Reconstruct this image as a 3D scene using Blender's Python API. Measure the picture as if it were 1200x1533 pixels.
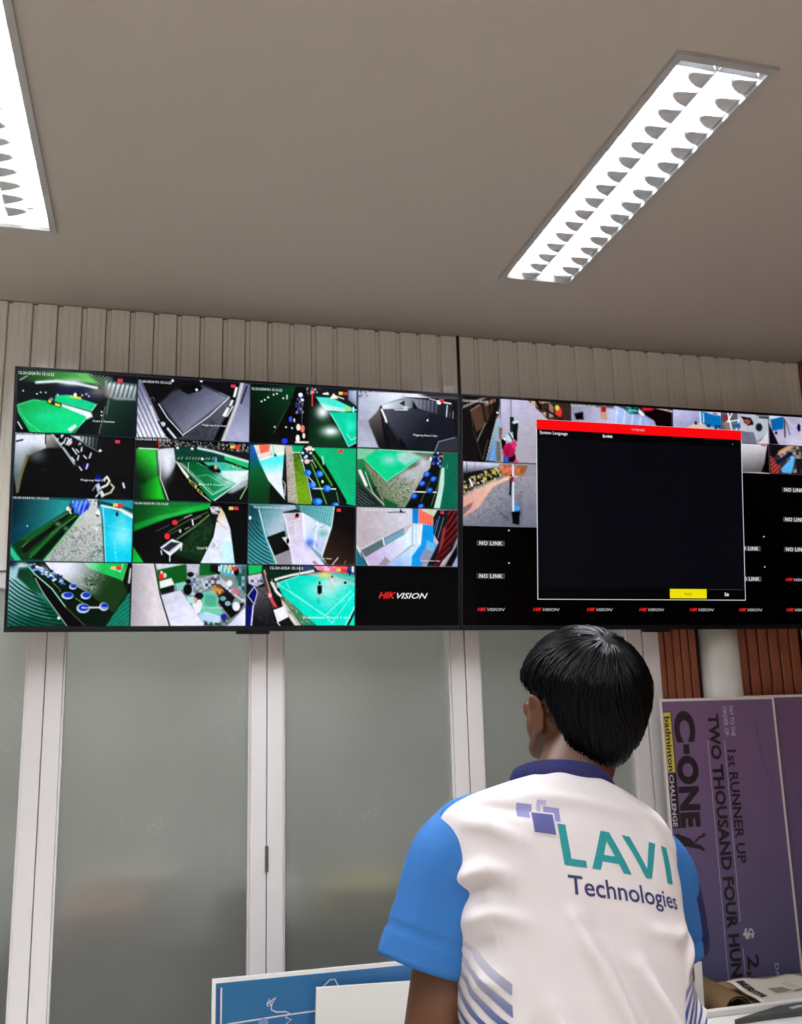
import bpy, bmesh, math, random
import numpy as np
from mathutils import Vector, Matrix

random.seed(7)
rng = np.random.default_rng(7)
SC = bpy.context.scene
COL = SC.collection
for _o in list(bpy.data.objects):
    bpy.data.objects.remove(_o)

# ------------------------------------------------------------------ camera
CAM_Z = 1.52
FOCAL_PX = 1398.04                      # for a 1200 px wide frame
RIGHT = Vector((0.96730, -0.25228, -0.02621))
UP = Vector((-0.02782, -0.20825, 0.97768))
FWD = Vector((0.25210, 0.94498, 0.20845))
cam_data = bpy.data.cameras.new('camera')
cam_data.sensor_fit = 'HORIZONTAL'
cam_data.sensor_width = 36.0
cam_data.lens = 36.0 * FOCAL_PX / 1200.0
cam_data.clip_start = 0.02
cam = bpy.data.objects.new('camera', cam_data)
COL.objects.link(cam)
cam.matrix_world = Matrix(((RIGHT.x, UP.x, -FWD.x, 0.0), (RIGHT.y, UP.y, -FWD.y, 0.0),
                           (RIGHT.z, UP.z, -FWD.z, CAM_Z), (0, 0, 0, 1)))
SC.camera = cam

# ------------------------------------------------------------------ world, exposure
world = bpy.data.worlds.new('world')
SC.world = world
world.use_nodes = True
world.node_tree.nodes['Background'].inputs[0].default_value = (0.02, 0.021, 0.024, 1)
world.node_tree.nodes['Background'].inputs[1].default_value = 1.0
SC.view_settings.view_transform = 'Standard'
SC.view_settings.look = 'None'
SC.view_settings.exposure = 0.0
SC.view_settings.gamma = 1.0
SC.view_settings.use_curve_mapping = False
SC.cycles.max_bounces = 7
SC.cycles.diffuse_bounces = 4
SC.cycles.glossy_bounces = 3
SC.cycles.adaptive_threshold = 0.03
SC.cycles.sample_clamp_indirect = 6.0
TUBE_POWER = 325.0                       # radiance of the fluorescent tubes
BEYOND_POWER = 86.0                     # watts of the unseen area light added behind the glass doors

# ------------------------------------------------------------------ helpers
def lin(c):
    c = np.asarray(c, dtype=float) / 255.0
    return np.where(c <= 0.04045, c / 12.92, ((c + 0.055) / 1.055) ** 2.4)

def rgba(c):
    l = lin(c)
    return (float(l[0]), float(l[1]), float(l[2]), 1.0)

def mat(name, col=(200, 200, 200), rough=0.5, metal=0.0, spec=0.5, emit=None, strength=1.0, noise=None, bump=None, coat=0.0):
    """col is the sRGB albedo. noise=(scale, amount): mottling of the colour; bump=(scale, strength)"""
    m = bpy.data.materials.new(name)
    m.use_nodes = True
    nt = m.node_tree
    b = nt.nodes['Principled BSDF']
    b.inputs['Base Color'].default_value = rgba(col)
    b.inputs['Roughness'].default_value = rough
    b.inputs['Metallic'].default_value = metal
    b.inputs['Specular IOR Level'].default_value = spec
    b.inputs['Coat Weight'].default_value = coat
    if emit is not None:
        b.inputs['Emission Color'].default_value = rgba(emit)
        b.inputs['Emission Strength'].default_value = strength
    if noise or bump:
        tc = nt.nodes.new('ShaderNodeTexCoord')
    if noise:
        n = nt.nodes.new('ShaderNodeTexNoise')
        n.inputs['Scale'].default_value = noise[0]
        n.inputs['Detail'].default_value = 6
        nt.links.new(tc.outputs['Object'], n.inputs['Vector'])
        mx = nt.nodes.new('ShaderNodeMix'); mx.data_type = 'RGBA'
        l = lin(col)
        k = noise[1]
        mx.inputs[6].default_value = (*[float(v * (1 - k)) for v in l], 1)
        mx.inputs[7].default_value = (*[float(min(1, v * (1 + k))) for v in l], 1)
        nt.links.new(n.outputs['Fac'], mx.inputs[0])
        nt.links.new(mx.outputs[2], b.inputs['Base Color'])
    if bump:
        n2 = nt.nodes.new('ShaderNodeTexNoise')
        n2.inputs['Scale'].default_value = bump[0]
        n2.inputs['Detail'].default_value = 8
        nt.links.new(tc.outputs['Object'], n2.inputs['Vector'])
        bp = nt.nodes.new('ShaderNodeBump')
        bp.inputs['Strength'].default_value = bump[1]
        bp.inputs['Distance'].default_value = 0.004
        nt.links.new(n2.outputs['Fac'], bp.inputs['Height'])
        nt.links.new(bp.outputs['Normal'], b.inputs['Normal'])
    return m

def attr_mat(name, rough=0.6, emission=None, spec=0.5, bump=None):
    """colour from the mesh's own colour attribute 'print' (ink, dyed cloth or screen pixels)"""
    m = bpy.data.materials.new(name)
    m.use_nodes = True
    nt = m.node_tree
    b = nt.nodes['Principled BSDF']
    a = nt.nodes.new('ShaderNodeAttribute'); a.attribute_name = 'print'
    b.inputs['Roughness'].default_value = rough
    b.inputs['Specular IOR Level'].default_value = spec
    if emission is None:
        nt.links.new(a.outputs['Color'], b.inputs['Base Color'])
    else:
        b.inputs['Base Color'].default_value = (0.001, 0.001, 0.0015, 1)
        nt.links.new(a.outputs['Color'], b.inputs['Emission Color'])
        b.inputs['Emission Strength'].default_value = emission
    if bump:
        tc = nt.nodes.new('ShaderNodeTexCoord')
        n2 = nt.nodes.new('ShaderNodeTexNoise')
        n2.inputs['Scale'].default_value = bump[0]
        n2.inputs['Detail'].default_value = 4
        nt.links.new(tc.outputs['Object'], n2.inputs['Vector'])
        bp = nt.nodes.new('ShaderNodeBump')
        bp.inputs['Strength'].default_value = bump[1]
        bp.inputs['Distance'].default_value = 0.002
        nt.links.new(n2.outputs['Fac'], bp.inputs['Height'])
        nt.links.new(bp.outputs['Normal'], b.inputs['Normal'])
    return m

def link(name, me, parent=None):
    o = bpy.data.objects.new(name, me)
    COL.objects.link(o)
    if parent is not None:
        o.parent = parent
    return o

def mesh(name, verts, faces, m=None, parent=None, smooth=False):
    me = bpy.data.meshes.new(name)
    me.from_pydata([tuple(map(float, v)) for v in verts], [], [tuple(map(int, f)) for f in faces])
    if m is not None:
        me.materials.append(m)
    if smooth:
        me.shade_smooth()
    me.update()
    return link(name, me, parent)

def big_mesh(name, verts, quads, m, parent=None, colors=None, smooth=True):
    """fast numpy path for dense grids; colors: per-vertex linear rgb"""
    verts = np.asarray(verts, dtype=np.float32); quads = np.asarray(quads, dtype=np.int32)
    me = bpy.data.meshes.new(name)
    nq, k = quads.shape
    me.vertices.add(len(verts)); me.vertices.foreach_set('co', verts.ravel())
    me.loops.add(nq * k); me.loops.foreach_set('vertex_index', quads.ravel())
    me.polygons.add(nq); me.polygons.foreach_set('loop_start', np.arange(0, nq * k, k, dtype=np.int32))
    me.update(calc_edges=True)
    if smooth:
        me.shade_smooth()
    if colors is not None:
        at = me.color_attributes.new('print', 'FLOAT_COLOR', 'POINT')
        c4 = np.ones((len(verts), 4), dtype=np.float32); c4[:, :3] = colors
        at.data.foreach_set('color', c4.ravel())
    me.materials.append(m)
    me.validate()
    return link(name, me, parent)

def box_bm(bm, x0, x1, y0, y1, z0, z1, bevel=0.0, seg=2):
    r = bmesh.ops.create_cube(bm, size=1.0)
    vs = r['verts']
    bmesh.ops.scale(bm, vec=(x1 - x0, y1 - y0, z1 - z0), verts=vs)
    bmesh.ops.translate(bm, vec=((x0 + x1) / 2, (y0 + y1) / 2, (z0 + z1) / 2), verts=vs)
    if bevel > 0:
        es = {e for v in vs for e in v.link_edges}
        bmesh.ops.bevel(bm, geom=list(es), offset=bevel, segments=seg, affect='EDGES', profile=0.5)

def obj_bm(name, bm, m, parent=None, smooth=False):
    me = bpy.data.meshes.new(name)
    bm.to_mesh(me); bm.free()
    if m is not None:
        me.materials.append(m)
    if smooth:
        me.shade_smooth()
    return link(name, me, parent)

def box(name, x0, x1, y0, y1, z0, z1, m, parent=None, bevel=0.0, seg=2):
    bm = bmesh.new()
    box_bm(bm, x0, x1, y0, y1, z0, z1, bevel, seg)
    return obj_bm(name, bm, m, parent)

def prism(name, pts, axis, a0, a1, m, parent=None, smooth=False):
    """extrude a closed 2-D outline along an axis ('x','y','z')"""
    n = len(pts)
    def p3(p, a):
        return {'x': (a, p[0], p[1]), 'y': (p[0], a, p[1]), 'z': (p[0], p[1], a)}[axis]
    vs = [p3(p, a0) for p in pts] + [p3(p, a1) for p in pts]
    fs = [(i, (i + 1) % n, n + (i + 1) % n, n + i) for i in range(n)]
    fs += [tuple(range(n))[::-1], tuple(range(n, 2 * n))]
    o = mesh(name, vs, fs, m, parent, smooth)
    bm = bmesh.new(); bm.from_mesh(o.data)
    bmesh.ops.recalc_face_normals(bm, faces=bm.faces)
    bm.to_mesh(o.data); bm.free()
    return o

def tube_rings(path, radii, n=16, up=Vector((0, 1, 0))):
    """rings along a path; radii are floats or (ra, rb)"""
    rings = []
    P = [Vector(p) for p in path]
    for i, p in enumerate(P):
        t = (P[min(i + 1, len(P) - 1)] - P[max(i - 1, 0)]).normalized()
        a = t.cross(up).normalized()
        b = a.cross(t).normalized()
        r = radii[i]
        ra, rb = (r, r) if not isinstance(r, (tuple, list)) else r
        rings.append([p + a * (ra * math.cos(2 * math.pi * k / n)) + b * (rb * math.sin(2 * math.pi * k / n)) for k in range(n)])
    return rings

def loft(name, rings, m, parent=None, caps=True, smooth=True):
    n = len(rings[0])
    vs = [v for r in rings for v in r]
    fs = []
    for j in range(len(rings) - 1):
        for k in range(n):
            fs.append((j * n + k, j * n + (k + 1) % n, (j + 1) * n + (k + 1) % n, (j + 1) * n + k))
    if caps:
        fs.append(tuple(range(n))[::-1]); fs.append(tuple((len(rings) - 1) * n + k for k in range(n)))
    o = mesh(name, vs, fs, m, parent, smooth)
    bm = bmesh.new(); bm.from_mesh(o.data)
    bmesh.ops.recalc_face_normals(bm, faces=bm.faces)
    bm.to_mesh(o.data); bm.free()
    return o

def empty(name, loc=(0, 0, 0), rot=(0, 0, 0)):
    o = bpy.data.objects.new(name, None)
    COL.objects.link(o)
    o.location = loc
    o.rotation_euler = rot
    o.empty_display_size = 0.05
    return o

def tag(o, label=None, cat=None, group=None, kind=None):
    if label: o['label'] = label
    if cat: o['category'] = cat
    if group: o['group'] = group
    if kind: o['kind'] = kind
    return o

_text_cache = {}
def text2d(body, size=1.0, offset=0.0, spacing=1.0, slant=0.0, align='LEFT', res=2):
    """2-D outline lettering from the built-in font as flat polygons: (verts Nx2, faces)"""
    key = (body, offset, spacing, slant, align, res)
    if key not in _text_cache:
        cu = bpy.data.curves.new('text', 'FONT')
        cu.body = body; cu.size = 1.0; cu.offset = offset; cu.space_character = spacing
        cu.shear = slant; cu.align_x = align; cu.resolution_u = res; cu.fill_mode = 'FRONT'
        o = bpy.data.objects.new('text', cu)
        COL.objects.link(o)
        bpy.context.view_layer.update()
        me = bpy.data.meshes.new_from_object(o.evaluated_get(bpy.context.evaluated_depsgraph_get()))
        v = np.array([(p.co.x, p.co.y) for p in me.vertices])
        f = [tuple(p.vertices) for p in me.polygons]
        bpy.data.objects.remove(o); bpy.data.curves.remove(cu); bpy.data.meshes.remove(me)
        _text_cache[key] = (v, f)
    v, f = _text_cache[key]
    return v * size, f

def fit_text(body, x0, x1, y0, y1, **kw):
    """lettering stretched to fill the box x0..x1 / y0..y1"""
    v, f = text2d(body, **kw)
    lo, hi = v.min(0), v.max(0)
    u = (v - lo) / (hi - lo)
    return np.stack([x0 + u[:, 0] * (x1 - x0), y0 + u[:, 1] * (y1 - y0)], 1), f
# ------------------------------------------------------------------ materials of the room
M = {}
M['ceiling'] = mat('ceiling_plaster', (190, 180, 171), 0.92, spec=0.2, noise=(1.3, 0.05), bump=(60, 0.12))
M['floor'] = mat('floor_tile', (205, 198, 188), 0.35, noise=(2.0, 0.12))
M['cladding'] = mat('cladding_enamel', (240, 234, 224), 0.18, spec=0.8, noise=(9, 0.03), bump=(4, 0.06), coat=1.0)
M['gasket'] = mat('black_gasket', (12, 12, 12), 0.7)
M['alu'] = mat('white_aluminium', (226, 222, 222), 0.38, spec=0.5, noise=(6, 0.03))
M['wood'] = mat('brown_wood_slat', (144, 80, 54), 0.55, noise=(18, 0.22))
M['wood_dark'] = mat('dark_slat_backing', (42, 16, 8), 0.8)
M['pipe'] = mat('white_pvc', (240, 240, 232), 0.35, noise=(5, 0.05))
M['paint'] = mat('painted_wall', (232, 226, 218), 0.85)
M['lamp_frame'] = mat('lamp_frame_grey', (176, 174, 172), 0.45, noise=(30, 0.08))
M['lamp_mirror'] = mat('lamp_reflector', (238, 240, 244), 0.22, metal=1.0)
M['lamp_fin'] = mat('lamp_fin_satin', (236, 238, 240), 0.32, metal=0.35)
M['lamp_blade'] = mat('lamp_blade_white', (244, 246, 250), 0.35)
M['lamp_back'] = mat('lamp_tray_white', (240, 240, 240), 0.5)
M['tube'] = mat('fluorescent_tube', (255, 255, 255), 0.4, emit=(246, 250, 255), strength=TUBE_POWER)
M['steel'] = mat('hinge_steel', (120, 116, 110), 0.4, metal=0.8)

def frosted():
    m = bpy.data.materials.new('frosted_glass')
    m.use_nodes = True
    nt = m.node_tree
    b = nt.nodes['Principled BSDF']
    tc = nt.nodes.new('ShaderNodeTexCoord')
    n = nt.nodes.new('ShaderNodeTexNoise'); n.inputs['Scale'].default_value = 2.2; n.inputs['Detail'].default_value = 5
    nt.links.new(tc.outputs['Object'], n.inputs['Vector'])
    cr = nt.nodes.new('ShaderNodeValToRGB')
    cr.color_ramp.elements[0].color = rgba((178, 180, 176)); cr.color_ramp.elements[0].position = 0.3
    cr.color_ramp.elements[1].color = rgba((200, 201, 198)); cr.color_ramp.elements[1].position = 0.75
    nt.links.new(n.outputs['Fac'], cr.inputs[0])
    # pale scuffs and scratches wiped into the film
    wv = nt.nodes.new('ShaderNodeTexNoise'); wv.inputs['Scale'].default_value = 7.0; wv.inputs['Detail'].default_value = 3
    wv.inputs['Distortion'].default_value = 2.5
    nt.links.new(tc.outputs['Object'], wv.inputs['Vector'])
    sc = nt.nodes.new('ShaderNodeMath'); sc.operation = 'SUBTRACT'; sc.inputs[1].default_value = 0.5
    nt.links.new(wv.outputs['Fac'], sc.inputs[0])
    ab = nt.nodes.new('ShaderNodeMath'); ab.operation = 'ABSOLUTE'
    nt.links.new(sc.outputs[0], ab.inputs[0])
    lt = nt.nodes.new('ShaderNodeMapRange'); lt.inputs[1].default_value = 0.0; lt.inputs[2].default_value = 0.010
    lt.inputs[3].default_value = 1.0; lt.inputs[4].default_value = 0.0
    nt.links.new(ab.outputs[0], lt.inputs[0])
    w2 = nt.nodes.new('ShaderNodeTexNoise'); w2.inputs['Scale'].default_value = 4.5
    nt.links.new(tc.outputs['Object'], w2.inputs['Vector'])
    g = nt.nodes.new('ShaderNodeMapRange'); g.inputs[1].default_value = 0.54; g.inputs[2].default_value = 0.68
    nt.links.new(w2.outputs['Fac'], g.inputs[0])
    mu = nt.nodes.new('ShaderNodeMath'); mu.operation = 'MULTIPLY'
    nt.links.new(lt.outputs[0], mu.inputs[0]); nt.links.new(g.outputs[0], mu.inputs[1])
    mx = nt.nodes.new('ShaderNodeMix'); mx.data_type = 'RGBA'
    nt.links.new(mu.outputs[0], mx.inputs[0]); nt.links.new(cr.outputs[0], mx.inputs[6])
    mx.inputs[7].default_value = rgba((225, 228, 224))
    nt.links.new(mx.outputs[2], b.inputs['Base Color'])
    b.inputs['Roughness'].default_value = 0.48
    b.inputs['Transmission Weight'].default_value = 0.80
    b.inputs['IOR'].default_value = 1.3
    b.inputs['Specular IOR Level'].default_value = 0.45
    return m
M['frosted'] = frosted()

# ------------------------------------------------------------------ the room
YW = 2.67                    # face of the back wall
ZC = 2.694                   # ceiling
XL, XR, YF = -2.9, 2.18, -2.4

def st(o):
    o['kind'] = 'structure'
    return o

st(box('floor', XL - 0.1, XR + 0.1, YF - 0.1, 5.2, -0.1, 0.0, M['floor']))
# lamps sit in openings of the ceiling
LAMP_W, LAMP_L = 0.216, 0.934
LAMPS = [(1.007, 1.782), (-0.365, 1.770), (-1.74, 1.776), (1.007, -0.05), (-0.365, -0.05), (-1.74, -0.05),
         (1.007, -1.75), (-0.365, -1.75)]  # lamps of the middle and rear rows are unseen, added to light the room

def ceiling():
    holes = [(x - LAMP_W / 2 + 0.008, x + LAMP_W / 2 - 0.008, y - LAMP_L / 2 + 0.008, y + LAMP_L / 2 - 0.008) for x, y in LAMPS]
    xs = sorted({XL - 0.1, XR + 0.1, *[h[0] for h in holes], *[h[1] for h in holes]})
    ys = sorted({YF - 0.1, YW + 0.06, *[h[2] for h in holes], *[h[3] for h in holes]})
    bm = bmesh.new()
    for i in range(len(xs) - 1):
        for j in range(len(ys) - 1):
            cx, cy = (xs[i] + xs[i + 1]) / 2, (ys[j] + ys[j + 1]) / 2
            if any(h[0] < cx < h[1] and h[2] < cy < h[3] for h in holes):
                continue
            vs = [bm.verts.new(p) for p in ((xs[i], ys[j], ZC), (xs[i], ys[j + 1], ZC), (xs[i + 1], ys[j + 1], ZC), (xs[i + 1], ys[j], ZC))]
            bm.faces.new(vs)
    bmesh.ops.remove_doubles(bm, verts=bm.verts, dist=1e-5)
    r = bmesh.ops.extrude_face_region(bm, geom=list(bm.faces))
    bmesh.ops.translate(bm, vec=(0, 0, 0.02), verts=[g for g in r['geom'] if isinstance(g, bmesh.types.BMVert)])
    bmesh.ops.recalc_face_normals(bm, faces=bm.faces)
    return st(obj_bm('ceiling', bm, M['ceiling']))
ceiling()
st(box('wall_left', XL - 0.1, XL, YF, YW, 0, ZC + 0.02, M['paint']))
st(box('wall_front', XL - 0.1, XR + 0.1, YF - 0.1, YF, 0, ZC + 0.02, M['paint']))

# back wall: enamelled cladding boards above, wooden slats low on the right
DOOR_TOP = 1.951
wb = empty('wall_back', (0, YW, 0)); st(wb)
box('backing_panel', XL, XR, 0.016, 0.06, DOOR_TOP, ZC + 0.02, M['wood_dark'], wb)
def board_mesh():
    p = 0.0672
    prof = [(0.0006, 0.0120), (0.0030, 0.0105), (0.0095, 0.0105), (0.0120, 0.0095), (0.0140, 0.0012), (0.0160, 0.0), (0.0285, 0.0002), (0.0297, -0.0007),
            (0.0322, -0.0007), (0.0334, 0.0002), (0.0480, 0.0002), (0.0492, -0.0007), (0.0517, -0.0007), (0.0529, 0.0002), (0.0630, 0.0), (0.0650, 0.0014), (p - 0.0006, 0.0120), (p - 0.0006, 0.0155), (0.0006, 0.0155)]
    o = prism('cladding_board', prof, 'z', DOOR_TOP, ZC - 0.004, M['cladding'], wb)
    return o
b0 = board_mesh()
first = True
def place_board(x):
    global first
    if first:
        o = b0; first = False
    else:
        o = link('cladding_board', b0.data, wb)
    o.location = (x, random.uniform(-0.0006, 0.0006), 0)
k = -0.3605 - 37 * 0.067
while k < 0.86:
    place_board(k); k += 0.067
box('gasket_strip', 0.9128, 0.9200, 0.0, 0.015, DOOR_TOP, ZC - 0.001, M['gasket'], wb)
box('edge_board', 0.9205, 0.9700, 0.002, 0.015, DOOR_TOP, ZC - 0.001, M['cladding'], wb, bevel=0.003)
x = 0.9715
while x < 2.14:
    place_board(x); x += 0.0676
# lower right: slatted wood
box('slat_backing', 1.540, XR, 0.02, 0.06, 0, DOOR_TOP, M['wood_dark'], wb)
def slat(x0, x1, y=0.0):
    bm = bmesh.new()
    box_bm(bm, x0, x1, y, 0.0195, 0.0, DOOR_TOP - 0.001, bevel=0.003, seg=1)
    return obj_bm('wood_slat', bm, M['wood'], wb)
x = 1.541
while x < 1.675:
    slat(x, x + 0.0235, 0.004); x += 0.0285
x = 1.826
while x < 2.05:
    slat(x, x + 0.033); x += 0.040
for x in (2.098, 2.138):
    slat(x, x + 0.033)

wr = empty('wall_right', (XR, 0, 0)); st(wr)
box('backing_panel', 0.02, 0.08, YF, YW + 0.06, 0, ZC + 0.02, M['wood_dark'], wr)
sl = box('wood_slat', 0.0, 0.0195, -0.0165, 0.0165, 0, ZC - 0.001, M['wood'], wr, bevel=0.003, seg=1)
y = YW - 0.02; sl.location = (0, y, 0)
while y > -1.0:
    y -= 0.04
    o = link('wood_slat', sl.data, wr); o.location = (0, y, 0)
box('painted_panel', 0.0, 0.0195, YF, y - 0.02, 0, ZC - 0.001, M['paint'], wr)

def pipe(x0, x1, label):
    r = (x1 - x0) / 2
    root = empty('wall_pipe', ((x0 + x1) / 2, YW - 0.005, 0))
    n = 40
    rings = [[Vector((r * math.cos(2 * math.pi * k / n), r * math.sin(2 * math.pi * k / n) * 0.85, z)) for k in range(n)] for z in (0.0, DOOR_TOP - 0.002)]
    loft('pipe_body', rings, M['pipe'], root)
    col = [[Vector(((r + 0.006) * math.cos(2 * math.pi * k / n), (r + 0.006) * math.sin(2 * math.pi * k / n) * 0.85, z)) for k in range(n)] for z in (0.30, 0.303, 0.357, 0.36)]
    loft('pipe_collar', col, M['pipe'], root)
    tag(root, label, 'pipe', 'white wall pipes')
pipe(1.690, 1.818, 'white round wall pipe between the brown slat panels above the purple cheque')
pipe(2.068, 2.092, 'thin white pipe at the right picture edge beside the brown slats')

# folding glass doors: each leaf is a thing of the setting
LEAF = 0.5860
x_edge = -0.2757
door_index = 0
for k in range(-4, 3):
    x0 = x_edge + (k) * LEAF
    x1 = x0 + LEAF
    if x0 < XL: continue
    door_index += 1
    d = st(empty('door_%d' % door_index, (x0, YW, 0)))
    w = LEAF
    y0, y1 = -0.004, 0.036
    sw = 0.0445
    box('stile', 0.0012, sw, y0, y1, 0.012, 1.912, M['alu'], d, bevel=0.0015)
    box('stile', w - sw, w - 0.0012, y0, y1, 0.012, 1.912, M['alu'], d, bevel=0.0015)
    box('top_rail', sw, w - sw, y0, y1, 1.868, 1.912, M['alu'], d, bevel=0.0015)
    box('bottom_rail', sw, w - sw, y0, y1, 0.012, 0.13, M['alu'], d, bevel=0.0015)
    for a in (sw, w - sw - 0.006):
        box('glazing_bead', a, a + 0.006, y0 + 0.006, y1, 0.13, 1.868, M['alu'], d, bevel=0.001)
    box('glass_pane', sw + 0.004, w - sw - 0.004, 0.014, 0.020, 0.128, 1.870, M['frosted'], d)
    if k in (0, -2):
        for hz in (1.140, 0.35):
            bm = bmesh.new()
            n = 10
            for q in range(3):
                z0 = hz - 0.033 + q * 0.0225
                bmesh.ops.create_cone(bm, cap_ends=True, segments=12, radius1=0.0045, radius2=0.0045, depth=0.021,
                                      matrix=Matrix.Translation((w, y0 - 0.002, z0 + 0.0105)))
            obj_bm('hinge', bm, M['steel'], d, smooth=False)
tr = box('trim_1', XL, 1.5375, YW - 0.012, YW + 0.05, 1.9155, DOOR_TOP - 0.0005, M['alu'], None, bevel=0.002); st(tr)
tr = box('trim_2', 1.4840, 1.5375, YW - 0.010, YW + 0.05, 0.0, 1.9150, M['alu'], None, bevel=0.002); st(tr)

# the room on the far side of the frosted doors
st(box('floor_beyond', XL - 0.1, XR + 0.185, YW + 0.065, 5.1, 0.0, 0.01, mat('far_floor_brown', (70, 60, 50), 0.6)))
bw = mat('far_wall_paint', (176, 178, 172), 0.9)
st(box('wall_beyond', XL - 0.1, XR + 0.1, 5.0, 5.1, 0, 2.7, bw))
st(box('wall_beyond_left', XL - 0.1, XL, YW + 0.07, 5.0, 0, 2.7, bw))
st(box('wall_beyond_right', XR + 0.085, XR + 0.185, YW + 0.07, 5.0, 0, 2.7, bw))
st(box('ceiling_beyond', XL - 0.1, XR + 0.185, YW + 0.065, 5.1, 2.7, 2.75, bw))
# things close behind the panes that show only as soft blurs
def blur_thing(name, kind, x0, x1, y0, y1, z0, z1, col, label, cat):
    root = empty(name, ((x0 + x1) / 2, (y0 + y1) / 2, z0))
    m_ = mat(name + '_colour', col, 0.8)
    w, d, h = (x1 - x0) / 2, (y1 - y0) / 2, z1 - z0
    if kind == 'bag':
        rings = [[Vector((w * k * math.cos(a), d * k * math.sin(a), h * t)) for a in [2 * math.pi * q / 24 for q in range(24)]] for t, k in ((0, 0.75), (0.08, 0.95), (0.45, 1.0), (0.8, 0.82), (0.95, 0.5), (1.0, 0.3))]
        loft('bag_body', rings, m_, root)
        loft('bag_neck', [[Vector((w * k * math.cos(a), d * k * math.sin(a), h * t)) for a in [2 * math.pi * q / 16 for q in range(16)]] for t, k in ((1.001, 0.28), (1.05, 0.34), (1.09, 0.22))], m_, root)
    else:
        bm = bmesh.new(); box_bm(bm, -w, w, -d, d, 0, h * 0.9, 0.006); obj_bm('box_body', bm, m_, root)
        bm = bmesh.new(); box_bm(bm, -w - 0.006, w + 0.006, -d - 0.006, d + 0.006, h * 0.9005, h, 0.004); obj_bm('box_lid', bm, m_, root)
    tag(root, label, cat)
cab = empty('storage_cabinet', (0.4, 3.02, 0.0101))
mc = mat('cabinet_brown', (64, 56, 44), 0.7)
box('cabinet_body', -1.6, 0.70, -0.16, 0.16, 0.06, 0.88, mc, cab); box('cabinet_top', -1.62, 0.72, -0.18, 0.18, 0.8805, 0.905, mat('cabinet_top_dark', (40, 36, 30), 0.6), cab); box('plinth', -1.55, 0.65, -0.12, 0.12, 0.0, 0.0598, mc, cab)
for q in range(4): box('cabinet_door', -1.59 + 0.57 * q, -1.59 + 0.57 * q + 0.55, -0.175, -0.1605, 0.08, 0.86, mc, cab)
tag(cab, 'brown storage cabinet blurred behind the frosted glass doors', 'cabinet')
blur_thing('storage_box', 'box', -0.22, -0.02, 2.90, 3.05, 0.9155, 1.000, (186, 128, 100), 'orange box blurred behind the lower left frosted pane', 'box')
blur_thing('storage_box', 'box', -0.20, 0.10, 3.06, 3.15, 0.9155, 1.060, (214, 206, 196), 'pale grey box blurred behind the orange box on the cabinet', 'box')
blur_thing('plastic_bag', 'bag', 0.355, 0.465, 2.86, 2.96, 0.9155, 1.045, (245, 245, 240), 'white bag blurred behind the frosted pane beside the hinged door frame', 'bag')
blur_thing('storage_box', 'box', 0.52, 0.74, 2.87, 3.05, 0.9155, 1.015, (172, 160, 84), 'yellow box blurred behind the middle frosted pane', 'box')
blur_thing('storage_box', 'box', 0.20, 0.30, 2.86, 3.0, 0.9155, 1.03, (50, 66, 72), 'dark grey-green box blurred beside the hinged door frame', 'box')
la = bpy.data.lights.new('added_beyond_light', 'AREA')  # unseen area light, added to brighten the frosted panes from behind
la.shape = 'RECTANGLE'; la.size = 3.4; la.size_y = 0.5; la.energy = BEYOND_POWER; la.color = (0.97, 1.0, 0.98)
lo = bpy.data.objects.new('added_beyond_light', la); COL.objects.link(lo)
lo.location = (-0.3, 3.9, 2.65)

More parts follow.
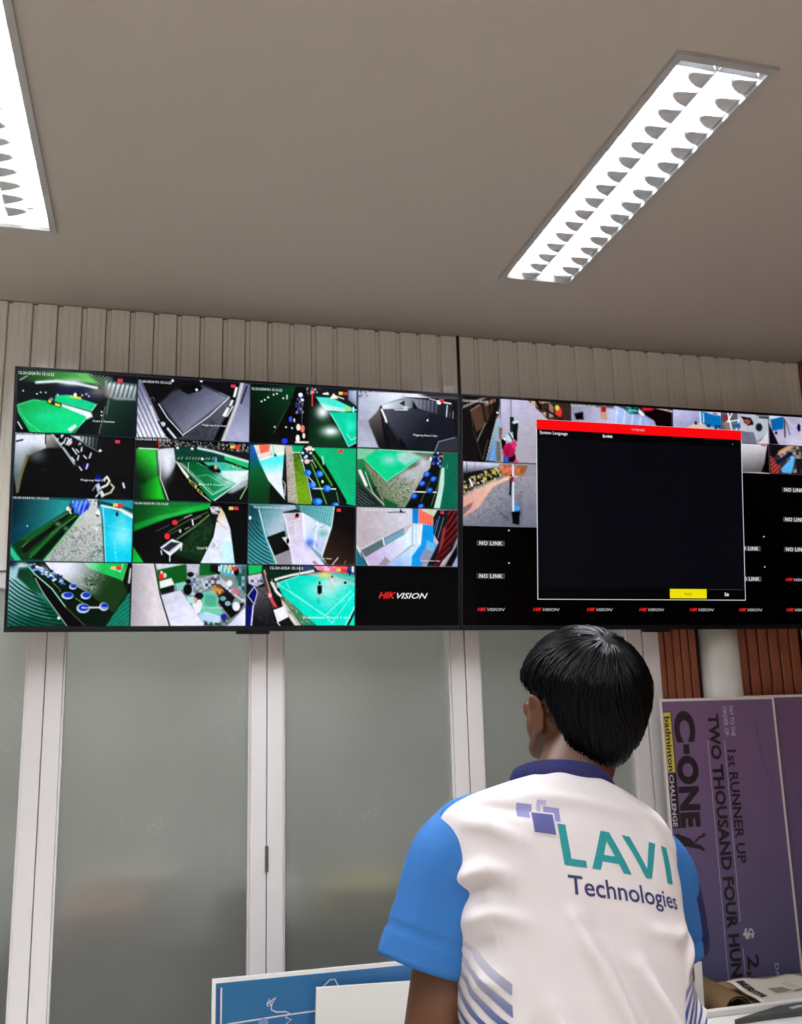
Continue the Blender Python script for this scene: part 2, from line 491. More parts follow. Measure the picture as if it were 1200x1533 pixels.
# ------------------------------------------------------------------ ceiling lamps
def make_lamp(full):
    root = empty('ceiling_lamp')
    W, L = LAMP_W, LAMP_L
    t = 0.015
    # frame: four mitred bars a little proud of the ceiling
    for nm, pts in (('long', ((-W / 2, -L / 2), (-W / 2 + t, -L / 2 + t), (-W / 2 + t, L / 2 - t), (-W / 2, L / 2))),
                    ('long', ((W / 2, L / 2), (W / 2 - t, L / 2 - t), (W / 2 - t, -L / 2 + t), (W / 2, -L / 2))),
                    ('end', ((-W / 2, L / 2), (-W / 2 + t, L / 2 - t), (W / 2 - t, L / 2 - t), (W / 2, L / 2))),
                    ('end', ((W / 2, -L / 2), (W / 2 - t, -L / 2 + t), (-W / 2 + t, -L / 2 + t), (-W / 2, -L / 2)))):
        prism('frame_bar', pts, 'z', -0.009, -0.0005, M['lamp_frame'], root)
    iw, il = W / 2 - t + 0.002, L / 2 - t + 0.002
    D = 0.082
    # tray: top and four sides
    vs = [(-iw, -il, 0), (iw, -il, 0), (iw, il, 0), (-iw, il, 0), (-iw, -il, D), (iw, -il, D), (iw, il, D), (-iw, il, D)]
    mesh('housing_tray', vs, [(4, 5, 6, 7), (0, 4, 7, 3), (1, 2, 6, 5), (0, 1, 5, 4), (3, 7, 6, 2)], M['lamp_back'], root)
    half = iw / 2
    # parabolic reflectors of the two bays, one mesh per side
    for c in (-half, half):
        for s in (-1, 1):
            prof = []
            for i in range(9):
                u = i / 8
                prof.append((c + s * (half - 0.0015 - 0.028 * u ** 1.7), 0.001 + 0.06 * u))
            v = [(p[0], -il + 0.002, p[1]) for p in prof] + [(p[0], il - 0.002, p[1]) for p in prof]
            n = len(prof)
            mesh('reflector', v, [(i, i + 1, n + i + 1, n + i) for i in range(n - 1)], M['lamp_mirror'], root, True)
        rings = [[Vector((c + 0.0095 * math.cos(a), yy, 0.047 + 0.0095 * math.sin(a))) for a in [2 * math.pi * q / 10 for q in range(10)]]
                 for yy in (-il + 0.03, il - 0.03)]
        loft('fluorescent_tube', rings, M['tube'], root)
        for s in (-1, 1):
            rings = [[Vector((c + r * math.cos(a), s * yy, 0.047 + r * math.sin(a))) for a in [2 * math.pi * q / 12 for q in range(12)]]
                     for yy, r in ((il - 0.030, 0.0105), (il - 0.012, 0.0105))]
            loft('tube_cap', rings, M['lamp_frame'], root)
    # cross blades of the louvre: thin white plates that cut the light off towards the walls
    nf = 16
    pitch = 2 * il / nf
    w2 = half - 0.0015
    def blade_mesh():
        v = []; f = []
        m_ = 12
        for i in range(m_ + 1):
            u = -1 + 2 * i / m_
            zt = 0.0270 + 0.024 * abs(u) ** 1.6
            x = u * (w2 - 0.020 * (zt / 0.06) ** 1.7)
            for (yy, z) in ((-0.0006, 0.002), (0.0006, 0.002), (0.0004, zt), (-0.0004, zt)):
                v.append((u * w2 if z < 0.003 else x, yy, z))
        for i in range(m_):
            for q in range(4):
                f.append((i * 4 + q, i * 4 + (q + 1) % 4, (i + 1) * 4 + (q + 1) % 4, (i + 1) * 4 + q))
        f.append((0, 3, 2, 1)); f.append((m_ * 4, m_ * 4 + 1, m_ * 4 + 2, m_ * 4 + 3))
        return v, f
    def sail_mesh():
        """polished wing at the side of each cell: a curved mirror facing down"""
        e = w2 - 0.0005
        pl = [(e, 0.0), (e, 0.042), (e - 0.013, 0.0405), (e - 0.026, 0.036), (e - 0.037, 0.028), (e - 0.046, 0.014), (e - 0.032, 0.008), (e - 0.016, 0.003)]
        n = len(pl)
        v = [(x, y, 0.0012 + 0.010 * ((e - x) / 0.046) ** 2) for x, y in pl] + [(e - (e - x) * 0.9, y, 0.006 + 0.012 * (1 - (e - x) / 0.046)) for x, y in pl]
        f = [tuple(range(n))[::-1], tuple(range(n, 2 * n))] + [(i, (i + 1) % n, n + (i + 1) % n, n + i) for i in range(n)]
        return v, f
    if full is None:
        return root
    protos = {}
    kinds = (('louvre_blade', blade_mesh, M['lamp_blade']),) + ((('louvre_wing', sail_mesh, M['lamp_fin']),) if full else ())
    for c in (-half, half):
        for i in range(nf):
            y = -il + (i + 0.5) * pitch
            for nm, fn, mm in kinds:
                if nm not in protos:
                    v, f = fn()
                    protos[nm] = mesh(nm, v, f, mm, root); o = protos[nm]
                else:
                    o = link(nm, protos[nm].data, root)
                o.location = (c, y + (0 if nm == 'louvre_blade' else 0.007), 0)
    return root

def copy_tree(o, parent=None):
    c = o.copy(); COL.objects.link(c)
    if parent is not None:
        c.parent = parent
    for ch in list(o.children):
        copy_tree(ch, c)
    return c

lamp_labels = ['recessed louvred twin-tube ceiling lamp above the right television, whole lamp in view',
               'recessed louvred twin-tube ceiling lamp cut off by the left picture edge',
               'recessed louvred twin-tube ceiling lamp nearest the left wall',
               'added unseen recessed ceiling lamp above and behind the camera, middle row by the right wall',
               'added unseen recessed ceiling lamp above the camera, middle row and middle column',
               'added unseen recessed ceiling lamp in the middle row nearest the left wall',
               'added unseen recessed ceiling lamp in the rear row by the right wall',
               'added unseen recessed ceiling lamp in the rear row and middle column']
lamp0 = make_lamp(True)
for i, (lx, ly) in enumerate(LAMPS):
    o = lamp0 if i == 0 else (copy_tree(lamp0) if i < 3 else (make_lamp(False) if i == 3 else copy_tree(lamp_plain)))
    if i == 3: lamp_plain = o
    o.location = (lx, ly, ZC)
    if i in (1, 2): o.rotation_euler.z = math.pi
    tag(o, lamp_labels[i], 'ceiling lamp', 'recessed ceiling lamps')
# ------------------------------------------------------------------ painter for the camera pictures on the screens
class Tile:
    """a picture painted at nx*ny points; quad = where the picture's corners lie in the sketch's own coordinates"""
    def __init__(self, quad, base, nx=176, ny=98):
        self.nx, self.ny = nx, ny
        u, v = np.meshgrid(np.linspace(0, 1, nx + 1), np.linspace(0, 1, ny + 1))
        q = np.array(quad, dtype=float)
        self.X = (1 - v) * ((1 - u) * q[0, 0] + u * q[1, 0]) + v * ((1 - u) * q[3, 0] + u * q[2, 0])
        self.Y = (1 - v) * ((1 - u) * q[0, 1] + u * q[1, 1]) + v * ((1 - u) * q[3, 1] + u * q[2, 1])
        self.u, self.v = u, v
        self.C = np.zeros((ny + 1, nx + 1, 3)) + np.array(base, dtype=float)
    def sd(self, pts):
        X, Y = self.X, self.Y
        d = np.full(X.shape, 1e18); s = np.ones(X.shape)
        n = len(pts)
        for i in range(n):
            ax, ay = pts[i]; bx, by = pts[i - 1]
            ex, ey = bx - ax, by - ay
            wx, wy = X - ax, Y - ay
            t = np.clip((wx * ex + wy * ey) / max(ex * ex + ey * ey, 1e-9), 0, 1)
            d = np.minimum(d, (wx - ex * t) ** 2 + (wy - ey * t) ** 2)
            c1 = Y >= ay; c2 = Y < by; c3 = ex * wy > ey * wx
            flip = (c1 & c2 & c3) | (~c1 & ~c2 & ~c3)
            s = np.where(flip, -s, s)
        return s * np.sqrt(d)
    def blend(self, mask, col, a=1.0):
        m = (mask * a)[..., None]
        self.C = self.C * (1 - m) + np.array(col, dtype=float) * m if np.ndim(col) == 1 else self.C * (1 - m) + col * m
    def mask(self, pts, soft=7):
        return np.clip(0.5 - self.sd(pts) / soft, 0, 1)
    def poly(self, pts, col, soft=7, a=1.0):
        self.blend(self.mask(pts, soft), col, a); return self
    def grad(self, pts, c0, c1, p0, p1, soft=7, a=1.0):
        dx, dy = p1[0] - p0[0], p1[1] - p0[1]
        t = np.clip(((self.X - p0[0]) * dx + (self.Y - p0[1]) * dy) / (dx * dx + dy * dy), 0, 1)[..., None]
        self.blend(self.mask(pts, soft), np.array(c0, float) * (1 - t) + np.array(c1, float) * t, a); return self
    def line(self, pts, col, w=6, soft=5, a=1.0):
        X, Y = self.X, self.Y
        d = np.full(X.shape, 1e18)
        for (ax, ay), (bx, by) in zip(pts[:-1], pts[1:]):
            ex, ey = bx - ax, by - ay
            wx, wy = X - ax, Y - ay
            t = np.clip((wx * ex + wy * ey) / max(ex * ex + ey * ey, 1e-9), 0, 1)
            d = np.minimum(d, (wx - ex * t) ** 2 + (wy - ey * t) ** 2)
        self.blend(np.clip(0.5 - (np.sqrt(d) - w / 2) / soft, 0, 1), col, a); return self
    def ell(self, cx, cy, rx, ry, col, soft=0.2, a=1.0, rot=0.0):
        c, s = math.cos(rot), math.sin(rot)
        x = ((self.X - cx) * c + (self.Y - cy) * s) / rx; y = (-(self.X - cx) * s + (self.Y - cy) * c) / ry
        self.blend(np.clip((1 - np.sqrt(x * x + y * y)) / soft + 0.5, 0, 1), col, a); return self
    def glow(self, cx, cy, rx, ry, col, a=1.0):
        self.blend(np.exp(-(((self.X - cx) / rx) ** 2 + ((self.Y - cy) / ry) ** 2)), col, a); return self
    def speck(self, pts, col, amount=0.5, cell=14, seed=1, thr=0.5):
        """mottled patches (grass, foliage, crowds) inside an outline"""
        r = np.random.default_rng(seed)
        g = r.random((400, 400))
        ix = (np.abs(self.X) / cell).astype(int) % 400; iy = (np.abs(self.Y) / cell).astype(int) % 400
        m = self.mask(pts, 12) * np.clip((g[iy, ix] - thr) / max(1 - thr, 1e-3), 0, 1)
        self.blend(m, col, amount); return self
    def stripes(self, pts, col, period, angle, w=0.4, a=1.0, bend=None):
        if bend:
            t = np.hypot(self.X - bend[0], self.Y - bend[1])
        else:
            t = self.X * math.cos(angle) + self.Y * math.sin(angle)
        f = (t / period) % 1.0
        m = np.clip((w - np.abs(f - 0.5) * 2 * 0.5 * 1.0) * 6 + 0.5, 0, 1) * (np.abs(f - 0.5) < 0.5)
        m = np.clip((w / 2 - np.abs(f - 0.5)) / 0.12 + 0.5, 0, 1)
        self.blend(self.mask(pts, 8) * m, col, a); return self
    def rgb(self):
        # sensor grain, soft blotches and a little more contrast, as camera pictures have
        r = np.random.default_rng(self.nx + int(self.C.mean() * 10))
        h, w = self.C.shape[:2]
        g = r.normal(size=(h, w))
        g = (g + np.roll(g, 1, 1) + np.roll(g, 1, 0) + np.roll(np.roll(g, 1, 0), 1, 1)) / 2
        lo = r.normal(size=(h // 7 + 2, w // 7 + 2))
        yi, xi = np.linspace(0, lo.shape[0] - 1.001, h), np.linspace(0, lo.shape[1] - 1.001, w)
        y0, x0 = yi.astype(int), xi.astype(int); fy, fx = (yi - y0)[:, None], (xi - x0)[None, :]
        L = lo[y0][:, x0] * (1 - fy) * (1 - fx) + lo[y0][:, x0 + 1] * (1 - fy) * fx + lo[y0 + 1][:, x0] * fy * (1 - fx) + lo[y0 + 1][:, x0 + 1] * fy * fx
        C = self.C * (1 + 0.018 * g + 0.022 * L)[..., None]
        C = 118 + (C - 118) * 1.10
        return lin(np.clip(C, 0, 255)).reshape(-1, 3)

def dots(t, pts, col, r=7):
    for p in pts:
        t.ell(p[0], p[1], r, r, col, 0.6)

def paint_left():
    """fifteen pictures of the left screen: (row, column) -> Tile"""
    T = {}
    W_, G_, K_ = (235, 242, 248), (0, 190, 110), (6, 8, 10)
    # hall with green courts
    t = Tile([(22, 20), (1190, 62), (1190, 655), (15, 640)], (12, 18, 18))
    t.grad([(30, 20), (700, 30), (860, 160), (560, 120), (200, 150), (30, 130)], (10, 50, 20), (95, 190, 90), (30, 60), (700, 110), 30)
    t.poly([(700, 60), (940, 80), (860, 220), (820, 150)], (70, 78, 74), 30)
    t.stripes([(560, 30), (930, 70), (870, 200), (700, 130)], (150, 215, 140), 26, 0.9, 0.3, 0.5)
    t.grad([(880, 120), (1190, 150), (1190, 330), (1000, 320), (880, 260)], (215, 228, 235), (120, 130, 130), (1000, 150), (1020, 320), 40)
    t.stripes([(890, 110), (1190, 150), (1190, 280), (890, 270)], (40, 60, 66), 44, 0.25, 0.35, 0.8)
    t.grad([(890, 300), (1190, 300), (1190, 655), (820, 650)], (34, 60, 52), (4, 26, 20), (900, 320), (1100, 600), 20)
    t.poly([(380, 170), (690, 190), (840, 300), (760, 320), (560, 260), (390, 260)], (16, 20, 58), 30)
    t.glow(820, 220, 120, 60, (120, 116, 112), 0.9)
    t.line([(200, 148), (400, 130), (600, 150), (790, 185)], (225, 235, 245), 26, 18)
    t.glow(540, 140, 120, 34, (225, 235, 245), 0.9)
    t.poly([(390, 270), (520, 262), (795, 345), (745, 418), (560, 372), (380, 330)], (0, 205, 140), 8)
    t.line([(795, 345), (745, 418)], W_, 5, 4)
    t.poly([(450, 350), (740, 425), (760, 470), (700, 500), (450, 400)], (225, 235, 240), 18)
    t.grad([(20, 370), (180, 312), (330, 330), (690, 470), (690, 510), (560, 640), (150, 640), (30, 450)], (0, 170, 80), (0, 215, 135), (60, 360), (480, 560), 6)
    t.glow(330, 480, 160, 60, (10, 225, 150), 0.8)
    t.line([(30, 395), (60, 470), (150, 560), (260, 640)], W_, 4, 4, 0.7); t.line([(25, 380), (160, 330), (240, 330)], W_, 4, 4, 0.7)
    t.line([(690, 490), (580, 640)], W_, 5, 4, 0.7); t.line([(40, 380), (120, 540), (190, 640)], W_, 3, 4, 0.5)
    t.poly([(515, 600), (590, 550), (605, 570), (545, 625)], W_, 6)
    t.poly([(310, 320), (440, 345), (440, 395), (310, 350)], (20, 30, 20), 6); t.poly([(385, 345), (435, 355), (432, 385), (385, 370)], (225, 215, 60), 6)
    t.poly([(530, 265), (640, 280), (640, 305), (530, 290)], (215, 205, 60), 6); t.ell(580, 262, 16, 22, W_)
    t.ell(335, 330, 16, 18, (225, 210, 70)); t.ell(350, 310, 18, 16, (130, 140, 140))
    t.poly([(30, 540), (60, 560), (130, 640), (20, 640)], K_, 6); t.line([(35, 545), (75, 610)], W_, 12, 8)
    t.line([(825, 640), (880, 370)], (150, 150, 90), 5, 4); t.line([(940, 90), (895, 440)], (200, 210, 210), 6, 8, 0.7)
    t.line([(40, 130), (110, 85)], (210, 220, 210), 7, 6)
    dots(t, [(75, 235), (245, 245), (210, 262), (293, 245), (410, 265), (650, 262), (690, 250), (715, 270), (845, 420), (845, 455)], W_, 8)
    T[0, 0] = (t, [('12-20-2024 Fri 15:16:22', 35, 372, 40, 80), ('Court 3 Overview', 755, 978, 495, 522)], [(1015, 112, 26)], None)
    # grey room, night view
    t = Tile([(30, 25), (1185, 100), (1180, 690), (20, 650)], (18, 18, 22))
    t.grad([(240, 300), (380, 170), (690, 120), (965, 240), (495, 615)], (64, 66, 82), (140, 142, 168), (420, 220), (700, 520), 40)
    t.grad([(500, 620), (965, 240), (1010, 300), (880, 520), (800, 680), (430, 670)], (64, 66, 76), (92, 94, 106), (600, 600), (950, 300), 20)
    t.speck([(500, 640), (800, 460), (860, 560), (800, 680)], (40, 42, 48), 0.7, 18, 3)
    t.poly([(30, 40), (280, 60), (400, 150), (240, 300), (130, 240)], (14, 13, 14), 40)
    t.grad([(28, 90), (70, 80), (330, 655), (20, 650)], (120, 124, 150), (236, 238, 255), (60, 120), (120, 600), 10)
    t.stripes([(28, 90), (65, 80), (330, 655), (20, 650)], (60, 62, 82), 40, -0.42, 0.35, 0.6)
    t.line([(160, 330), (250, 560), (330, 655)], (220, 222, 240), 16, 8)
    t.grad([(1080, 90), (1185, 110), (1180, 690), (890, 685), (1010, 420)], (110, 112, 140), (168, 170, 200), (1080, 150), (1120, 620), 12)
    t.line([(1100, 95), (1050, 300), (960, 530), (900, 685)], (200, 204, 205), 34, 16)
    t.line([(1150, 130), (1090, 300)], (24, 24, 30), 16, 12)
    t.line([(240, 310), (330, 450), (495, 630)], W_, 9, 5); t.line([(500, 615), (760, 430), (965, 240)], W_, 9, 5)
    t.line([(965, 235), (860, 190)], W_, 5, 5, 0.6)
    t.poly([(430, 120), (600, 105), (690, 140), (660, 175), (540, 210), (480, 180)], (8, 8, 10), 10)
    t.poly([(1030, 135), (1055, 140), (1030, 240), (1005, 235)], W_, 6); t.poly([(990, 265), (1015, 270), (985, 330), (965, 325)], W_, 6)
    t.poly([(945, 340), (970, 345), (930, 440), (895, 425)], W_, 6); t.line([(1005, 330), (945, 430)], W_, 12, 6)
    t.ell(285, 515, 26, 24, (200, 200, 214)); t.line([(335, 560), (415, 655)], (205, 206, 220), 22, 8)
    t.line([(240, 490), (330, 640)], K_, 18, 12); t.line([(930, 470), (830, 680)], K_, 26, 12)
    t.line([(150, 260), (185, 235), (200, 275)], (120, 120, 130), 5, 5)
    dots(t, [(378, 70), (672, 72), (625, 163)], W_, 14)
    T[0, 1] = (t, [('12-20-2024 Fri 15:16:23', 40, 370, 60, 92), ('Pingpong Area Rear', 690, 940, 508, 535)], [(1000, 130, 24)], None)
    # dark stand with blue seats beside a turquoise court
    t = Tile([(25, 30), (1165, 95), (1165, 705), (20, 670)], (4, 14, 8))
    t.grad([(30, 60), (500, 60), (420, 300), (270, 560), (230, 670), (20, 670)], (2, 10, 6), (10, 66, 34), (60, 500), (470, 100), 12)
    t.poly([(500, 100), (620, 120), (640, 670), (240, 670), (400, 300)], (4, 4, 8), 16)
    t.grad([(640, 260), (760, 240), (1080, 700), (640, 690)], (6, 24, 12), (14, 60, 30), (680, 300), (900, 640), 16)
    t.poly([(610, 70), (1165, 100), (1165, 280), (720, 180), (620, 160)], (28, 30, 38), 10)
    t.grad([(1070, 100), (1165, 100), (1165, 270), (1070, 200)], (110, 130, 160), (200, 215, 235), (1070, 180), (1165, 120), 20)
    t.poly([(715, 170), (890, 180), (1130, 290), (1165, 300), (1165, 320), (1020, 330), (830, 310), (760, 240)], (70, 225, 205), 8)
    t.poly([(760, 250), (1050, 290), (1030, 335), (830, 320)], (215, 240, 240), 16, 0.7)
    t.glow(790, 330, 75, 75, (238, 246, 246), 1.0); t.glow(880, 540, 100, 55, (236, 244, 244), 1.0)
    t.poly([(860, 335), (1165, 335), (1165, 660), (1080, 705), (1000, 560)], (0, 205, 165), 7)
    t.glow(1100, 480, 60, 60, (80, 235, 210), 0.7)
    t.line([(870, 340), (960, 470), (1075, 700), (1165, 660)], W_, 6, 5, 0.8); t.line([(1055, 560), (1110, 630), (1165, 600)], W_, 5, 4)
    t.line([(270, 570), (440, 230)], (90, 110, 60), 4, 4)
    t.line([(676, 80), (678, 265)], (225, 70, 50), 14, 6)
    t.poly([(1035, 280), (1095, 290), (1095, 320), (1035, 315)], (200, 205, 60), 6); t.line([(1130, 280), (1130, 330)], W_, 14, 5)
    r = np.random.default_rng(4)
    for i in range(26):
        t.ell(490 + r.random() * 90, 150 + r.random() * 200, 9, 15, [(70, 80, 140), (30, 40, 110), (150, 150, 180)][i % 3], 0.5)
    t.ell(445, 415, 18, 32, (40, 90, 230)); t.ell(486, 425, 10, 20, (230, 220, 200)); t.ell(385, 650, 34, 30, (40, 60, 225))
    t.ell(550, 150, 24, 22, W_); t.ell(570, 205, 18, 14, W_)
    t.ell(530, 500, 22, 36, (240, 225, 210)); t.ell(575, 515, 24, 40, (220, 120, 110)); t.ell(525, 620, 22, 40, (240, 238, 235)); t.ell(590, 590, 16, 30, (220, 210, 200))
    t.line([(505, 660), (635, 660)], (225, 220, 210), 20, 8); t.line([(570, 230), (565, 490)], (120, 125, 130), 4, 4)
    dots(t, [(135, 225), (170, 208), (205, 180), (262, 150), (297, 140), (278, 500), (398, 500), (463, 510), (365, 188)], (220, 240, 225), 10)
    t.line([(405, 155), (405, 195)], W_, 12, 6)
    t.speck([(610, 70), (760, 85), (740, 130), (620, 150)], W_, 0.8, 16, 9, 0.5)
    t.poly([(790, 130), (850, 120), (860, 150), (790, 145)], W_, 8); t.poly([(865, 190), (910, 130), (960, 190)], (240, 240, 225), 8)
    t.line([(930, 160), (1020, 190)], (235, 230, 210), 12, 8)
    T[0, 2] = (t, [('12-20-2024 Fri 15:16:23', 40, 357, 70, 104)], [(1035, 135, 22)], (985, 137))
    # long grey corridor, night view
    t = Tile([(25, 40), (1160, 90), (1160, 735), (20, 715)], (18, 18, 22))
    t.grad([(25, 45), (700, 60), (900, 120), (520, 130), (280, 220), (200, 420), (20, 500)], (170, 178, 200), (226, 232, 245), (60, 300), (420, 80), 30)
    t.grad([(20, 380), (140, 400), (280, 715), (20, 715)], (158, 160, 180), (185, 188, 210), (40, 420), (120, 700), 20)
    t.grad([(140, 400), (270, 260), (390, 715), (260, 715)], (96, 90, 88), (24, 22, 24), (200, 330), (360, 640), 24)
    t.poly([(270, 230), (300, 400), (400, 715), (330, 715)], (8, 8, 10), 14)
    t.grad([(290, 260), (520, 220), (760, 260), (1160, 350), (1160, 735), (580, 720), (380, 440)], (78, 80, 92), (22, 24, 36), (380, 280), (760, 560), 20)
    t.poly([(500, 590), (590, 720), (510, 720)], (8, 8, 8), 10)
    t.grad([(290, 210), (540, 130), (640, 125), (640, 240), (300, 260)], (215, 225, 240), (120, 126, 140), (350, 200), (640, 200), 14)
    t.grad([(620, 120), (940, 140), (1100, 190), (1080, 340), (900, 300), (700, 240)], (128, 134, 150), (32, 34, 42), (640, 180), (960, 240), 12)
    t.stripes([(640, 125), (940, 145), (940, 300), (700, 240)], (180, 185, 200), 45, 0.05, 0.16, 0.55)
    t.poly([(520, 110), (900, 120), (1100, 165), (700, 130)], (16, 16, 20), 10); t.poly([(700, 85), (1160, 95), (1160, 130), (900, 120)], (70, 72, 80), 14)
    t.line([(290, 265), (330, 360), (345, 410)], (236, 240, 248), 24, 8); t.line([(345, 410), (490, 620)], (90, 92, 100), 5, 4)
    t.poly([(490, 190), (550, 150), (550, 215)], (26, 28, 34), 8)
    t.line([(440, 262), (580, 262)], (215, 220, 228), 14, 8); t.poly([(480, 280), (570, 280), (540, 330)], (60, 62, 70), 12)
    t.glow(560, 240, 30, 20, (235, 240, 245), 0.9)
    t.poly([(890, 735), (940, 620), (1160, 560), (1160, 735)], (50, 52, 64), 10); t.line([(895, 735), (940, 622), (1130, 570)], (170, 172, 185), 7, 6)
    t.line([(835, 128), (930, 148)], W_, 8, 5); t.line([(1000, 165), (1080, 178)], W_, 16, 6); t.line([(1040, 200), (1030, 330)], (205, 212, 220), 14, 8)
    t.ell(945, 165, 26, 26, W_); t.line([(1110, 270), (1105, 350)], (170, 170, 170), 8, 8); t.line([(1070, 280), (1065, 340)], (120, 120, 120), 6, 8)
    t.poly([(1120, 180), (1160, 180), (1160, 560), (1120, 400)], K_, 12); t.ell(812, 378, 9, 14, W_)
    t.speck([(30, 45), (180, 50), (120, 130), (30, 120)], (40, 44, 56), 0.7, 16, 5, 0.5)
    T[0, 3] = (t, [('Pingpong Area 2 Cam', 650, 922, 532, 568)], [(975, 150, 28)], None)
    # dark hall with white furniture
    t = Tile([(38, 5), (1190, 38), (1185, 632), (15, 620)], (3, 3, 4))
    t.grad([(38, 20), (320, 20), (330, 150), (160, 230), (100, 420), (50, 600), (20, 400)], (226, 230, 246), (90, 110, 110), (150, 90), (60, 420), 18)
    t.grad([(320, 20), (400, 20), (500, 150), (330, 150)], (170, 172, 168), (60, 62, 60), (340, 40), (440, 150), 16)
    t.glow(240, 220, 90, 70, (90, 94, 92), 0.9); t.line([(150, 230), (95, 400), (60, 580)], (120, 105, 70), 26, 14)
    t.line([(385, 20), (500, 160), (600, 300)], (176, 184, 190), 22, 12); t.line([(600, 300), (680, 360)], (60, 66, 70), 8, 8)
    t.poly([(420, 20), (560, 40), (760, 140), (640, 130)], (30, 34, 36), 10)
    t.grad([(560, 25), (830, 35), (860, 180), (780, 150)], (220, 230, 236), (10, 26, 24), (620, 60), (850, 120), 18)
    t.stripes([(640, 30), (860, 38), (860, 170), (700, 110)], (6, 10, 10), 34, 0.1, 0.4, 0.8)
    t.line([(700, 110), (840, 185)], (120, 124, 126), 7, 6)
    r = np.random.default_rng(8)
    for i in range(34):
        a = r.random()
        t.ell(440 + 200 * a + r.normal() * 22, 40 + 90 * a + r.normal() * 16, 10, 20, (210, 214, 222) if i % 2 else (14, 16, 20), 0.4, rot=0.4)
    for p in [((670, 140), (665, 175)), ((760, 195), (745, 240)), ((640, 220), (630, 260)), ((690, 220), (715, 245)), ((575, 240), (600, 270)), ((650, 330), (670, 360)), ((580, 150), (620, 205)), ((615, 160), (640, 185))]:
        t.line(p, (215, 216, 220), 14, 8)
    t.ell(715, 320, 34, 36, (18, 20, 90)); t.line([(730, 300), (715, 345)], W_, 12, 6); t.ell(835, 440, 30, 40, (10, 30, 130))
    t.line([(890, 450), (920, 420), (945, 460), (920, 500), (870, 525)], (232, 230, 220), 20, 8)
    t.line([(960, 490), (990, 520), (960, 570), (905, 592)], (200, 192, 170), 18, 8)
    t.poly([(810, 500), (840, 480), (865, 535), (830, 575)], (190, 205, 225), 8); t.poly([(850, 570), (870, 545), (905, 600), (870, 625)], (220, 220, 220), 8)
    t.line([(780, 555), (815, 500)], (150, 160, 170), 10, 6); t.line([(815, 615), (850, 570)], (225, 225, 225), 12, 6)
    t.line([(1080, 480), (1092, 520)], W_, 18, 10); t.line([(50, 90), (105, 75)], K_, 16, 8); t.ell(848, 168, 14, 12, W_)
    t.line([(322, 10), (322, 110)], K_, 10, 6)
    T[1, 0] = (t, [('12-20-2024 Fri 15:16:23', 45, 320, 8, 30), ('Pingpong Hall 2 a', 662, 900, 438, 468)], [(1010, 82, 24)], None)
    # green court hall seen from the corner
    t = Tile([(20, 20), (1175, 50), (1170, 660), (10, 640)], (10, 12, 12))
    t.grad([(20, 120), (220, 120), (240, 400), (340, 645), (15, 640)], (4, 40, 14), (50, 195, 60), (40, 400), (200, 240), 14)
    t.grad([(60, 500), (240, 400), (320, 640), (80, 640)], (6, 70, 20), (30, 200, 40), (80, 560), (260, 560), 30)
    t.grad([(230, 130), (400, 110), (420, 260), (320, 640), (250, 420)], (206, 212, 225), (30, 32, 40), (320, 200), (330, 500), 18)
    t.poly([(320, 440), (430, 300), (780, 650), (350, 645)], (10, 8, 6), 30)
    t.glow(335, 270, 50, 130, (232, 238, 250), 1.0)
    t.poly([(400, 110), (640, 100), (920, 180), (920, 250), (420, 240)], (12, 66, 50), 10)
    t.poly([(920, 165), (1172, 240), (1172, 310), (920, 225)], (30, 190, 110), 8)
    t.poly([(20, 45), (640, 60), (1172, 120), (1172, 220), (640, 110), (380, 110), (20, 125)], (28, 26, 26), 8)
    t.speck([(240, 30), (1172, 60), (1172, 150), (640, 100), (240, 100)], (205, 208, 205), 0.75, 17, 6, 0.45)
    t.line([(640, 110), (800, 140), (1172, 240)], (210, 230, 235), 24, 16); t.line([(50, 122), (240, 128)], (225, 232, 235), 10, 8)
    t.line([(245, 20), (250, 110)], (190, 60, 55), 16, 8); t.line([(820, 60), (820, 110)], K_, 10, 6); t.line([(632, 60), (632, 130)], K_, 8, 6)
    t.grad([(430, 250), (640, 245), (930, 440), (1060, 470), (830, 640), (790, 640)], (4, 84, 40), (10, 150, 90), (500, 280), (850, 600), 8)
    t.poly([(700, 250), (930, 250), (1172, 330), (1172, 420), (1060, 470), (830, 360)], (60, 190, 165), 14)
    t.poly([(890, 340), (1172, 330), (1160, 420), (1060, 470), (900, 400)], (228, 240, 244), 20)
    t.glow(980, 450, 90, 60, (200, 232, 232), 0.8); t.glow(880, 400, 70, 50, (170, 225, 215), 0.7)
    t.poly([(1172, 330), (1172, 480), (1050, 580), (960, 560)], (205, 212, 218), 30, 0.8); t.poly([(1172, 480), (1172, 650), (850, 650), (980, 580)], (10, 14, 12), 30)
    t.line([(820, 640), (1060, 470), (1172, 340)], (225, 235, 235), 12, 8)
    t.line([(460, 265), (800, 585), (960, 500)], W_, 6, 4); t.line([(480, 265), (810, 565), (920, 505)], W_, 4, 4, 0.8)
    t.line([(630, 400), (750, 380), (950, 500)], W_, 4, 4, 0.7); t.line([(548, 260), (548, 360)], W_, 4, 4, 0.8); t.line([(640, 260), (750, 310)], W_, 4, 4, 0.6)
    t.poly([(415, 245), (440, 255), (560, 400), (545, 430), (490, 360)], (230, 225, 215), 10)
    for p in [[(555, 420), (640, 490), (632, 530), (560, 460)], [(650, 520), (700, 565), (690, 590), (640, 545)]]:
        t.poly(p, (205, 200, 110), 8); t.poly([((x * 0.6 + p[0][0] * 0.2 + p[2][0] * 0.2), (y * 0.6 + p[0][1] * 0.2 + p[2][1] * 0.2)) for x, y in p], (40, 42, 20), 8)
    t.line([(700, 590), (780, 650)], (210, 205, 190), 10, 6)
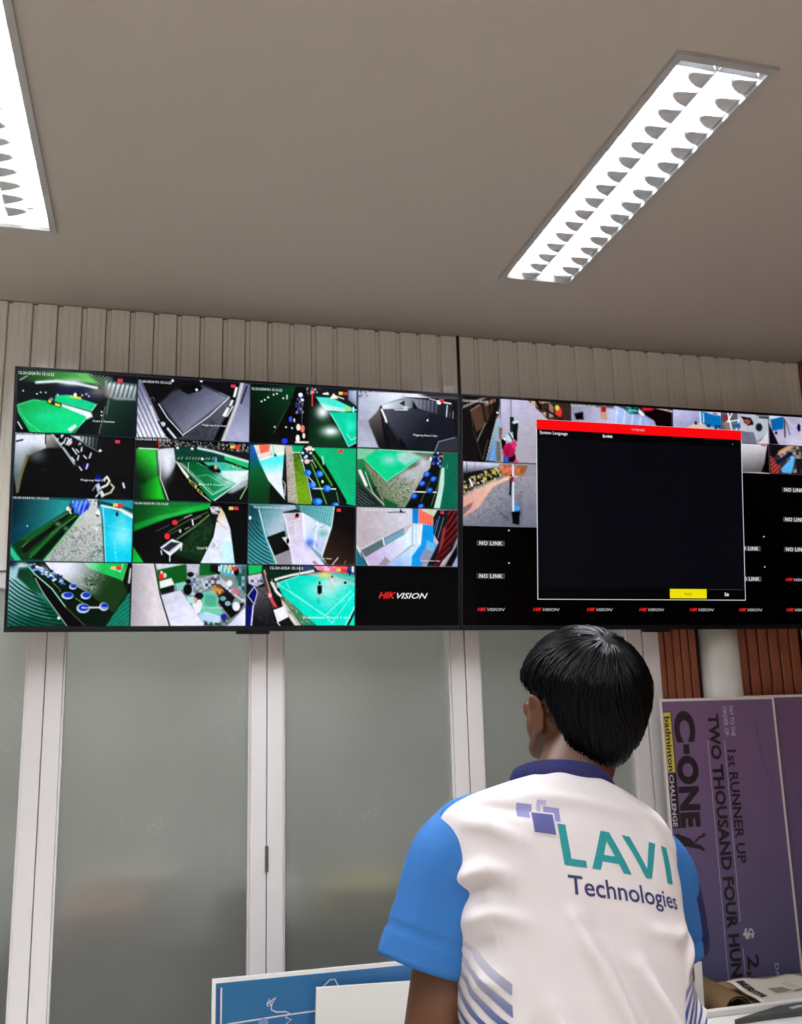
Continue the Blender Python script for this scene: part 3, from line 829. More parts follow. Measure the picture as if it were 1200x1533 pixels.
    t.poly([(750, 290), (830, 280), (885, 340), (870, 365), (800, 345)], (14, 12, 18), 10); t.ell(830, 235, 12, 40, (90, 170, 190)); t.ell(830, 300, 18, 24, (190, 170, 130))
    t.speck([(930, 260), (1070, 270), (1120, 320), (940, 310)], (220, 225, 130), 0.9, 18, 11, 0.4)
    r = np.random.default_rng(3)
    for x in (445, 480, 530, 560, 595, 625, 655, 730, 760, 800): t.line([(x + 8, 205), (x - 6, 228)], (190, 205, 205), 6, 6)
    t.line([(270, 130), (265, 420), (350, 645)], (215, 214, 210), 10, 6); t.line([(1090, 620), (1160, 490)], (150, 200, 140), 12, 8)
    dots(t, [(585, 118), (436, 112), (690, 220)], W_, 14)
    T[1, 1] = (t, [('12-20-2024 Fri 15:16:23', 22, 360, 18, 48), ('Main 4 5 Court 1', 655, 920, 462, 486)], [(1050, 97, 28)], (995, 95))
    # grass strip with blue chairs on green steps
    t = Tile([(22, 20), (1175, 65), (1175, 690), (15, 675)], (6, 30, 14))
    t.grad([(22, 30), (60, 40), (150, 280), (240, 470), (230, 675), (15, 675)], (30, 90, 190), (10, 100, 60), (40, 80), (70, 330), 14)
    t.grad([(20, 300), (150, 290), (240, 470), (230, 675), (15, 675)], (6, 96, 54), (4, 60, 24), (60, 320), (140, 620), 14)
    t.poly([(240, 470), (420, 675), (225, 675)], (10, 18, 12), 6)
    t.grad([(60, 40), (390, 40), (370, 420), (400, 640), (220, 430), (120, 220)], (90, 235, 240), (225, 238, 250), (280, 220), (300, 360), 8)
    t.poly([(60, 40), (240, 30), (250, 160), (130, 215)], (236, 214, 210), 8); t.poly([(115, 35), (235, 35), (225, 105), (135, 135)], (238, 110, 80), 8)
    t.poly([(240, 30), (390, 40), (385, 150), (260, 150)], (222, 228, 220), 8); t.line([(262, 40), (285, 160)], (120, 190, 180), 10, 8)
    t.line([(150, 200), (385, 120)], (240, 248, 248), 14, 10); t.ell(290, 150, 14, 18, (40, 90, 80))
    t.poly([(390, 140), (420, 150), (440, 640), (400, 640), (365, 430)], (24, 26, 22), 8); t.line([(372, 430), (398, 460), (398, 590)], (215, 222, 225), 7, 5)
    t.poly([(390, 40), (470, 40), (490, 130), (550, 680), (430, 660), (405, 150)], (186, 178, 166), 10)
    t.speck([(400, 130), (490, 130), (550, 680), (430, 660)], (110, 104, 92), 0.6, 13, 2)
    t.grad([(480, 130), (560, 130), (690, 640), (690, 680), (540, 680)], (60, 110, 20), (112, 160, 24), (500, 200), (600, 480), 10)
    t.speck([(480, 130), (560, 130), (700, 680), (540, 680)], (160, 200, 60), 0.5, 13, 12, 0.6)
    t.poly([(470, 40), (600, 45), (560, 130), (480, 110)], (10, 170, 110), 8); t.line([(480, 118), (560, 118)], W_, 10, 6)
    t.poly([(560, 120), (720, 100), (900, 420), (1080, 690), (700, 690), (620, 360)], (12, 28, 14), 6)
    t.poly([(690, 60), (1175, 70), (1175, 690), (1075, 670), (930, 420), (780, 180)], (0, 184, 122), 6)
    t.stripes([(880, 70), (1175, 75), (1175, 640), (1000, 400)], (0, 150, 96), 26, 1.0, 0.35, 0.55)
    t.poly([(780, 180), (830, 240), (1075, 640), (1060, 680), (880, 420)], (6, 16, 8), 8)
    t.line([(700, 150), (830, 340), (910, 470)], (70, 150, 40), 22, 8); t.line([(680, 240), (760, 440), (850, 670)], (90, 165, 60), 14, 6)
    t.line([(560, 140), (640, 410), (690, 640)], (210, 240, 240), 8, 6); t.line([(700, 508), (950, 510)], (225, 235, 235), 14, 6)
    for x, y, rx, ry in [(645, 340, 36, 36), (770, 350, 40, 36), (695, 470, 40, 38), (855, 505, 42, 38), (755, 650, 52, 40), (950, 682, 40, 26)]:
        t.ell(x, y, rx, ry, (26, 100, 235)); t.ell(x + 12, y - 4, rx * 0.55, ry * 0.6, (80, 170, 250), 0.5)
    r = np.random.default_rng(15)
    for i in range(22):
        t.ell(580 + r.random() * 130, 70 + r.random() * 150, 16, 15, [(30, 50, 110), (235, 230, 225), (20, 26, 40), (200, 215, 235)][i % 4], 0.4)
    t.ell(660, 70, 30, 26, (240, 210, 190)); t.ell(632, 215, 28, 26, (230, 205, 195)); t.line([(650, 380), (705, 440)], (205, 200, 195), 12, 8)
    t.line([(800, 160), (815, 240)], (150, 235, 205), 18, 10); t.ell(805, 432, 12, 18, (225, 235, 210)); t.line([(690, 200), (735, 280)], (190, 205, 190), 8, 6)
    t.poly([(430, 60), (470, 65), (465, 120), (430, 110)], (200, 175, 160), 8); t.line([(960, 540), (985, 650)], (120, 170, 110), 8, 6)
    T[1, 2] = (t, [], [(995, 102, 26)], None)
    # court corner and blue chairs on the right
    t = Tile([(20, 20), (1168, 55), (1168, 695), (15, 680)], (90, 104, 84))
    t.grad([(100, 180), (350, 400), (860, 120), (850, 250), (560, 680), (330, 680), (140, 420)], (120, 130, 100), (178, 178, 184), (300, 560), (760, 200), 14)
    t.speck([(120, 260), (700, 300), (560, 680), (300, 680)], (50, 90, 46), 0.75, 14, 21, 0.45)
    t.speck([(300, 420), (700, 330), (640, 560), (420, 640)], (205, 206, 196), 0.5, 14, 23, 0.6)
    t.glow(600, 310, 120, 60, (200, 200, 215), 0.8); t.glow(760, 160, 70, 60, (210, 210, 225), 0.8)
    t.poly([(90, 140), (250, 35), (480, 30), (740, 110), (350, 395)], (0, 205, 140), 6)
    t.glow(380, 150, 90, 60, (170, 220, 215), 0.85); t.poly([(460, 70), (620, 40), (740, 110), (560, 210), (480, 150)], (190, 214, 216), 40, 0.85)
    t.line([(90, 140), (350, 395), (740, 112)], (120, 235, 190), 8, 5)
    t.poly([(20, 20), (250, 30), (90, 140), (20, 150)], (120, 200, 160), 14); t.line([(260, 28), (900, 60)], (170, 230, 190), 14, 10)
    t.grad([(20, 150), (80, 160), (330, 680), (15, 680)], (30, 130, 70), (16, 46, 34), (40, 200), (160, 620), 14)
    t.line([(30, 270), (120, 460), (330, 680)], (150, 110, 110), 18, 14); t.line([(50, 280), (120, 440)], (230, 232, 230), 34, 14)
    t.poly([(20, 400), (260, 670), (15, 680)], (22, 40, 36), 14); t.stripes([(20, 430), (220, 660), (15, 680)], (150, 160, 160), 30, 2.2, 0.3, 0.5)
    t.line([(110, 290), (190, 520), (340, 680)], (190, 215, 200), 10, 8); t.poly([(200, 470), (240, 455), (220, 500)], (10, 20, 14), 10)
    t.poly([(310, 580), (480, 660), (470, 690), (330, 690)], (10, 90, 50), 10)
    t.poly([(890, 60), (990, 60), (980, 250), (900, 690), (560, 690), (770, 330), (850, 230)], (8, 20, 10), 7)
    t.poly([(985, 60), (1168, 60), (1168, 695), (960, 695), (1000, 400)], (10, 104, 80), 7)
    t.poly([(980, 225), (1015, 230), (1010, 420), (960, 695), (890, 690), (940, 500)], (186, 222, 212), 7)
    t.line([(970, 240), (940, 420), (860, 660)], (120, 150, 90), 6, 5); t.line([(870, 330), (740, 620)], (110, 130, 70), 5, 5)
    t.line([(660, 508), (920, 508)], (225, 230, 225), 14, 6)
    for x, y in [(812, 310), (890, 362), (760, 415), (845, 492), (668, 560), (745, 675)]:
        t.ell(x, y, 44, 36, (16, 30, 140), 0.3, rot=-0.5); t.ell(x - 4, y - 6, 30, 22, (60, 130, 235), 0.5, rot=-0.5)
    r = np.random.default_rng(16)
    for i in range(24):
        t.ell(885 + r.random() * 80, 60 + r.random() * 150, 12, 16, [(30, 60, 170), (150, 180, 230), (14, 20, 60)][i % 3], 0.4)
    t.ell(985, 98, 20, 16, (220, 90, 80)); t.line([(1050, 190), (1042, 235)], (90, 190, 150), 8, 6); t.ell(855, 130, 14, 26, (225, 230, 215))
    T[1, 3] = (t, [], [], None)
    # turquoise hall with green benches
    t = Tile([(20, 5), (1180, 35), (1170, 640), (15, 630)], (20, 90, 100))
    t.grad([(20, 10), (570, 40), (540, 130), (20, 470)], (6, 40, 52), (40, 150, 150), (40, 60), (480, 130), 12)
    t.grad([(20, 300), (400, 180), (300, 250), (20, 470)], (8, 60, 80), (20, 110, 120), (60, 420), (380, 200), 30, 0.8)
    t.poly([(540, 150), (660, 180), (320, 625), (120, 625), (30, 470)], (10, 60, 20), 8)
    t.poly([(540, 180), (560, 190), (150, 560), (100, 520)], (4, 14, 6), 8); t.poly([(600, 210), (650, 200), (300, 620), (200, 600)], (4, 22, 8), 8)
    t.line([(540, 165), (300, 310), (120, 500)], (140, 150, 110), 6, 5); t.line([(625, 190), (400, 360), (200, 600)], (90, 170, 90), 7, 5)
    t.poly([(100, 420), (420, 230), (380, 300), (180, 440)], (16, 96, 34), 16, 0.8); t.poly([(180, 570), (440, 330), (470, 330), (240, 580)], (20, 110, 40), 12, 0.8)
    t.grad([(660, 190), (760, 60), (840, 80), (870, 200), (900, 640), (330, 630), (560, 330)], (172, 178, 176), (196, 198, 196), (500, 560), (800, 260), 10)
    t.speck([(560, 300), (880, 260), (900, 640), (360, 630)], (90, 104, 96), 0.7, 13, 31, 0.5)
    t.speck([(760, 480), (910, 480), (910, 640), (740, 640)], (40, 100, 80), 0.6, 13, 33, 0.4)
    t.line([(330, 625), (560, 330), (690, 215)], (110, 210, 120), 10, 6)
    t.poly([(575, 40), (740, 30), (760, 90), (670, 185), (600, 150)], (60, 110, 215), 8); t.poly([(670, 90), (750, 70), (745, 120), (660, 180)], (36, 60, 200), 8)
    t.stripes([(570, 40), (760, 40), (670, 185)], (180, 210, 250), 40, 0.3, 0.3, 0.7)
    t.poly([(720, 20), (835, 25), (825, 85), (760, 60)], (215, 220, 225), 12); t.speck([(740, 30), (830, 35), (820, 90), (760, 70)], (60, 70, 80), 0.8, 18, 34, 0.4)
    t.grad([(850, 90), (1175, 190), (1170, 640), (915, 640), (890, 240)], (20, 190, 220), (0, 205, 235), (930, 180), (960, 560), 8)
    t.poly([(840, 30), (1178, 40), (1178, 170), (870, 90)], (30, 150, 170), 8); t.poly([(850, 40), (1178, 120), (1178, 165), (860, 90)], (14, 70, 76), 10)
    t.line([(870, 88), (1060, 130), (1175, 200)], (220, 236, 236), 22, 10); t.line([(1060, 130), (1175, 190)], (236, 240, 225), 40, 20, 0.8)
    t.glow(1080, 390, 120, 120, (150, 235, 245), 0.85); t.glow(1060, 240, 60, 80, (120, 225, 235), 0.6)
    t.line([(1000, 440), (1025, 630)], (190, 240, 240), 4, 4); t.line([(895, 280), (1175, 330)], (190, 240, 240), 4, 4, 0.6); t.line([(885, 110), (920, 640)], (200, 240, 235), 7, 5)
    t.ell(1022, 172, 12, 24, (14, 26, 40)); t.ell(835, 160, 22, 24, (235, 236, 236)); t.poly([(815, 170), (850, 190), (830, 200)], K_, 8); t.line([(838, 20), (836, 110)], (10, 20, 16), 12, 6)
    t.ell(545, 120, 16, 22, (240, 236, 230)); t.ell(575, 145, 18, 26, (235, 200, 175)); t.ell(590, 140, 14, 30, (10, 14, 14)); t.ell(165, 292, 9, 9, (150, 235, 225))
    t.glow(455, 270, 26, 20, (120, 140, 130), 0.9); t.glow(530, 315, 22, 22, (110, 130, 120), 0.9); t.glow(825, 315, 16, 24, (236, 240, 245), 0.9)
    t.poly([(15, 490), (120, 625), (60, 630), (15, 560)], (40, 200, 140), 8)
    T[2, 0] = (t, [('12-20-2024 Fri 15:16:23', 30, 366, 5, 30)], [(1048, 87, 26)], (998, 85))
    # green wall with white table, dark right side
    t = Tile([(18, 20), (1170, 25), (1165, 645), (10, 640)], (3, 4, 4))
    t.grad([(18, 20), (790, 30), (760, 90), (330, 200), (18, 330)], (4, 70, 24), (20, 170, 60), (60, 60), (560, 110), 12)
    t.grad([(18, 260), (260, 170), (640, 90), (330, 200), (18, 330)], (10, 150, 50), (50, 210, 90), (60, 280), (500, 120), 24, 0.8)
    t.poly([(300, 30), (780, 30), (640, 60), (400, 90)], (20, 110, 50), 24, 0.8)
    t.poly([(760, 150), (830, 250), (800, 380), (690, 640), (420, 560), (520, 400)], (16, 44, 22), 24)
    t.speck([(700, 220), (820, 260), (700, 560), (450, 520)], (50, 90, 50), 0.7, 13, 41, 0.5)
    t.line([(450, 400), (620, 280), (770, 150)], (96, 130, 80), 16, 8); t.line([(360, 330), (560, 210), (760, 120)], (70, 90, 66), 12, 8); t.line([(240, 325), (370, 260)], (80, 90, 80), 7, 6)
    t.line([(380, 350), (480, 300)], (60, 76, 60), 12, 8); t.line([(460, 220), (590, 155)], (90, 104, 86), 8, 8); t.line([(520, 185), (595, 150)], (170, 190, 170), 10, 8); t.line([(600, 210), (690, 165)], (140, 150, 130), 8, 8)
    t.grad([(890, 70), (930, 130), (990, 280), (1040, 640), (690, 640), (820, 370), (850, 200)], (232, 200, 160), (222, 228, 246), (900, 110), (930, 250), 7)
    t.poly([(920, 400), (1010, 420), (1040, 640), (900, 640)], (190, 236, 246), 20, 0.8); t.speck([(820, 400), (920, 400), (880, 500), (780, 490)], (160, 164, 190), 0.7, 14, 44, 0.4)
    t.line([(870, 220), (940, 290)], (225, 190, 170), 16, 16)
    t.poly([(770, 60), (890, 65), (880, 140), (800, 140)], (205, 210, 216), 10); t.speck([(770, 60), (890, 65), (860, 240), (800, 190)], (20, 22, 24), 0.9, 17, 45, 0.5)
    t.poly([(280, 490), (400, 400), (505, 440), (490, 480), (380, 575)], (228, 232, 240), 7); t.poly([(300, 500), (390, 430), (480, 440), (370, 530)], (20, 20, 34), 14, 0.9)
    t.poly([(380, 545), (470, 470), (400, 500)], (190, 195, 205), 10); t.line([(380, 575), (380, 625)], W_, 10, 5); t.line([(290, 520), (300, 560)], W_, 10, 5); t.line([(500, 450), (490, 515)], W_, 10, 5)
    t.ell(425, 235, 30, 26, (215, 50, 55)); t.ell(350, 375, 28, 32, (222, 50, 55)); t.line([(600, 205), (610, 255)], W_, 14, 7); t.ell(480, 320, 12, 18, (190, 200, 190)); t.line([(530, 300), (570, 280)], (110, 120, 110), 14, 8)
    t.grad([(12, 480), (120, 640), (12, 640)], (10, 160, 40), (20, 190, 60), (20, 500), (90, 620), 8)
    T[2, 1] = (t, [('12-20-2024 Fri 15:16:23', 25, 357, 38, 66), ('Court Benches Cam', 648, 915, 465, 498)], [(1044, 82, 24)], (990, 80))
    # white corridor with doors
    t = Tile([(22, 15), (1185, 30), (1180, 655), (15, 655)], (130, 160, 168))
    t.grad([(22, 15), (560, 20), (590, 110), (390, 100), (410, 300), (210, 360), (120, 80)], (60, 130, 140), (170, 190, 205), (140, 100), (330, 250), 18)
    t.grad([(22, 15), (130, 80), (320, 640), (15, 655)], (20, 70, 84), (70, 160, 165), (40, 100), (180, 420), 12)
    t.stripes([(20, 170), (120, 200), (300, 655), (15, 655)], (18, 40, 52), 34, 0.0, 0.45, 0.75, bend=(520, -60))
    t.line([(130, 80), (200, 340), (320, 640)], (210, 225, 230), 14, 10)
    t.stripes([(150, 80), (390, 90), (400, 290), (215, 350)], (190, 205, 220), 28, 0.12, 0.3, 0.4)
    t.poly([(380, 100), (540, 60), (590, 95), (430, 135)], (22, 44, 46), 8); t.poly([(510, 20), (570, 20), (580, 90), (540, 70)], (40, 110, 110), 14)
    t.poly([(215, 370), (405, 295), (460, 500), (300, 565)], (6, 14, 8), 6); t.poly([(300, 565), (460, 500), (510, 600), (490, 655), (340, 655)], (150, 146, 156), 7)
    t.grad([(385, 110), (590, 100), (625, 400), (840, 655), (490, 655), (430, 300)], (206, 196, 216), (222, 214, 246), (500, 200), (620, 560), 7)
    t.line([(515, 110), (530, 390)], (226, 222, 236), 10, 6); t.line([(430, 205), (580, 165)], (228, 224, 236), 8, 6); t.line([(400, 120), (510, 620)], (226, 230, 238), 12, 6)
    t.grad([(590, 100), (760, 200), (900, 255), (810, 555), (640, 410), (600, 380)], (215, 224, 244), (190, 205, 240), (650, 200), (760, 460), 7)
    t.line([(605, 110), (625, 390)], (232, 240, 248), 22, 8); t.line([(762, 200), (728, 480)], (238, 242, 250), 16, 6); t.line([(900, 260), (815, 560)], (236, 242, 250), 16, 6); t.line([(610, 115), (900, 255)], (238, 242, 250), 10, 6)
    t.glow(680, 420, 44, 44, (80, 120, 225), 0.95); t.glow(820, 320, 50, 36, (100, 180, 160), 0.9); t.glow(755, 445, 16, 22, (120, 130, 220), 0.7)
    t.line([(700, 290), (760, 240)], (130, 140, 160), 7, 8, 0.7); t.line([(790, 260), (845, 235)], (120, 90, 110), 8, 8, 0.7)
    t.grad([(580, 20), (950, 25), (930, 160), (900, 250), (760, 190), (600, 100)], (90, 160, 170), (120, 190, 195), (620, 60), (880, 180), 8)
    t.stripes([(580, 20), (950, 25), (930, 160), (900, 250), (600, 100)], (50, 110, 124), 27, 0.15, 0.35, 0.5)
    t.line([(945, 25), (915, 250), (820, 560)], (205, 222, 226), 12, 8)
    t.grad([(955, 25), (1185, 30), (1180, 655), (880, 655), (820, 560), (925, 250)], (8, 6, 6), (56, 40, 28), (1100, 200), (860, 560), 8)
    t.line([(925, 655), (990, 575)], (220, 215, 220), 10, 6); t.line([(1060, 640), (1075, 610)], (150, 146, 150), 6, 6); t.poly([(820, 600), (880, 655), (850, 655)], (60, 50, 50), 10)
    t.poly([(700, 625), (735, 610), (780, 655), (740, 655)], (160, 140, 150), 8); t.poly([(505, 130), (560, 110), (555, 155), (515, 175)], (240, 120, 100), 10); t.ell(540, 130, 20, 22, (10, 14, 16)); t.ell(35, 165, 14, 20, W_)
    t.poly([(375, 370), (430, 360), (480, 480), (450, 460)], (214, 216, 220), 8); t.ell(440, 405, 16, 30, (8, 12, 10)); t.ell(478, 268, 6, 6, (60, 60, 70))
    T[2, 2] = (t, [('12-20-2024 Fri 15:16:23', 80, 412, 38, 66), ('Laundry Room Cam', 628, 915, 570, 598)], [(995, 72, 24)], None)
    # beige wall, blue corner, dark red blinds
    t = Tile([(22, 18), (1170, 35), (1168, 670), (18, 668)], (190, 182, 192))
    t.grad([(22, 18), (650, 20), (640, 200), (380, 320), (70, 490), (22, 430)], (184, 172, 180), (206, 206, 222), (120, 300), (600, 150), 8)
    t.line([(70, 488), (380, 315), (640, 195)], (205, 200, 210), 10, 7)
    t.poly([(70, 500), (550, 245), (550, 320), (120, 575)], (90, 110, 116), 7); t.poly([(330, 370), (550, 255), (550, 320), (340, 440)], (110, 160, 185), 10)
    t.line([(315, 365), (330, 435)], W_, 16, 6)
    t.grad([(120, 580), (560, 320), (640, 210), (640, 430), (390, 665), (160, 668)], (196, 176, 220), (214, 232, 246), (220, 600), (600, 360), 8)
    t.poly([(270, 655), (340, 570), (400, 625), (350, 668)], (150, 146, 156), 8); t.line([(330, 568), (400, 625), (640, 440)], (120, 124, 140), 6, 5)
    t.grad([(400, 640), (640, 450), (740, 420), (650, 560), (640, 668), (350, 668)], (200, 226, 245), (150, 186, 236), (620, 470), (470, 640), 8)
    t.poly([(640, 200), (770, 205), (745, 430), (640, 430)], (216, 234, 244), 8); t.line([(650, 210), (648, 425)], (130, 170, 200), 8, 5); t.line([(690, 215), (690, 420)], (190, 196, 220), 8, 5); t.line([(752, 210), (735, 420)], (236, 244, 236), 18, 8)
    t.poly([(648, 20), (720, 20), (715, 190), (650, 190)], (10, 130, 215), 7); t.poly([(770, 205), (900, 215), (890, 400), (930, 430), (880, 520), (750, 668), (640, 668), (640, 560), (745, 430)], (20, 150, 232), 8)
    t.poly([(820, 380), (915, 425), (880, 520), (790, 480)], (110, 180, 220), 10); t.poly([(790, 470), (890, 510), (820, 640), (760, 668), (730, 560)], (136, 144, 176), 18)
    t.poly([(715, 25), (890, 100), (880, 220), (725, 180)], (238, 100, 80), 7); t.stripes([(715, 25), (890, 100), (880, 220), (725, 180)], (250, 160, 140), 30, 0.1, 0.3, 0.7)
    t.poly([(770, 20), (935, 35), (925, 125), (770, 55)], (190, 208, 178), 7)
    t.poly([(935, 40), (1170, 40), (1168, 420), (940, 668), (810, 668), (950, 400), (885, 300), (890, 120)], (26, 26, 34), 7)
    t.line([(960, 110), (900, 330)], (90, 170, 225), 6, 5); t.line([(1010, 120), (940, 350)], (150, 170, 190), 5, 5); t.line([(930, 150), (880, 310)], (60, 140, 220), 6, 5)
    t.poly([(1060, 40), (1168, 40), (1168, 300), (960, 668), (880, 668), (1020, 330)], (84, 12, 14), 8)
    t.stripes([(1060, 40), (1168, 40), (1168, 300), (960, 668), (880, 668), (1020, 330)], (170, 90, 90), 52, 0.0, 0.14, 0.9, bend=(300, -420))
    t.stripes([(1060, 40), (1168, 40), (1168, 300), (960, 668), (880, 668), (1020, 330)], (14, 6, 8), 52, 0.0, 0.34, 0.8, bend=(285, -420))
    t.line([(1168, 370), (1100, 540), (1000, 668)], (150, 140, 150), 30, 12); t.poly([(1168, 420), (1168, 668), (1020, 668)], (14, 12, 16), 10); t.poly([(1168, 540), (1168, 668), (1100, 668)], (150, 160, 200), 12)
    t.poly([(1000, 240), (1040, 210), (1000, 420), (940, 540), (960, 440)], (176, 60, 70), 16, 0.8)
    t.line([(375, 72), (570, 68)], (30, 36, 52), 9, 6); t.poly([(500, 75), (515, 30), (540, 78)], (16, 20, 34), 8); t.line([(545, 80), (590, 100)], (160, 160, 170), 5, 5)
    t.poly([(22, 440), (70, 520), (160, 668), (18, 668)], (30, 110, 130), 8); t.line([(22, 450), (70, 540), (160, 668)], (206, 214, 222), 22, 8); t.line([(70, 530), (140, 668)], (16, 40, 50), 12, 8)
    T[2, 3] = (t, [('12-20-2024 Fri 15:16:23', 75, 408, 38, 68), ('Laundry Area Cam', 735, 962, 588, 614)], [(988, 72, 22)], None)
    # teal blinds and blue chairs by a pale floor
    t = Tile([(35, 15), (1165, 25), (1155, 625), (12, 625)], (8, 12, 10))
    t.grad([(35, 60), (180, 40), (260, 150), (560, 620), (12, 625), (20, 200)], (150, 190, 200), (6, 86, 64), (60, 160), (330, 500), 8)
    t.grad([(120, 60), (230, 60), (350, 320), (250, 300), (100, 160)], (10, 50, 34), (8, 90, 56), (150, 80), (300, 300), 20)
    t.stripes([(30, 160), (250, 280), (560, 620), (12, 625)], (4, 34, 30), 33, 0.0, 0.45, 0.8, bend=(560, -330))
    t.stripes([(30, 120), (180, 240), (420, 560), (12, 500)], (190, 235, 235), 33, 0.0, 0.25, 0.4, bend=(560, -345))
    t.glow(140, 45, 60, 30, (200, 230, 238), 0.9); t.glow(60, 50, 30, 30, (40, 60, 120), 0.7)
    t.poly([(240, 150), (290, 130), (520, 400), (740, 620), (560, 620)], (4, 4, 6), 6)
    t.poly([(400, 100), (520, 190), (700, 250), (900, 380), (1000, 500), (930, 625), (720, 620), (480, 380), (300, 130)], (10, 26, 12), 8)
    t.grad([(340, 18), (1130, 20), (1080, 190), (1130, 300), (1000, 500), (800, 340), (600, 220), (420, 100)], (226, 226, 246), (30, 60, 26), (520, 80), (900, 320), 8)
    t.speck([(700, 120), (1130, 160), (1130, 300), (1010, 500), (760, 300)], (20, 60, 16), 0.9, 14, 51, 0.4); t.speck([(640, 110), (860, 130), (830, 330), (700, 260)], (196, 200, 196), 0.5, 15, 53, 0.4)
    t.glow(500, 80, 160, 60, (228, 228, 248), 0.9)
    t.grad([(720, 20), (1120, 22), (1080, 190), (860, 110), (760, 70)], (170, 226, 190), (30, 190, 90), (740, 40), (900, 80), 8)
    t.line([(1130, 25), (1080, 195)], (120, 220, 120), 7, 5); t.line([(1085, 30), (1060, 105), (960, 70)], W_, 5, 4)
    t.poly([(1130, 20), (1165, 25), (1155, 160), (1120, 200)], (16, 20, 16), 6); t.line([(1160, 80), (1145, 210)], (205, 210, 200), 18, 10)
    t.poly([(1155, 300), (1155, 625), (930, 625), (1010, 500)], (10, 110, 88), 8); t.stripes([(1155, 300), (1155, 625), (930, 625), (1010, 500)], (30, 160, 130), 34, 0.9, 0.3, 0.7)
    t.line([(190, 40), (260, 130), (420, 270), (545, 440)], (150, 214, 190), 12, 8); t.line([(545, 440), (730, 620)], (110, 96, 76), 7, 6); t.line([(265, 170), (350, 330), (560, 620)], (170, 180, 160), 8, 6)
    r = np.random.default_rng(18)
    for i in range(46):
        a = r.random()
        t.ell(230 + 300 * a + r.normal() * 16, 50 + 160 * a + r.normal() * 22, 15, 11, [(120, 170, 230), (20, 40, 90), (210, 222, 240)][i % 3], 0.4)
    for x, y, rx, ry in [(565, 335, 56, 34), (735, 335, 48, 34), (712, 455, 62, 46), (908, 440, 44, 40), (615, 250, 36, 26)]:
        t.ell(x, y, rx, ry, (190, 210, 240), 0.2); t.ell(x + 6, y - 6, rx * 0.78, ry * 0.72, (24, 60, 190), 0.3)
    t.line([(770, 447), (870, 447)], (214, 220, 225), 14, 6); t.line([(430, 215), (490, 270), (500, 300)], (110, 130, 90), 7, 5); t.line([(640, 360), (720, 410)], (140, 170, 90), 6, 5)
    t.ell(485, 547, 12, 16, (210, 230, 220)); t.line([(345, 20), (410, 105)], (10, 12, 14), 14, 8)
    T[3, 0] = (t, [('Main Court 3 Cam', 700, 930, 436, 458)], [(1040, 75, 26)], (988, 73))
    # counter room with people
    t = Tile([(20, 12), (1175, 20), (1168, 635), (15, 630)], (120, 140, 140))
    t.grad([(20, 15), (250, 15), (300, 330), (400, 630), (15, 630)], (170, 164, 172), (222, 214, 220), (40, 300), (260, 300), 7)
    t.stripes([(110, 15), (250, 15), (300, 330), (390, 630), (240, 630)], (206, 200, 208), 52, -0.25, 0.12, 0.8); t.line([(240, 20), (300, 320), (400, 630)], (22, 30, 30), 14, 7)
    t.poly([(250, 15), (700, 15), (680, 40), (560, 30), (270, 80)], (206, 210, 220), 10)
    t.poly([(265, 75), (555, 15), (565, 185), (440, 215), (290, 300)], (8, 92, 30), 7); t.poly([(690, 15), (810, 15), (880, 80), (890, 120), (690, 130)], (10, 100, 36), 8)
    t.poly([(800, 15), (900, 20), (900, 120), (800, 90)], (10, 16, 14), 10); t.poly([(565, 20), (690, 20), (680, 110), (570, 110)], (190, 186, 205), 14)
    t.grad([(310, 330), (500, 275), (740, 610), (740, 630), (410, 630)], (206, 208, 226), (226, 228, 252), (380, 360), (560, 580), 7)
    t.poly([(290, 190), (410, 155), (440, 220), (300, 260)], (226, 230, 228), 8); t.poly([(295, 265), (435, 225), (440, 290), (315, 320)], (16, 20, 18), 7); t.ell(310, 140, 26, 34, (225, 40, 40)); t.ell(310, 100, 14, 16, (240, 190, 170)); t.ell(345, 130, 16, 24, (228, 200, 190))
    t.poly([(450, 210), (560, 190), (550, 270), (470, 280)], (130, 200, 190), 10)
    t.speck([(560, 110), (690, 110), (740, 280), (640, 330), (540, 300)], (220, 226, 240), 0.9, 30, 61, 0.4); t.speck([(560, 110), (690, 110), (740, 280), (640, 330)], (90, 90, 170), 0.8, 26, 62, 0.55)
    t.ell(575, 270, 44, 55, (10, 10, 14), 0.3); t.ell(600, 120, 34, 26, (16, 16, 20), 0.4); t.ell(580, 190, 28, 22, (14, 14, 18), 0.4)
    t.poly([(730, 300), (830, 275), (890, 360), (880, 420), (950, 520), (700, 520)], (110, 196, 170), 12); t.poly([(740, 320), (860, 330), (860, 440), (760, 430)], (60, 150, 120), 24, 0.6)
    t.poly([(620, 420), (700, 360), (730, 420), (700, 500), (660, 520)], (232, 234, 238), 10); t.ell(690, 335, 44, 34, (10, 10, 12), 0.3); t.ell(655, 378, 20, 30, (225, 150, 130)); t.poly([(560, 340), (640, 340), (650, 420), (590, 400)], (170, 220, 225), 12)
    t.poly([(680, 520), (760, 490), (930, 540), (900, 600), (740, 620)], (180, 214, 236), 12); t.stripes([(760, 500), (930, 540), (890, 600), (750, 580)], (210, 215, 240), 22, 0.4, 0.3, 0.6)
    t.poly([(700, 160), (870, 115), (1170, 370), (1170, 420), (900, 220), (740, 270)], (196, 200, 216), 10); t.speck([(720, 150), (880, 130), (1000, 220), (1160, 370), (860, 250), (730, 260)], (30, 30, 46), 0.9, 30, 63, 0.45)
    t.poly([(830, 220), (900, 215), (1060, 350), (1010, 440), (890, 350)], (20, 18, 22), 8); t.speck([(835, 225), (900, 225), (960, 290), (890, 330)], (240, 170, 70), 1.0, 24, 64, 0.2); t.glow(870, 270, 40, 40, (235, 160, 80), 0.8)
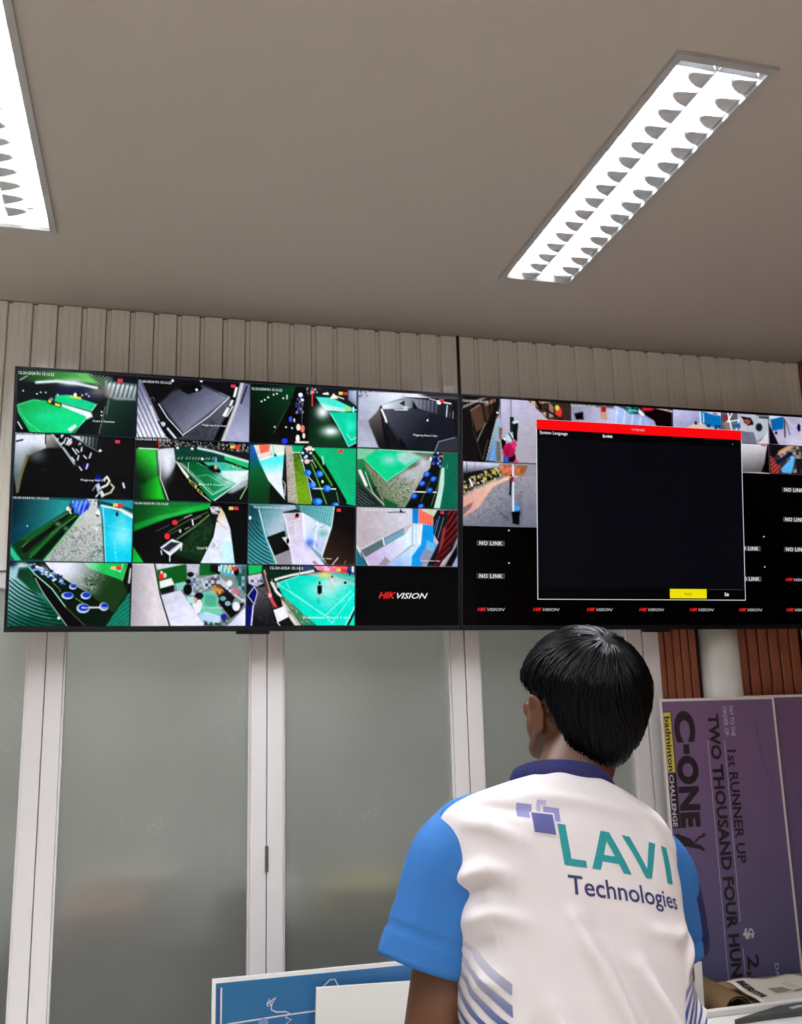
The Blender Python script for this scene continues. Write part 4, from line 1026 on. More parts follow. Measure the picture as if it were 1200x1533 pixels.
    t.poly([(900, 350), (1020, 430), (1160, 400), (1100, 500), (1020, 560), (890, 400)], (12, 12, 16), 10); t.ell(935, 360, 30, 24, (110, 160, 170)); t.ell(985, 410, 30, 24, (130, 180, 190)); t.ell(1072, 440, 40, 46, (226, 234, 236), 0.3)
    t.grad([(1060, 560), (1165, 450), (1168, 635), (980, 635)], (206, 208, 236), (232, 232, 255), (1040, 600), (1160, 560), 8)
    t.poly([(900, 20), (1060, 20), (1050, 120), (960, 130), (890, 80)], (90, 170, 190), 10); t.stripes([(900, 20), (1060, 20), (1050, 120), (890, 80)], (230, 240, 230), 42, 0.2, 0.4, 0.8)
    t.poly([(1050, 60), (1175, 20), (1170, 330), (1080, 230)], (40, 90, 90), 20); t.speck([(1060, 60), (1175, 30), (1170, 340), (1080, 240)], (190, 215, 220), 0.8, 34, 65, 0.5); t.ell(1070, 90, 26, 40, K_, 0.4); t.ell(1000, 205, 30, 30, (235, 236, 238), 0.3); t.poly([(1040, 270), (1080, 265), (1095, 310), (1060, 325)], (240, 90, 120), 8)
    t.speck([(740, 580), (900, 610), (1000, 520), (1020, 600), (900, 635), (750, 630)], (14, 12, 16), 1.0, 26, 66, 0.3); t.ell(945, 545, 32, 32, (40, 40, 150), 0.4); t.ell(890, 60, 8, 30, (220, 225, 230))
    T[3, 1] = (t, [('12-20-2024 Fri', 25, 230, 16, 36), ('12 Counter Bay', 730, 925, 440, 462)], [(1044, 60, 28)], (990, 56))
    # bright turquoise court with players
    t = Tile([(25, 5), (1175, 5), (1170, 640), (30, 645)], (20, 20, 22))
    t.grad([(330, 190), (560, 110), (900, 90), (1175, 180), (1170, 640), (760, 640), (400, 330)], (0, 215, 190), (10, 228, 205), (400, 300), (900, 560), 7)
    t.glow(850, 270, 190, 90, (170, 226, 220), 0.95); t.glow(940, 190, 160, 60, (200, 226, 224), 0.9); t.glow(880, 400, 90, 70, (120, 228, 214), 0.7)
    t.poly([(590, 90), (900, 60), (1175, 130), (1175, 210), (900, 150)], (190, 196, 190), 24, 0.8); t.poly([(880, 60), (1175, 80), (1172, 190), (1000, 130)], (60, 200, 180), 12, 0.8)
    t.poly([(30, 5), (180, 5), (170, 80), (40, 110)], (10, 190, 90), 8); t.poly([(180, 20), (700, 20), (560, 70), (300, 140), (210, 110)], (8, 40, 30), 10)
    t.poly([(620, 5), (760, 5), (720, 50), (580, 60)], (50, 70, 110), 12); t.grad([(730, 5), (1100, 5), (1080, 80), (880, 70), (760, 50)], (236, 140, 180), (236, 90, 110), (760, 20), (1050, 50), 12)
    t.speck([(730, 5), (1000, 5), (960, 60), (760, 50)], (240, 215, 235), 0.8, 30, 71, 0.5); t.poly([(1000, 30), (1080, 40), (1080, 80), (1000, 70)], (225, 50, 60), 12); t.poly([(1090, 5), (1175, 5), (1175, 100), (1100, 80)], (60, 60, 110), 14); t.line([(1150, 10), (1150, 60)], W_, 24, 12)
    t.line([(300, 160), (480, 110), (720, 60)], (222, 228, 224), 26, 12); t.glow(840, 100, 50, 30, (235, 222, 90), 0.95)
    t.poly([(180, 60), (215, 60), (330, 420), (300, 470), (230, 290)], (90, 66, 60), 7); t.line([(200, 60), (270, 300)], (190, 165, 140), 14, 8)
    t.poly([(215, 110), (300, 130), (400, 330), (330, 440)], (22, 28, 24), 10); t.line([(280, 190), (330, 280), (380, 330)], (224, 228, 224), 26, 10); t.speck([(270, 150), (340, 150), (390, 330), (330, 320)], (230, 232, 226), 0.9, 24, 73, 0.4)
    t.line([(250, 300), (290, 380), (330, 440)], (220, 70, 90), 26, 10); t.ell(265, 325, 20, 24, (236, 170, 180))
    t.grad([(110, 250), (220, 230), (330, 640), (100, 640)], (90, 84, 92), (16, 16, 20), (170, 300), (230, 600), 12)
    t.speck([(120, 250), (220, 240), (330, 640), (150, 640)], (50, 46, 54), 0.8, 20, 74, 0.4)
    t.grad([(390, 330), (420, 340), (760, 640), (610, 640), (430, 420)], (90, 120, 90), (40, 130, 100), (450, 420), (680, 620), 10); t.speck([(390, 330), (440, 360), (760, 640), (610, 640)], (190, 200, 170), 0.6, 15, 75, 0.5)
    t.poly([(380, 350), (430, 410), (600, 640), (520, 640), (400, 440)], (206, 196, 182), 9); t.line([(470, 490), (570, 640)], (70, 90, 70), 10, 7); t.line([(480, 520), (560, 635)], W_, 10, 6)
    t.poly([(305, 480), (420, 435), (465, 550), (350, 610)], (234, 236, 242), 6); t.poly([(360, 610), (470, 560), (530, 640), (370, 645)], (18, 20, 20), 7); t.line([(350, 610), (380, 645)], W_, 10, 6)
    t.poly([(30, 120), (170, 90), (200, 190), (120, 240), (40, 200)], (206, 200, 214), 14); t.speck([(20, 180), (180, 110), (200, 210), (40, 330)], (30, 60, 110), 0.9, 32, 76, 0.4)
    t.poly([(35, 330), (100, 235), (135, 290), (105, 420)], (14, 14, 110), 8); t.line([(35, 330), (100, 235), (135, 290), (105, 420), (35, 330)], (215, 218, 240), 8, 6); t.poly([(30, 430), (100, 420), (90, 640), (30, 640)], (16, 16, 120), 8); t.line([(95, 430), (80, 640)], (225, 228, 245), 14, 7)
    t.line([(360, 210), (860, 545), (930, 620)], W_, 6, 4, 0.75); t.line([(430, 170), (480, 280), (900, 560)], W_, 5, 4, 0.6); t.line([(860, 530), (1130, 270)], W_, 7, 5, 0.8); t.line([(930, 610), (1160, 300)], W_, 6, 5, 0.7); t.line([(800, 290), (1070, 380)], W_, 4, 4, 0.6)
    t.line([(350, 190), (560, 115)], (190, 240, 225), 5, 5); t.line([(1170, 440), (1070, 640)], (200, 236, 226), 9, 6); t.poly([(1170, 470), (1170, 520), (1110, 640), (1080, 640)], (14, 40, 36), 8)
    t.ell(790, 190, 12, 18, (16, 18, 22)); t.poly([(765, 215), (815, 215), (815, 290), (805, 310), (770, 310)], (12, 14, 22), 7); t.line([(775, 305), (772, 350)], (205, 190, 180), 8, 5); t.line([(802, 305), (805, 345)], (205, 190, 180), 8, 5); t.line([(775, 355), (780, 400)], (0, 170, 150), 20, 12, 0.5)
    t.ell(925, 120, 10, 14, (40, 50, 50)); t.poly([(912, 140), (940, 140), (938, 200), (912, 200)], (226, 220, 216), 8); t.line([(915, 200), (900, 260)], (205, 196, 186), 7, 5); t.line([(930, 200), (938, 262)], (205, 196, 186), 7, 5); t.ell(1067, 182, 16, 14, (14, 20, 24)); t.ell(1115, 80, 10, 26, (20, 24, 60)); t.line([(575, 5), (572, 100)], (150, 160, 170), 8, 6)
    T[3, 2] = (t, [('12-20-2024 15:16:2', 270, 610, 22, 58), ('Badminton Court 1 and', 620, 1120, 540, 568)], [(1040, 55, 24)], (992, 52))
    return T

def paint_right():
    """(s0, t0, s1, t1) part of the right screen -> Tile"""
    W_ = (235, 238, 248)
    R = []
    # lane with a motorcyclist
    t = Tile([(20, 30), (1500, 100), (1500, 765), (20, 725)], (14, 12, 12), 130, 74)
    t.grad([(450, 40), (900, 60), (1500, 110), (1500, 765), (440, 740)], (190, 186, 214), (168, 162, 176), (600, 100), (700, 640), 8)
    t.poly([(20, 60), (300, 30), (520, 40), (500, 230), (330, 725), (20, 725)], (14, 12, 12), 8)
    t.grad([(120, 200), (260, 110), (460, 60), (440, 160), (330, 330), (200, 420)], (88, 62, 48), (46, 36, 30), (200, 200), (420, 120), 14)
    t.line([(20, 145), (330, 35)], (150, 128, 122), 26, 12); t.line([(120, 185), (240, 120)], (170, 140, 130), 12, 8); t.line([(330, 110), (440, 70)], (150, 110, 90), 40, 16)
    t.line([(280, 110), (320, 300)], (10, 8, 10), 22, 6); t.line([(370, 80), (385, 220)], (10, 8, 10), 16, 6); t.line([(430, 60), (440, 200)], (10, 8, 10), 14, 6)
    t.line([(205, 520), (320, 320)], (120, 110, 102), 16, 8); t.line([(130, 210), (150, 380), (280, 715)], (70, 62, 56), 8, 6); t.line([(285, 715), (350, 510)], (90, 82, 74), 10, 8)
    t.grad([(480, 240), (510, 250), (480, 470), (460, 730), (330, 725)], (150, 190, 200), (100, 130, 170), (490, 300), (380, 700), 7); t.line([(480, 250), (420, 430), (330, 725)], (186, 180, 164), 9, 5); t.poly([(400, 620), (450, 560), (450, 730), (370, 730)], (110, 160, 220), 14)
    t.line([(515, 40), (520, 260)], (60, 60, 80), 14, 6); t.line([(480, 40), (485, 200)], (20, 20, 24), 18, 6); t.ell(482, 205, 18, 10, W_); t.poly([(505, 265), (550, 265), (550, 355), (500, 355)], (160, 170, 220), 7); t.ell(480, 250, 10, 16, (170, 40, 50))
    t.line([(668, 50), (668, 250)], (80, 84, 110), 6, 5); t.poly([(650, 250), (705, 250), (705, 420), (655, 410)], (26, 34, 40), 7); t.poly([(700, 330), (765, 310), (750, 520), (690, 480)], (14, 18, 22), 8); t.line([(700, 310), (760, 300)], (200, 230, 225), 26, 10)
    t.poly([(500, 360), (550, 370), (540, 480), (500, 500)], (120, 100, 84), 10); t.poly([(470, 510), (520, 520), (530, 730), (465, 730)], (110, 106, 96), 12); t.poly([(530, 490), (590, 490), (600, 600), (540, 600)], (10, 10, 16), 8)
    t.poly([(560, 680), (720, 640), (740, 740), (560, 740)], (14, 14, 24), 8); t.ell(600, 705, 34, 36, (50, 90, 215), 0.4)
    t.ell(640, 610, 84, 78, (176, 26, 80), 0.15); t.ell(705, 550, 36, 44, (216, 50, 110), 0.2); t.ell(600, 640, 50, 44, (140, 20, 60), 0.8, 0.6)
    t.ell(650, 470, 48, 46, (190, 214, 222), 0.2); t.line([(640, 430), (690, 500)], (30, 40, 56), 16, 8); t.ell(580, 490, 16, 14, W_); t.ell(735, 730, 26, 22, (220, 70, 110), 0.4)
    t.poly([(900, 70), (1500, 100), (1500, 330), (1250, 330)], (60, 44, 40), 12); t.speck([(850, 70), (1200, 90), (1480, 330), (1300, 330)], (226, 190, 170), 0.9, 50, 81, 0.4); t.line([(1020, 70), (1080, 160)], (14, 12, 14), 30, 10); t.ell(1330, 200, 46, 60, (225, 60, 50), 0.4); t.ell(1310, 150, 30, 30, (215, 200, 90), 0.4); t.line([(1150, 170), (1480, 330)], (40, 26, 22), 22, 12)
    R.append((0, 0, 2 / 7, 2 / 7, t, [('12-20-2024 Fri 15:16:22', 20, 360, 55, 90)]))
    # street with plants and a post
    t = Tile([(20, 725), (1500, 765), (1500, 1480), (20, 1445)], (140, 140, 150), 120, 68)
    t.grad([(20, 1350), (450, 1000), (820, 890), (1500, 900), (1500, 1480), (20, 1445)], (150, 148, 160), (110, 112, 128), (300, 1180), (420, 1440), 8)
    t.speck([(20, 1340), (450, 1000), (820, 900), (820, 1450), (20, 1445)], (84, 86, 100), 0.5, 18, 82, 0.5)
    t.grad([(20, 1130), (240, 1020), (600, 900), (830, 870), (600, 940), (420, 1010), (220, 1250), (20, 1350)], (214, 160, 150), (236, 196, 170), (60, 1220), (560, 930), 10)
    t.poly([(20, 1240), (160, 1180), (120, 1250), (20, 1330)], (130, 104, 104), 12)
    t.grad([(20, 730), (540, 750), (480, 800), (20, 870)], (206, 210, 230), (70, 80, 96), (240, 750), (240, 860), 12); t.poly([(20, 860), (480, 790), (560, 880), (220, 1000), (20, 1100)], (18, 18, 16), 14)
    t.speck([(20, 960), (200, 860), (520, 780), (600, 900), (300, 1010), (20, 1110)], (226, 206, 150), 0.95, 24, 83, 0.5); t.speck([(260, 860), (600, 780), (620, 900), (320, 980)], (205, 190, 70), 0.9, 26, 84, 0.55)
    t.poly([(500, 760), (900, 770), (830, 880), (540, 890)], (150, 96, 56), 14); t.speck([(500, 760), (830, 770), (820, 870), (560, 890)], (240, 140, 90), 0.9, 26, 85, 0.4); t.ell(610, 820, 40, 30, (220, 110, 120), 0.5); t.line([(110, 930), (140, 1000)], W_, 22, 12); t.line([(175, 735), (175, 830)], (190, 70, 80), 10, 8); t.line([(70, 735), (70, 860)], (110, 60, 80), 8, 8)
    t.line([(690, 765), (690, 1370)], (214, 222, 242), 26, 6); t.poly([(640, 910), (700, 890), (700, 950), (640, 970)], (140, 30, 44), 8); t.ell(670, 880, 12, 18, (70, 40, 40)); t.line([(660, 960), (652, 1090)], (20, 20, 34), 30, 8); t.ell(645, 1098, 14, 10, (14, 12, 16))
    t.poly([(670, 1290), (790, 1280), (770, 1440), (680, 1420)], (10, 10, 14), 8); t.poly([(700, 1210), (790, 1235), (760, 1285), (705, 1265)], (60, 160, 240), 7); t.line([(505, 1290), (620, 1370)], (60, 56, 64), 8, 6)
    t.grad([(820, 900), (1500, 900), (1500, 1480), (820, 1480)], (150, 148, 160), (110, 112, 128), (900, 900), (900, 1480), 20)
    R.append((0, 2 / 7, 2 / 7, 4 / 7, t, []))
    # hall entrance
    t = Tile([(660, 90), (1360, 135), (1360, 560), (660, 540)], (160, 160, 196), 90, 60)
    t.grad([(660, 90), (1020, 110), (1020, 560), (660, 540)], (150, 146, 170), (190, 194, 230), (680, 120), (960, 200), 8); t.line([(660, 90), (1020, 118)], (60, 50, 50), 22, 20)
    t.poly([(680, 165), (740, 150), (745, 210), (690, 210)], (16, 10, 14), 7); t.poly([(850, 118), (895, 108), (905, 210), (860, 205)], (196, 150, 130), 7); t.poly([(862, 118), (895, 112), (898, 150), (864, 155)], (160, 30, 36), 6)
    t.grad([(950, 100), (1200, 215), (1200, 560), (950, 540)], (170, 190, 232), (150, 170, 220), (960, 150), (1180, 210), 8); t.stripes([(960, 110), (1180, 210), (1180, 300), (960, 300)], (214, 226, 244), 56, 0.1, 0.16, 0.9)
    t.poly([(1020, 98), (1130, 100), (1150, 170), (1060, 165), (1020, 130)], (20, 60, 66), 8); t.speck([(1020, 98), (1120, 100), (1140, 165), (1050, 160)], (110, 225, 225), 1.0, 17, 91, 0.35)
    t.poly([(1120, 105), (1360, 130), (1360, 560), (1230, 215), (1140, 160)], (18, 10, 14), 8); t.poly([(1140, 105), (1210, 110), (1230, 140), (1150, 145)], (200, 40, 60), 10); t.line([(1130, 150), (1150, 170)], W_, 24, 12); t.line([(1240, 120), (1360, 150)], (226, 180, 180), 12, 10)
    R.append((2 / 7, 0, 4 / 7, 2 / 7, t, [('12-20-2024 Fri 15:16:8', 660, 820, 98, 118)]))
    # office pictures along the top right
    t = Tile([(315, 95), (655, 115), (655, 330), (315, 320)], (176, 176, 214), 60, 46)
    t.grad([(315, 95), (500, 105), (500, 230), (315, 235)], (190, 188, 222), (150, 150, 190), (340, 110), (430, 220), 8); t.poly([(400, 230), (470, 195), (520, 200), (570, 240)], (205, 186, 176), 7); t.ell(475, 195, 10, 14, (30, 26, 40))
    t.poly([(500, 105), (655, 120), (655, 240), (540, 205), (505, 190)], (16, 110, 176), 8); t.line([(505, 105), (510, 195)], (226, 232, 246), 10, 6); t.poly([(520, 105), (655, 115), (655, 140), (590, 130)], (200, 206, 226), 10); t.line([(528, 120), (530, 190)], W_, 6, 5); t.speck([(540, 200), (650, 210), (650, 245), (560, 240)], (20, 30, 40), 0.9, 16, 95, 0.4); t.line([(600, 122), (626, 126)], (190, 40, 60), 8, 5)
    R.append((4 / 7, 0, 5 / 7, 1 / 7, t, []))
    t = Tile([(655, 115), (988, 130), (988, 345), (655, 335)], (110, 110, 130), 60, 46)
    t.poly([(655, 120), (780, 120), (780, 260), (655, 240)], (90, 90, 100), 8); t.poly([(660, 130), (720, 120), (700, 170), (665, 190)], (120, 60, 60), 10); t.poly([(655, 190), (780, 190), (780, 260), (690, 250)], (140, 120, 110), 14)
    t.line([(700, 118), (725, 250)], W_, 9, 4); t.line([(730, 118), (700, 180)], W_, 9, 4); t.line([(772, 118), (785, 255)], (190, 196, 236), 9, 5); t.line([(690, 185), (790, 165)], W_, 8, 4); t.line([(755, 250), (775, 170)], W_, 7, 4); t.poly([(730, 200), (790, 190), (790, 230), (730, 225)], (30, 100, 170), 8)
    t.poly([(780, 120), (900, 125), (880, 260), (790, 250)], (186, 184, 196), 8); t.poly([(790, 140), (860, 150), (890, 200), (840, 210)], (26, 18, 20), 8); t.ell(835, 180, 26, 20, (130, 80, 66)); t.poly([(880, 130), (988, 150), (988, 260), (900, 330), (880, 260)], (176, 184, 192), 8); t.ell(920, 220, 24, 30, (30, 34, 40), 0.4); t.poly([(988, 240), (988, 345), (890, 345), (930, 320)], (212, 206, 216), 8); t.line([(925, 145), (985, 150)], (40, 40, 60), 12, 8)
    R.append((5 / 7, 0, 6 / 7, 1 / 7, t, []))
    t = Tile([(988, 130), (1300, 150), (1300, 360), (988, 345)], (170, 168, 190), 60, 46)
    t.grad([(988, 135), (1300, 150), (1300, 355), (1050, 345)], (150, 150, 180), (196, 190, 214), (1010, 160), (1150, 330), 8); t.poly([(1000, 150), (1090, 140), (1085, 230), (1010, 245)], (16, 100, 166), 7); t.poly([(988, 130), (1090, 135), (1000, 160)], (200, 214, 232), 8); t.poly([(988, 190), (1050, 345), (988, 345)], (20, 14, 24), 8); t.line([(1095, 155), (1095, 290)], (60, 56, 66), 10, 6); t.line([(1105, 160), (1128, 275)], (110, 100, 100), 7, 5); t.line([(1098, 150), (1150, 210)], (200, 200, 220), 8, 6); t.ell(1192, 220, 12, 30, (16, 20, 60)); t.ell(1035, 260, 10, 12, (40, 30, 30))
    R.append((6 / 7, 0, 1, 1 / 7, t, []))
    t = Tile([(655, 340), (988, 345), (988, 555), (655, 545)], (190, 184, 190), 60, 46)
    t.grad([(655, 340), (970, 345), (940, 545), (655, 545)], (206, 202, 212), (90, 86, 88), (900, 360), (930, 530), 8); t.poly([(975, 345), (988, 345), (988, 550), (925, 545), (950, 480)], (10, 8, 10), 7); t.line([(935, 350), (960, 354)], (210, 40, 70), 9, 5); t.speck([(900, 470), (950, 470), (930, 545), (900, 545)], (110, 104, 104), 0.7, 14, 98, 0.4)
    R.append((5 / 7, 1 / 7, 6 / 7, 2 / 7, t, []))
    t = Tile([(988, 345), (1300, 360), (1300, 565), (988, 555)], (60, 50, 50), 60, 46)
    t.poly([(988, 345), (1100, 350), (1050, 420), (988, 440)], (26, 22, 26), 8); t.poly([(990, 420), (1060, 500), (1040, 550), (990, 550)], (130, 30, 30), 8); t.stripes([(990, 420), (1060, 500), (1040, 550), (990, 550)], (190, 110, 96), 22, 0.8, 0.4, 0.7)
    t.poly([(1060, 520), (1150, 420), (1170, 440), (1130, 550), (1070, 545)], (90, 176, 230), 8); t.line([(1060, 400), (1150, 345)], (205, 150, 120), 30, 14); t.speck([(1020, 420), (1200, 340), (1200, 420), (1060, 480)], (206, 200, 200), 0.9, 22, 99, 0.5); t.line([(1040, 470), (1130, 410)], (24, 34, 60), 30, 12); t.poly([(1160, 430), (1300, 400), (1300, 560), (1140, 550)], (30, 30, 34), 12); t.speck([(1160, 430), (1300, 400), (1300, 560), (1140, 550)], (206, 206, 200), 0.9, 26, 100, 0.5)
    R.append((6 / 7, 1 / 7, 1, 2 / 7, t, []))
    return R

# ------------------------------------------------------------------ televisions
TV_W, TV_H, TV_TILT = 1.2315, 0.6965, 0.1255
M['tv_black'] = mat('tv_black_plastic', (9, 9, 10), 0.5, spec=0.2)
M['tv_edge'] = mat('tv_dark_edge', (9, 9, 11), 0.5, spec=0.2)
M['tv_screen'] = mat('tv_dark_glass', (1, 1, 2), 0.15, spec=0.06)
M['pixels'] = attr_mat('screen_pixels', 0.3, emission=1.0, spec=0.06)
def glow_mat(name, col, s=1.0):
    m = mat(name, (1, 1, 2), 0.3, emit=col, strength=s, spec=0.06)
    return m
M['lit_white'] = glow_mat('lit_white', (232, 236, 236))
M['lit_grey'] = glow_mat('lit_grey', (176, 178, 182))
M['lit_dim'] = glow_mat('lit_dim', (66, 66, 70))
M['lit_red'] = glow_mat('lit_red', (250, 8, 14))
M['lit_badge'] = glow_mat('lit_badge_red', (226, 52, 64))
M['lit_gold'] = glow_mat('lit_badge_yellow', (236, 206, 90))
M['lit_hik'] = glow_mat('lit_logo_red', (226, 36, 34))
M['lit_yellow'] = glow_mat('lit_yellow', (236, 224, 10))
M['lit_panel'] = glow_mat('lit_menu_navy', (7, 8, 14))
M['lit_bar'] = glow_mat('lit_menu_black', (3, 3, 4))
M['lit_line'] = glow_mat('lit_tile_line', (44, 48, 66))
M['lit_olive'] = glow_mat('lit_dark_olive', (120, 112, 6))

for _m in [m_ for m_ in bpy.data.materials if m_.name.startswith('lit_') or m_.name == 'screen_pixels']:
    _m.cycles.emission_sampling = 'NONE'      # large dim screens need no direct sampling

class Screen:
    def __init__(self, name, x0, label):
        self.root = empty(name, (x0, 2.5889, 1.7447), (TV_TILT, 0, 0))
        r = self.root
        W, H = TV_W, TV_H
        bm = bmesh.new(); box_bm(bm, 0, W, 0.0, 0.028, 0, H, 0.002)
        obj_bm('cabinet', bm, M['tv_black'], r)
        bm = bmesh.new(); box_bm(bm, 0.12, W - 0.12, 0.028, 0.052, 0.05, H - 0.10, 0.008)
        obj_bm('rear_housing', bm, M['tv_black'], r)
        box('wall_bracket', W / 2 - 0.2, W / 2 + 0.2, 0.052, 0.112, 0.30, 0.42, M['tv_edge'], r)
        e = 0.0065
        self.sx0, self.sx1, self.sz0, self.sz1 = e, W - e, 0.0135, H - 0.0065
        for nm, a in (('bezel', (0, W, -0.003, 0.0, H - e, H)), ('bezel', (0, W, -0.003, 0.0, 0, self.sz0)), ('bezel', (0, e, -0.003, 0.0, self.sz0, H - e)), ('bezel', (W - e, W, -0.003, 0.0, self.sz0, H - e))):
            box(nm, *a, M['tv_edge'], r, bevel=0.0006, seg=1)
        self.screen = box('screen_panel', e, W - e, -0.0010, 0.0, self.sz0, self.sz1, M['tv_screen'], r)
        bm = bmesh.new(); box_bm(bm, W / 2 + 0.02 - 0.045, W / 2 + 0.02 + 0.045, -0.002, 0.02, -0.008, 0.002, 0.002)
        obj_bm('sensor_tab', bm, M['tv_black'], r)
        tag(r, label, 'television', 'wall televisions')
    def P(self, s, t, lift):
        return (self.sx0 + s * (self.sx1 - self.sx0), -0.0010 - lift, self.sz1 - t * (self.sz1 - self.sz0))
    def tile(self, s0, t0, s1, t1, T, name='camera_picture'):
        u, v = T.u, T.v
        s = s0 + u * (s1 - s0); t = t0 + v * (t1 - t0)
        x = self.sx0 + s * (self.sx1 - self.sx0); z = self.sz1 - t * (self.sz1 - self.sz0)
        vs = np.stack([x, np.full_like(x, -0.0014), z], -1).reshape(-1, 3)
        n = T.nx + 1
        i = (np.arange(T.ny)[:, None] * n + np.arange(T.nx)[None, :]).ravel()
        q = np.stack([i, i + n, i + n + 1, i + 1], 1)
        return big_mesh(name, vs, q, M['pixels'], self.screen, T.rgb(), smooth=False)
    def quad(self, s0, t0, s1, t1, m, lift=0.0006, name='panel'):
        v = [self.P(s0, t1, lift), self.P(s1, t1, lift), self.P(s1, t0, lift), self.P(s0, t0, lift)]
        return mesh(name, v, [(0, 1, 2, 3)], m, self.screen)
    def text(self, body, s0, t0, s1, t1, m, lift=0.0009, **kw):
        v, f = fit_text(body, s0, s1, t1, t0, **kw)
        return mesh('lettering', [self.P(p[0], p[1], lift) for p in v], f, m, self.screen)
    def logo(self, s0, t0, s1, t1, dim=False):
        k = s0 + (s1 - s0) * 0.355
        self.text('HIK', s0, t0, k, t1, M['lit_hik'], slant=0.35, offset=0.03)
        self.text('VISION', k + (s1 - s0) * 0.015, t0 + (t1 - t0) * 0.12, s1, t1, M['lit_grey'] if dim else M['lit_white'], slant=0.35, offset=0.015)

def to_local(T, x, y):
    """sketch coordinates of a picture -> its (u, v)"""
    d = (T.X - x) ** 2 + (T.Y - y) ** 2
    i = np.unravel_index(np.argmin(d), d.shape)
    return T.u[i], T.v[i]

TV1X = -0.3734
tv1 = Screen('television', TV1X, 'left wall television showing a grid of fifteen court and corridor camera pictures')
tv2 = Screen('television', TV1X + TV_W + 0.0015, 'right wall television with a red-headed dark menu window over its pictures')
for (r_, c_), (T, texts, badges, gold) in paint_left().items():
    s0, t0, s1, t1 = c_ / 4, r_ / 4, (c_ + 1) / 4, (r_ + 1) / 4
    g = 0.0012
    tv1.tile(s0 + g, t0 + g * 1.6, s1 - g, t1 - g * 1.6, T)
    for body, x0, x1, y0, y1 in texts:
        u0, v0 = to_local(T, x0, (y0 + y1) / 2); u1, _ = to_local(T, x1, (y0 + y1) / 2)
        hh = (y1 - y0) / 640 * 0.42
        tv1.text(body, s0 + u0 * 0.25, t0 + (v0 - hh) * 0.25, s0 + u1 * 0.25, t0 + (v0 + hh) * 0.25, M['lit_white'], offset=0.012, res=1)
    for x, y, w in badges:
        u, v = to_local(T, x, y); hw = w / 1200
        tv1.quad(s0 + (u - hw) * 0.25, t0 + (v - hw * 1.3) * 0.25, s0 + (u + hw) * 0.25, t0 + (v + hw * 1.3) * 0.25, M['lit_badge'], name='badge')
    if gold:
        u, v = to_local(T, *gold)
        tv1.quad(s0 + (u - 0.02) * 0.25, t0 + (v - 0.026) * 0.25, s0 + (u + 0.02) * 0.25, t0 + (v + 0.026) * 0.25, M['lit_gold'], name='badge')
for c_ in (0, 1, 2, 3, 4):
    s = min(max(c_ / 4, 0.0006), 0.9994)
    tv1.quad(s - 0.0006, 0.001, s + 0.0006, 0.999 if c_ < 4 else 0.74, M['lit_line'], name='grid_line')
for r_ in (0, 1, 2, 3):
    t = max(r_ / 4, 0.0012)
    tv1.quad(0.001, t - 0.0011, 0.999, t + 0.0011, M['lit_line'], name='grid_line')
tv1.logo(0.805, 0.858, 0.925, 0.886)

for s0, t0, s1, t1, T, texts in paint_right():
    tv2.tile(s0 + 0.0008, t0 + 0.0016, s1 - 0.0008, t1 - 0.0016, T)
    for body, x0, x1, y0, y1 in texts:
        u0, v0 = to_local(T, x0, (y0 + y1) / 2); u1, _ = to_local(T, x1, (y0 + y1) / 2)
        tv2.text(body, s0 + u0 * (s1 - s0), t0 + (v0 - 0.018) * (t1 - t0), s0 + u1 * (s1 - s0), t0 + (v0 + 0.018) * (t1 - t0), M['lit_white'], offset=0.012, res=1)
for c_ in range(7):
    cs = (c_ + 0.5) / 7
    for r_ in range(2, 7):
        if r_ < 4 and c_ < 2: continue
        ct = (r_ + 0.5) / 7
        nolink = (r_ in (4, 5)) if c_ < 6 else (r_ in (2, 3, 4))
        if c_ not in (0, 6) and r_ < 6 and not (c_ == 5): continue
        if nolink:
            tv2.quad(cs - 0.036, ct - 0.011, cs + 0.036, ct + 0.012, M['lit_dim'], name='caption_bar')
            tv2.text('NO LINK', cs - 0.0295, ct - 0.0085, cs + 0.0295, ct + 0.0095, M['lit_white'], offset=0.018, spacing=1.15)
            tv2.quad(cs + 0.045, ct - 0.060, cs + 0.0485, ct - 0.054, M['lit_white'], name='status_dot')
        elif r_ >= 4:
            tv2.logo(cs - 0.035, ct - 0.006, cs + 0.0355, ct + 0.009, True)
# menu window
ms0, ms1, mt0, mt1 = 0.1915, 0.7725, 0.0835, 0.887
b_ = 0.0018
tv2.quad(ms0, mt0, ms1, mt1, M['lit_white'], 0.0012, 'menu_border')
tv2.quad(ms0 + b_, mt0 + b_ * 1.6, ms1 - b_, mt1 - b_ * 1.6, M['lit_panel'], 0.0014, 'menu_window')
tv2.quad(ms0 + b_ * 0.3, mt0 + 0.001, ms1 - b_ * 0.3, mt0 + 0.0455, M['lit_red'], 0.0016, 'menu_title_bar')
tv2.quad(ms0 + b_, mt0 + 0.0455, ms1 - b_, mt0 + 0.083, M['lit_bar'], 0.0016, 'menu_row')
tv2.quad(ms0 + b_, mt1 - 0.055, ms1 - b_, mt1 - b_ * 1.6, M['lit_bar'], 0.0016, 'menu_row')
tv2.quad(0.5525, mt1 - 0.0515, 0.658, mt1 - 0.0085, M['lit_yellow'], 0.0018, 'menu_button')
tv2.quad(0.663, mt1 - 0.0515, 0.765, mt1 - 0.049, M['lit_dim'], 0.0018, 'menu_button_edge')
tv2.text('Language', 0.4535, mt0 + 0.016, 0.4895, mt0 + 0.031, M['lit_grey'], 0.0020)
tv2.text('System Language', 0.2005, mt0 + 0.0515, 0.2755, mt0 + 0.0705, M['lit_white'], 0.0020, offset=0.01)
tv2.text('English', 0.3715, mt0 + 0.0545, 0.3985, mt0 + 0.0715, M['lit_white'], 0.0020, offset=0.03)
tv2.text('Apply', 0.5935, mt1 - 0.037, 0.615, mt1 - 0.019, M['lit_olive'], 0.0020)
